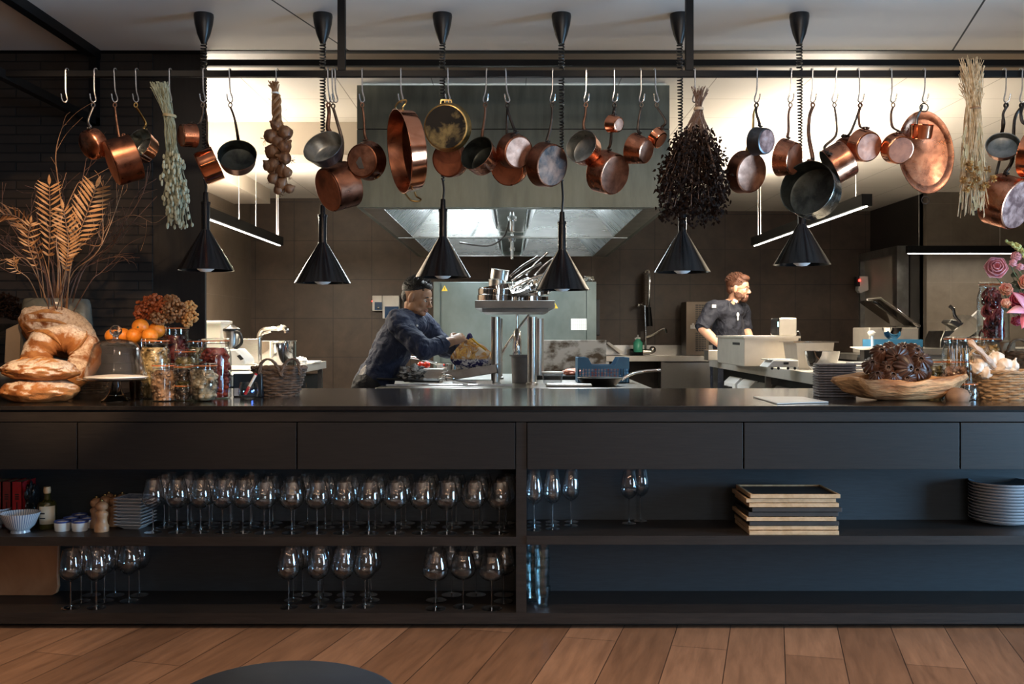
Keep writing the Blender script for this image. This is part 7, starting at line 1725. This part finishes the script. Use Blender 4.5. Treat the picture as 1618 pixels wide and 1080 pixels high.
def hand(m, wrist, palm_dir, nrm, side, curl=1.0, sc_=1.0, spread=.0):
    """palm box + five fingers; palm_dir towards the knuckles, nrm out of the back of the hand, side towards the thumb"""
    w = Vector(wrist); x = Vector(palm_dir).normalized(); z = Vector(nrm); z = (z-x*z.dot(x)).normalized(); y = Vector(side); y = (y-x*y.dot(x)-z*y.dot(z)).normalized()
    M = Matrix((x, y, z)).transposed(); q = sc_
    m.ball(w+x*.048*q, .055*q, .041*q, .017*q, 18, 12, M); m.ball(w+x*.075*q, .028*q, .041*q, .013*q, 16, 10, M); m.ball(w+x*.03*q+y*.026*q-z*.006*q, .034*q, .018*q, .016*q, 14, 10, M)
    for i, (yy, L, r) in enumerate(((.030, .070, .0086), (.010, .078, .0088), (-.010, .073, .0084), (-.029, .058, .0075))):
        b = w+x*.088*q+y*yy*q; d = (x+y*spread*(1.5-i)*.15).normalized(); pts = [b-x*.02*q, b]; a = .0
        for k, f_ in enumerate((.45, .32, .23)):
            a += curl*(.55, .75, .5)[k]; dd = d*math.cos(a)-z*math.sin(a); pts.append(pts[-1]+dd*L*f_*q)
        m.tube(pts, [r*q, r*q, r*.95*q, r*.88*q, r*.75*q], 10); m.ball(pts[-1], r*.76*q, n=10, m=8)
    b = w+x*.028*q+y*.034*q-z*.004*q; t1 = b+(x*.6+y*.65-z*.25).normalized()*.036*q; t2 = t1+(x*.9+y*.12-z*.45*curl).normalized()*.030*q; t3 = t2+(x*.8-y*.15-z*.6*curl).normalized()*.022*q
    m.tube([b-x*.01*q-y*.01*q, b, t1, t2, t3], [.012*q, .0125*q, .0105*q, .0095*q, .008*q], 10); m.ball(t3, .0082*q, n=10, m=8)
def remesh(o, vox, smooth=4, disp=None):
    r = o.modifiers.new('remesh', 'REMESH'); r.mode = 'VOXEL'; r.voxel_size = vox; r.use_smooth_shade = True
    s_ = o.modifiers.new('smooth', 'SMOOTH'); s_.factor = .5; s_.iterations = smooth
    if disp:
        t = bpy.data.textures.new('folds', 'CLOUDS'); t.noise_scale = disp[1]; t.noise_depth = 2
        d_ = o.modifiers.new('folds', 'DISPLACE'); d_.texture = t; d_.strength = disp[0]; d_.mid_level = .5; d_.texture_coords = 'LOCAL'
    return o
def cloth_mat(name, c, rough=.8):
    m, nt, b = nodes(name); vec = coords(nt, (1, 1, 1)); col, f = noise_ramp(nt, vec, 6, [(.3, tuple(x*.8 for x in c)), (.7, c)], 3)
    nt.links.new(col, b.inputs['Base Color']); setp(b, Roughness=rough, Sheen_Weight=.0)
    n = nt.nodes.new('ShaderNodeTexNoise'); n.inputs['Scale'].default_value = 9; n.inputs['Detail'].default_value = 3; n.inputs['Distortion'].default_value = 1.2; nt.links.new(vec, n.inputs['Vector']); bump(nt, b, n.outputs['Fac'], .9, .03); return m
navy = cloth_mat('navy_cotton', (.015, .024, .060)); navy2 = cloth_mat('dark_navy_cotton', (.009, .011, .022)); apr = cloth_mat('charcoal_apron', (.030, .032, .044)); blackc = cloth_mat('black_trousers', (.010, .010, .012))
hairb = pmat('black_hair', (.014, .012, .011), (.006, .005, .005), .45, scale=60, stretch=(1, 1, 4), bmp=.8, bd=.01); hairr = pmat('auburn_hair', (.13, .045, .020), (.05, .018, .010), .5, scale=60, stretch=(1, 1, 4), bmp=.8, bd=.01)
eyeb = pmat('dark_iris', (.02, .012, .008), (.015, .01, .006), .1, scale=3, bmp=0)
def tufts(m, H, pts_dirs, L, r):
    for (c, d_) in pts_dirs: m.tube([H.L(*c), H.L(c[0]+d_[0]*L, c[1]+d_[1]*L, c[2]+d_[2]*L)], [r*H.s, r*.2*H.s], 5)
def limb(m, pts, rs, flat=1.0, ref=None, n=16):
    m.tube(smooth_path(pts, 4) if len(pts) > 2 else pts, [rs[min(int(i/4), len(rs)-2)]*(1-(i % 4)/4)+rs[min(int(i/4)+1, len(rs)-1)]*((i % 4)/4) if i < 4*(len(pts)-1) else rs[-1] for i in range(4*(len(pts)-1)+1)] if len(pts) > 2 else rs, n, flat=flat, ref=ref)
    m.ball(pts[0], rs[0]*min(flat, 1), n=12, m=8); m.ball(pts[-1], rs[-1]*min(flat, 1), n=12, m=8)

# ---- the chef at the island
d = 6.6
sk1 = skinmat('tan_skin', (.42, .235, .135), (.36, .19, .105))
ch = thing('person', 'dark-haired person in navy chef jacket leaning over the island, opening a printed bag', 'person', (P(594, 0, d).x, d, 0))
pel = P(594, 606, d); wst = P(602, 585, d); cst = P(622, 547, 6.6); uch = P(641, 514, 6.59); nck = P(650, 499, 6.59)
H1 = Head(P(659, 471, 6.58), (.90, -.33, -.26), (.25, 0, 1)); H1.skinm = sk1
rs, re, rw_ = P(630, 511, 6.40), P(668, 553, 6.27), P(714, 539, 6.42)
ls, le, lw2 = P(668, 511, 6.76), P(706, 552, 6.80), P(748, 545, 6.64)
body = MB(); H1.skin(body)
limb(body, [H1.L(-.02, 0, -.04), (nck+H1.L(-.02, 0, -.06))/2, nck+Vector((-.01, 0, -.03))], [.056, .052, .050])
limb(body, [pel, wst, cst, uch], [.155, .15, .165, .150], .66, (0, 1, 0))
limb(body, [rs, re], [.052, .042]); limb(body, [re, (re+rw_)/2, rw_], [.044, .042, .029]); limb(body, [ls, le], [.052, .042]); limb(body, [le, (le+lw2)/2, lw2], [.044, .042, .029])
hd1 = (P(735, 530, 6.47)-rw_); hand(body, rw_-hd1.normalized()*.012, hd1, (.1, -.75, .6), (.2, .45, .8), 1.05)
hd2 = (P(768, 551, 6.56)-lw2); hand(body, lw2-hd2.normalized()*.015, hd2+Vector((0, 0, .01)), (.3, -.1, 1), (-.2, -1, -.2), .75)
fl_, fr_ = Vector((-1.06, 6.72, .07)), Vector((-1.05, 6.46, .07))
for hip, ft, s_ in ((pel+Vector((-.02, .09, -.02)), fl_, 1), (pel+Vector((-.02, -.09, -.02)), fr_, -1)):
    kn = (hip+ft)/2+Vector((.03, 0, 0)); limb(body, [hip, kn, ft], [.085, .058, .042]); body.ball(ft+Vector((.06, 0, -.03)), .12, .045, .038, 14, 10)
ob_ = body.build('body', sk1, ch); remesh(ob_, .0045, 3)
H1.face(ch, eyeb, hairb, pmat('brown_lips', (.34, .15, .10), (.28, .12, .08), .4, scale=10, bmp=0))
hm = MB(); H1.ball(hm, (-.026, 0, .056), (.098, .0785, .075), 28, 20); H1.ball(hm, (.018, 0, .095), (.066, .058, .030), 20, 12); H1.ball(hm, (-.058, 0, .004), (.052, .066, .058), 20, 14)
random.seed(2)
for k in range(420):
    v = Vector((random.gauss(0, 1), random.gauss(0, 1), abs(random.gauss(0, 1))+.1)).normalized()
    if v.x > .75 and v.z < .5: continue
    c = (-.022+v.x*.098, v.y*.078, .048+v.z*.083); tufts(hm, H1, [(c, (v.x*.6+.45, v.y*.8, v.z*.9+.25))], .014+.016*max(0, v.z), .0038)
hm.build('hair', hairb, ch)
jk = MB()
limb(jk, [pel+Vector((-.035, 0, -.02)), wst, cst, uch+Vector((-.006, 0, 0)), nck+Vector((-.006, 0, -.012))], [.178, .168, .182, .168, .085], .72, (0, 1, 0))
limb(jk, [P(640, 511, 6.46), rs, re], [.092, .080, .066]); limb(jk, [re, re+(rw_-re)*.62], [.066, .054]); limb(jk, [P(660, 511, 6.70), ls, le], [.090, .078, .062]); limb(jk, [le, le+(lw2-le)*.62], [.062, .052])
jk.ball(nck+Vector((.0, 0, -.055)), .105, .13, .075, 18, 12)
jo = jk.build('chef_jacket', navy, ch); remesh(jo, .009, 4, (.030, .07))
cf = MB(); a = re+(rw_-re)*.52; b = re+(rw_-re)*.70; cf.lathe([(.053, 0), (.057, .002), (.058, (b-a).length), (.050, (b-a).length), (.050, 0)], a, b-a, n=28, closed=True); cf.build('cuff', navy, ch)
cf = MB(); a = le+(lw2-le)*.52; b = le+(lw2-le)*.70; cf.lathe([(.050, 0), (.054, .002), (.055, (b-a).length), (.048, (b-a).length), (.047, 0)], a, b-a, n=28, closed=True); cf.build('cuff', navy, ch)
cl = MB(); cl.lathe([(.064, -.01), (.070, .0), (.068, .036), (.063, .038), (.062, 0)], nck+Vector((-.012, 0, -.012)), (.28, 0, 1), n=30, closed=True, sy=1.0); cl.build('collar', navy, ch)
for px, py, dd in ((637, 488.5, 6.47), (659, 514.5, 6.36)):
    MB().ball(P(px, py, dd), .0075, n=12, m=8).build('button', whiteplastic, ch)
m = MB(); c = P(647, 514, 6.315)
for k, (a, b) in enumerate((((-3, 1.5), (-1, -1.5)), ((-1, -1.5), (0, 1)), ((0, 1), (1.2, -1.5)), ((1.2, -1.5), (3, 2)))): m.tube([P(647+a[0]*.8, 514-a[1]*.8, 6.315), P(647+b[0]*.8, 514-b[1]*.8, 6.315)], .0016, 5)
m.build('embroidered_mark', whiteplastic, ch)
tr_ = MB()
for hip, ft in ((pel+Vector((-.04, .09, -.02)), fl_), (pel+Vector((-.04, -.09, -.02)), fr_)):
    kn = (hip+ft)/2+Vector((.01, 0, 0)); limb(tr_, [hip, kn, ft+Vector((0, 0, .03))], [.112, .085, .075])
remesh(tr_.build('trousers', blackc, ch), .010, 4, (.016, .08))
kt = MB(); a = P(580, 578, 6.5); kt.tube(smooth_path([a, P(573, 584, 6.48), P(570, 592, 6.47), P(576, 590, 6.46), P(578, 582, 6.47)]), .010, 7).tube(smooth_path([P(575, 586, 6.47), P(570, 597, 6.46), P(568, 610, 6.46)]), .009, 6)
kt.build('apron_string', linen, ch)
# bag
bagp, nt, b = nodes('printed_snack_bag')
vec = coords(nt, (1, 1, 1))
c1, f1 = noise_ramp(nt, vec, 13, [(.36, (.74, .66, .52)), (.44, (.62, .28, .05)), (.50, (.80, .52, .16)), (.58, (.36, .12, .03)), (.64, (.78, .70, .58))], 3, .5, 1.6)
c2, f2 = noise_ramp(nt, vec, 40, [(.47, (.018, .018, .10)), (.54, (.70, .68, .66))], 2, .5, 1.0)
sp_x = nt.nodes.new('ShaderNodeSeparateXYZ'); nt.links.new(vec, sp_x.inputs[0])
mr = nt.nodes.new('ShaderNodeMapRange'); mr.inputs['From Min'].default_value = .072; mr.inputs['From Max'].default_value = .060
nt.links.new(sp_x.outputs['Z'], mr.inputs[0]); mx = nt.nodes.new('ShaderNodeMix'); mx.data_type = 'RGBA'
nt.links.new(mr.outputs[0], mx.inputs[0]); nt.links.new(c1, mx.inputs[6]); nt.links.new(c2, mx.inputs[7]); nt.links.new(mx.outputs[2], b.inputs['Base Color']); setp(b, Roughness=.3); bump(nt, b, f1, .4, .01)
bg = thing('snack_bag', 'orange, white and navy printed plastic bag held open above the steel tray', 'bag', P(744, 583, 6.5))
outline = [(741, 529), (746, 534), (758, 544), (770, 553), (778, 557), (781, 568), (779, 580), (760, 582), (742, 584), (727, 584), (716, 575), (709, 566), (717, 556), (727, 544), (736, 534)]
cx, cy = 746, 563; m = MB(); vs = []; fs = []; n = len(outline); K = 5
for side in (-1, 1):
    for k in range(K):
        t = 1-k/K
        for i, (x, y) in enumerate(outline):
            bul = math.sqrt(max(0, 1-t*t)); vs.append(P(cx+(x-cx)*t, cy+(y-cy)*t, 6.54+side*.055*bul*(0.35+.65*min(1, (y-525)/40))))
    vs.append(P(cx, cy, 6.54+side*.055))
o1 = K*n+1
for s_ in range(2):
    o0 = s_*o1
    for k in range(K-1):
        for i in range(n): f_ = (o0+k*n+i, o0+k*n+(i+1) % n, o0+(k+1)*n+(i+1) % n, o0+(k+1)*n+i); fs.append(f_ if s_ else f_[::-1])
    for i in range(n): f_ = (o0+(K-1)*n+i, o0+(K-1)*n+(i+1) % n, o0+K*n); fs.append(f_ if s_ else f_[::-1])
m.add(vs, fs); m.jitter(.010, 5, 22); m.build('bag', bagp, bg, sub=2)
MB().tube(smooth_path([P(739, 535, 6.47), P(742, 528, 6.46), P(745, 534, 6.46)]), .011, 8).build('twisted_top', pmat('navy_film', (.03, .03, .14), (.02, .02, .1), .25, scale=8), bg)
MB().tube(smooth_path([P(745, 534, 6.48), P(755, 543, 6.47), P(768, 553, 6.47)]), .006, 6).build('yellow_edge', pmat('yellow_film', (.75, .42, .04), (.7, .38, .03), .3, scale=8), bg)

# ---- the bearded chef
d = 10.15
sk2 = skinmat('fair_skin', (.60, .34, .23), (.52, .27, .17))
ch2 = thing('person', 'bearded person with glasses in dark chef jacket and apron behind the water bath', 'person', (P(1148, 0, d).x, d, 0))
pel = P(1149, 568, d); wst = P(1149, 548, d); cst = P(1150, 518, d); uch = P(1150, 491, d); nck = P(1157, 480, d)
H2 = Head(P(1167, 456, 10.1), (.86, -.50, -.08), (.05, 0, 1), 1.10); H2.skinm = sk2
rs, re, rw_ = P(1126, 489, 9.98), P(1109, 518, 9.88), P(1136, 544, 9.80); ls, le, lw2 = P(1173, 491, 10.28), P(1178, 520, 10.28), P(1186, 536, 10.12)
body = MB(); H2.skin(body)
limb(body, [H2.L(-.02, 0, -.04), nck, nck+Vector((-.01, 0, -.05))], [.060, .058, .056])
limb(body, [pel, wst, cst, uch], [.175, .17, .185, .17], .72, (.3, 1, 0))
limb(body, [rs, re], [.058, .048]); limb(body, [re, (re+rw_)/2, rw_], [.050, .048, .032]); limb(body, [ls, le], [.058, .048]); limb(body, [le, (le+lw2)/2, lw2], [.050, .048, .032])
hand(body, rw_, P(1147, 552, 9.76)-rw_, (-.3, -.6, .7), (.5, .6, .2), .7, 1.08); hand(body, lw2, P(1196, 543, 10.0)-lw2, (.1, -.3, 1), (-.5, -.6, .1), .6, 1.08)
for s_ in (-1, 1):
    hip = pel+Vector((-.03, .10*s_, -.02)); ft = Vector((2.08+.03*s_, d+.12*s_, .07)); kn = (hip+ft)/2+Vector((.02, -.02, 0)); limb(body, [hip, kn, ft], [.095, .065, .045]); body.ball(ft+Vector((.05, -.03, -.03)), .13, .05, .038, 14, 10)
remesh(body.build('body', sk2, ch2), .006, 3)
H2.face(ch2, eyeb, hairr, pmat('pink_lips', (.50, .22, .17), (.42, .17, .13), .4, scale=10, bmp=0))
hm = MB(); H2.ball(hm, (-.020, 0, .050), (.104, .083, .088), 28, 20); H2.ball(hm, (.036, 0, .100), (.060, .058, .036), 20, 12); H2.ball(hm, (-.058, 0, .0), (.054, .068, .066), 20, 14)
for k in range(300):
    v = Vector((random.gauss(0, 1), random.gauss(0, 1), abs(random.gauss(0, 1))+.1)).normalized()
    if v.x > .7 and v.z < .5: continue
    tufts(hm, H2, [((-.020+v.x*.10, v.y*.08, .052+v.z*.085), (v.x*.5-.3, v.y*.9, v.z*.8+.2))], .022, .005)
hm.build('hair', hairr, ch2)
bm = MB(); H2.ball(bm, (.058, 0, -.092), (.034, .036, .030), 18, 12); H2.ball(bm, (.088, 0, -.048), (.010, .026, .007), 14, 8); H2.ball(bm, (.085, 0, -.080), (.014, .020, .016), 14, 8)
for y in (-1, 1): H2.ball(bm, (.018, .052*y, -.060), (.038, .014, .034), 14, 10); H2.ball(bm, (.052, .042*y, -.068), (.028, .018, .024), 14, 10); H2.ball(bm, (-.002, .070*y, -.030), (.014, .008, .036), 12, 8)
bm.build('beard', hairr, ch2)
gm = MB()
for y in (-1, 1):
    gm.tube([H2.L(.098, .031*y+.020*math.cos(a), .0+.015*math.sin(a)) for a in [2*math.pi*i/20 for i in range(20)]], .0022, 5, closed=True); gm.tube([H2.L(.098, .052*y, .003), H2.L(.05, .076*y, .003), H2.L(-.01, .084*y, .0)], .002, 5)
gm.tube([H2.L(.098, -.011, .002), H2.L(.101, 0, .005), H2.L(.098, .011, .002)], .002, 5); gm.build('glasses', blackplastic, ch2)
jk = MB(); limb(jk, [pel+Vector((0, 0, -.04)), wst, cst, uch, nck+Vector((-.01, 0, -.02))], [.195, .192, .205, .190, .10], .76, (.3, 1, 0))
limb(jk, [P(1138, 490, 10.02), rs, re+(rs-re)*.08], [.10, .088, .070]); limb(jk, [P(1163, 490, 10.2), ls, le+(ls-le)*.08], [.10, .086, .068])
jk.ball(nck+Vector((.005, -.01, -.075)), .115, .14, .085, 18, 12)
remesh(jk.build('chef_jacket', navy2, ch2), .011, 4, (.030, .09))
for a, b in ((re, rs), (le, ls)):
    dr = (b-a).normalized(); MB().lathe([(.066, 0), (.074, .004), (.076, .035), (.064, .035)], a-dr*.012, dr, n=26, closed=True).build('rolled_sleeve', navy2, ch2)
MB().lathe([(.070, -.01), (.078, .0), (.075, .03), (.070, .032)], nck+Vector((-.012, 0, -.02)), (.15, -.05, 1), n=28, closed=True).build('collar', navy2, ch2)
MB().poly([P(1160, 472, 9.99), P(1166, 475, 9.99), P(1164, 478.5, 9.99), P(1158, 474, 9.99)], .01).build('undershirt', whiteplastic, ch2)
am = MB(); limb(am, [P(1158, 560, d), P(1159, 530, d), P(1160, 502, d)], [.185, .185, .135], .62, (.45, 1, 0)); am.tube(smooth_path([P(1156, 500, 9.98), P(1153, 488, 9.98), P(1152, 478, 10.0), P(1156, 474, 10.08)]), .012, 8)
remesh(am.build('apron', apr, ch2), .010, 3, (.02, .1))
m = MB(); m.ball(P(1166, 497, 9.94), .014, .008, .022, 10, 8).ball(P(1166, 503, 9.94), .009, .008, .02, 10, 8); m.build('apron_emblem', whiteplastic, ch2)
MB().obox(P(1128, 483.5, 9.885), .045, .01, .032, .3).build('sleeve_badge', whiteplastic, ch2, smooth=False)
tr_ = MB()
for s_ in (-1, 1):
    hip = pel+Vector((-.03, .10*s_, -.02)); ft = Vector((2.08+.03*s_, d+.12*s_, .10)); limb(tr_, [hip, (hip+ft)/2, ft], [.125, .095, .08])
remesh(tr_.build('trousers', navy2, ch2), .012, 4, (.016, .1))
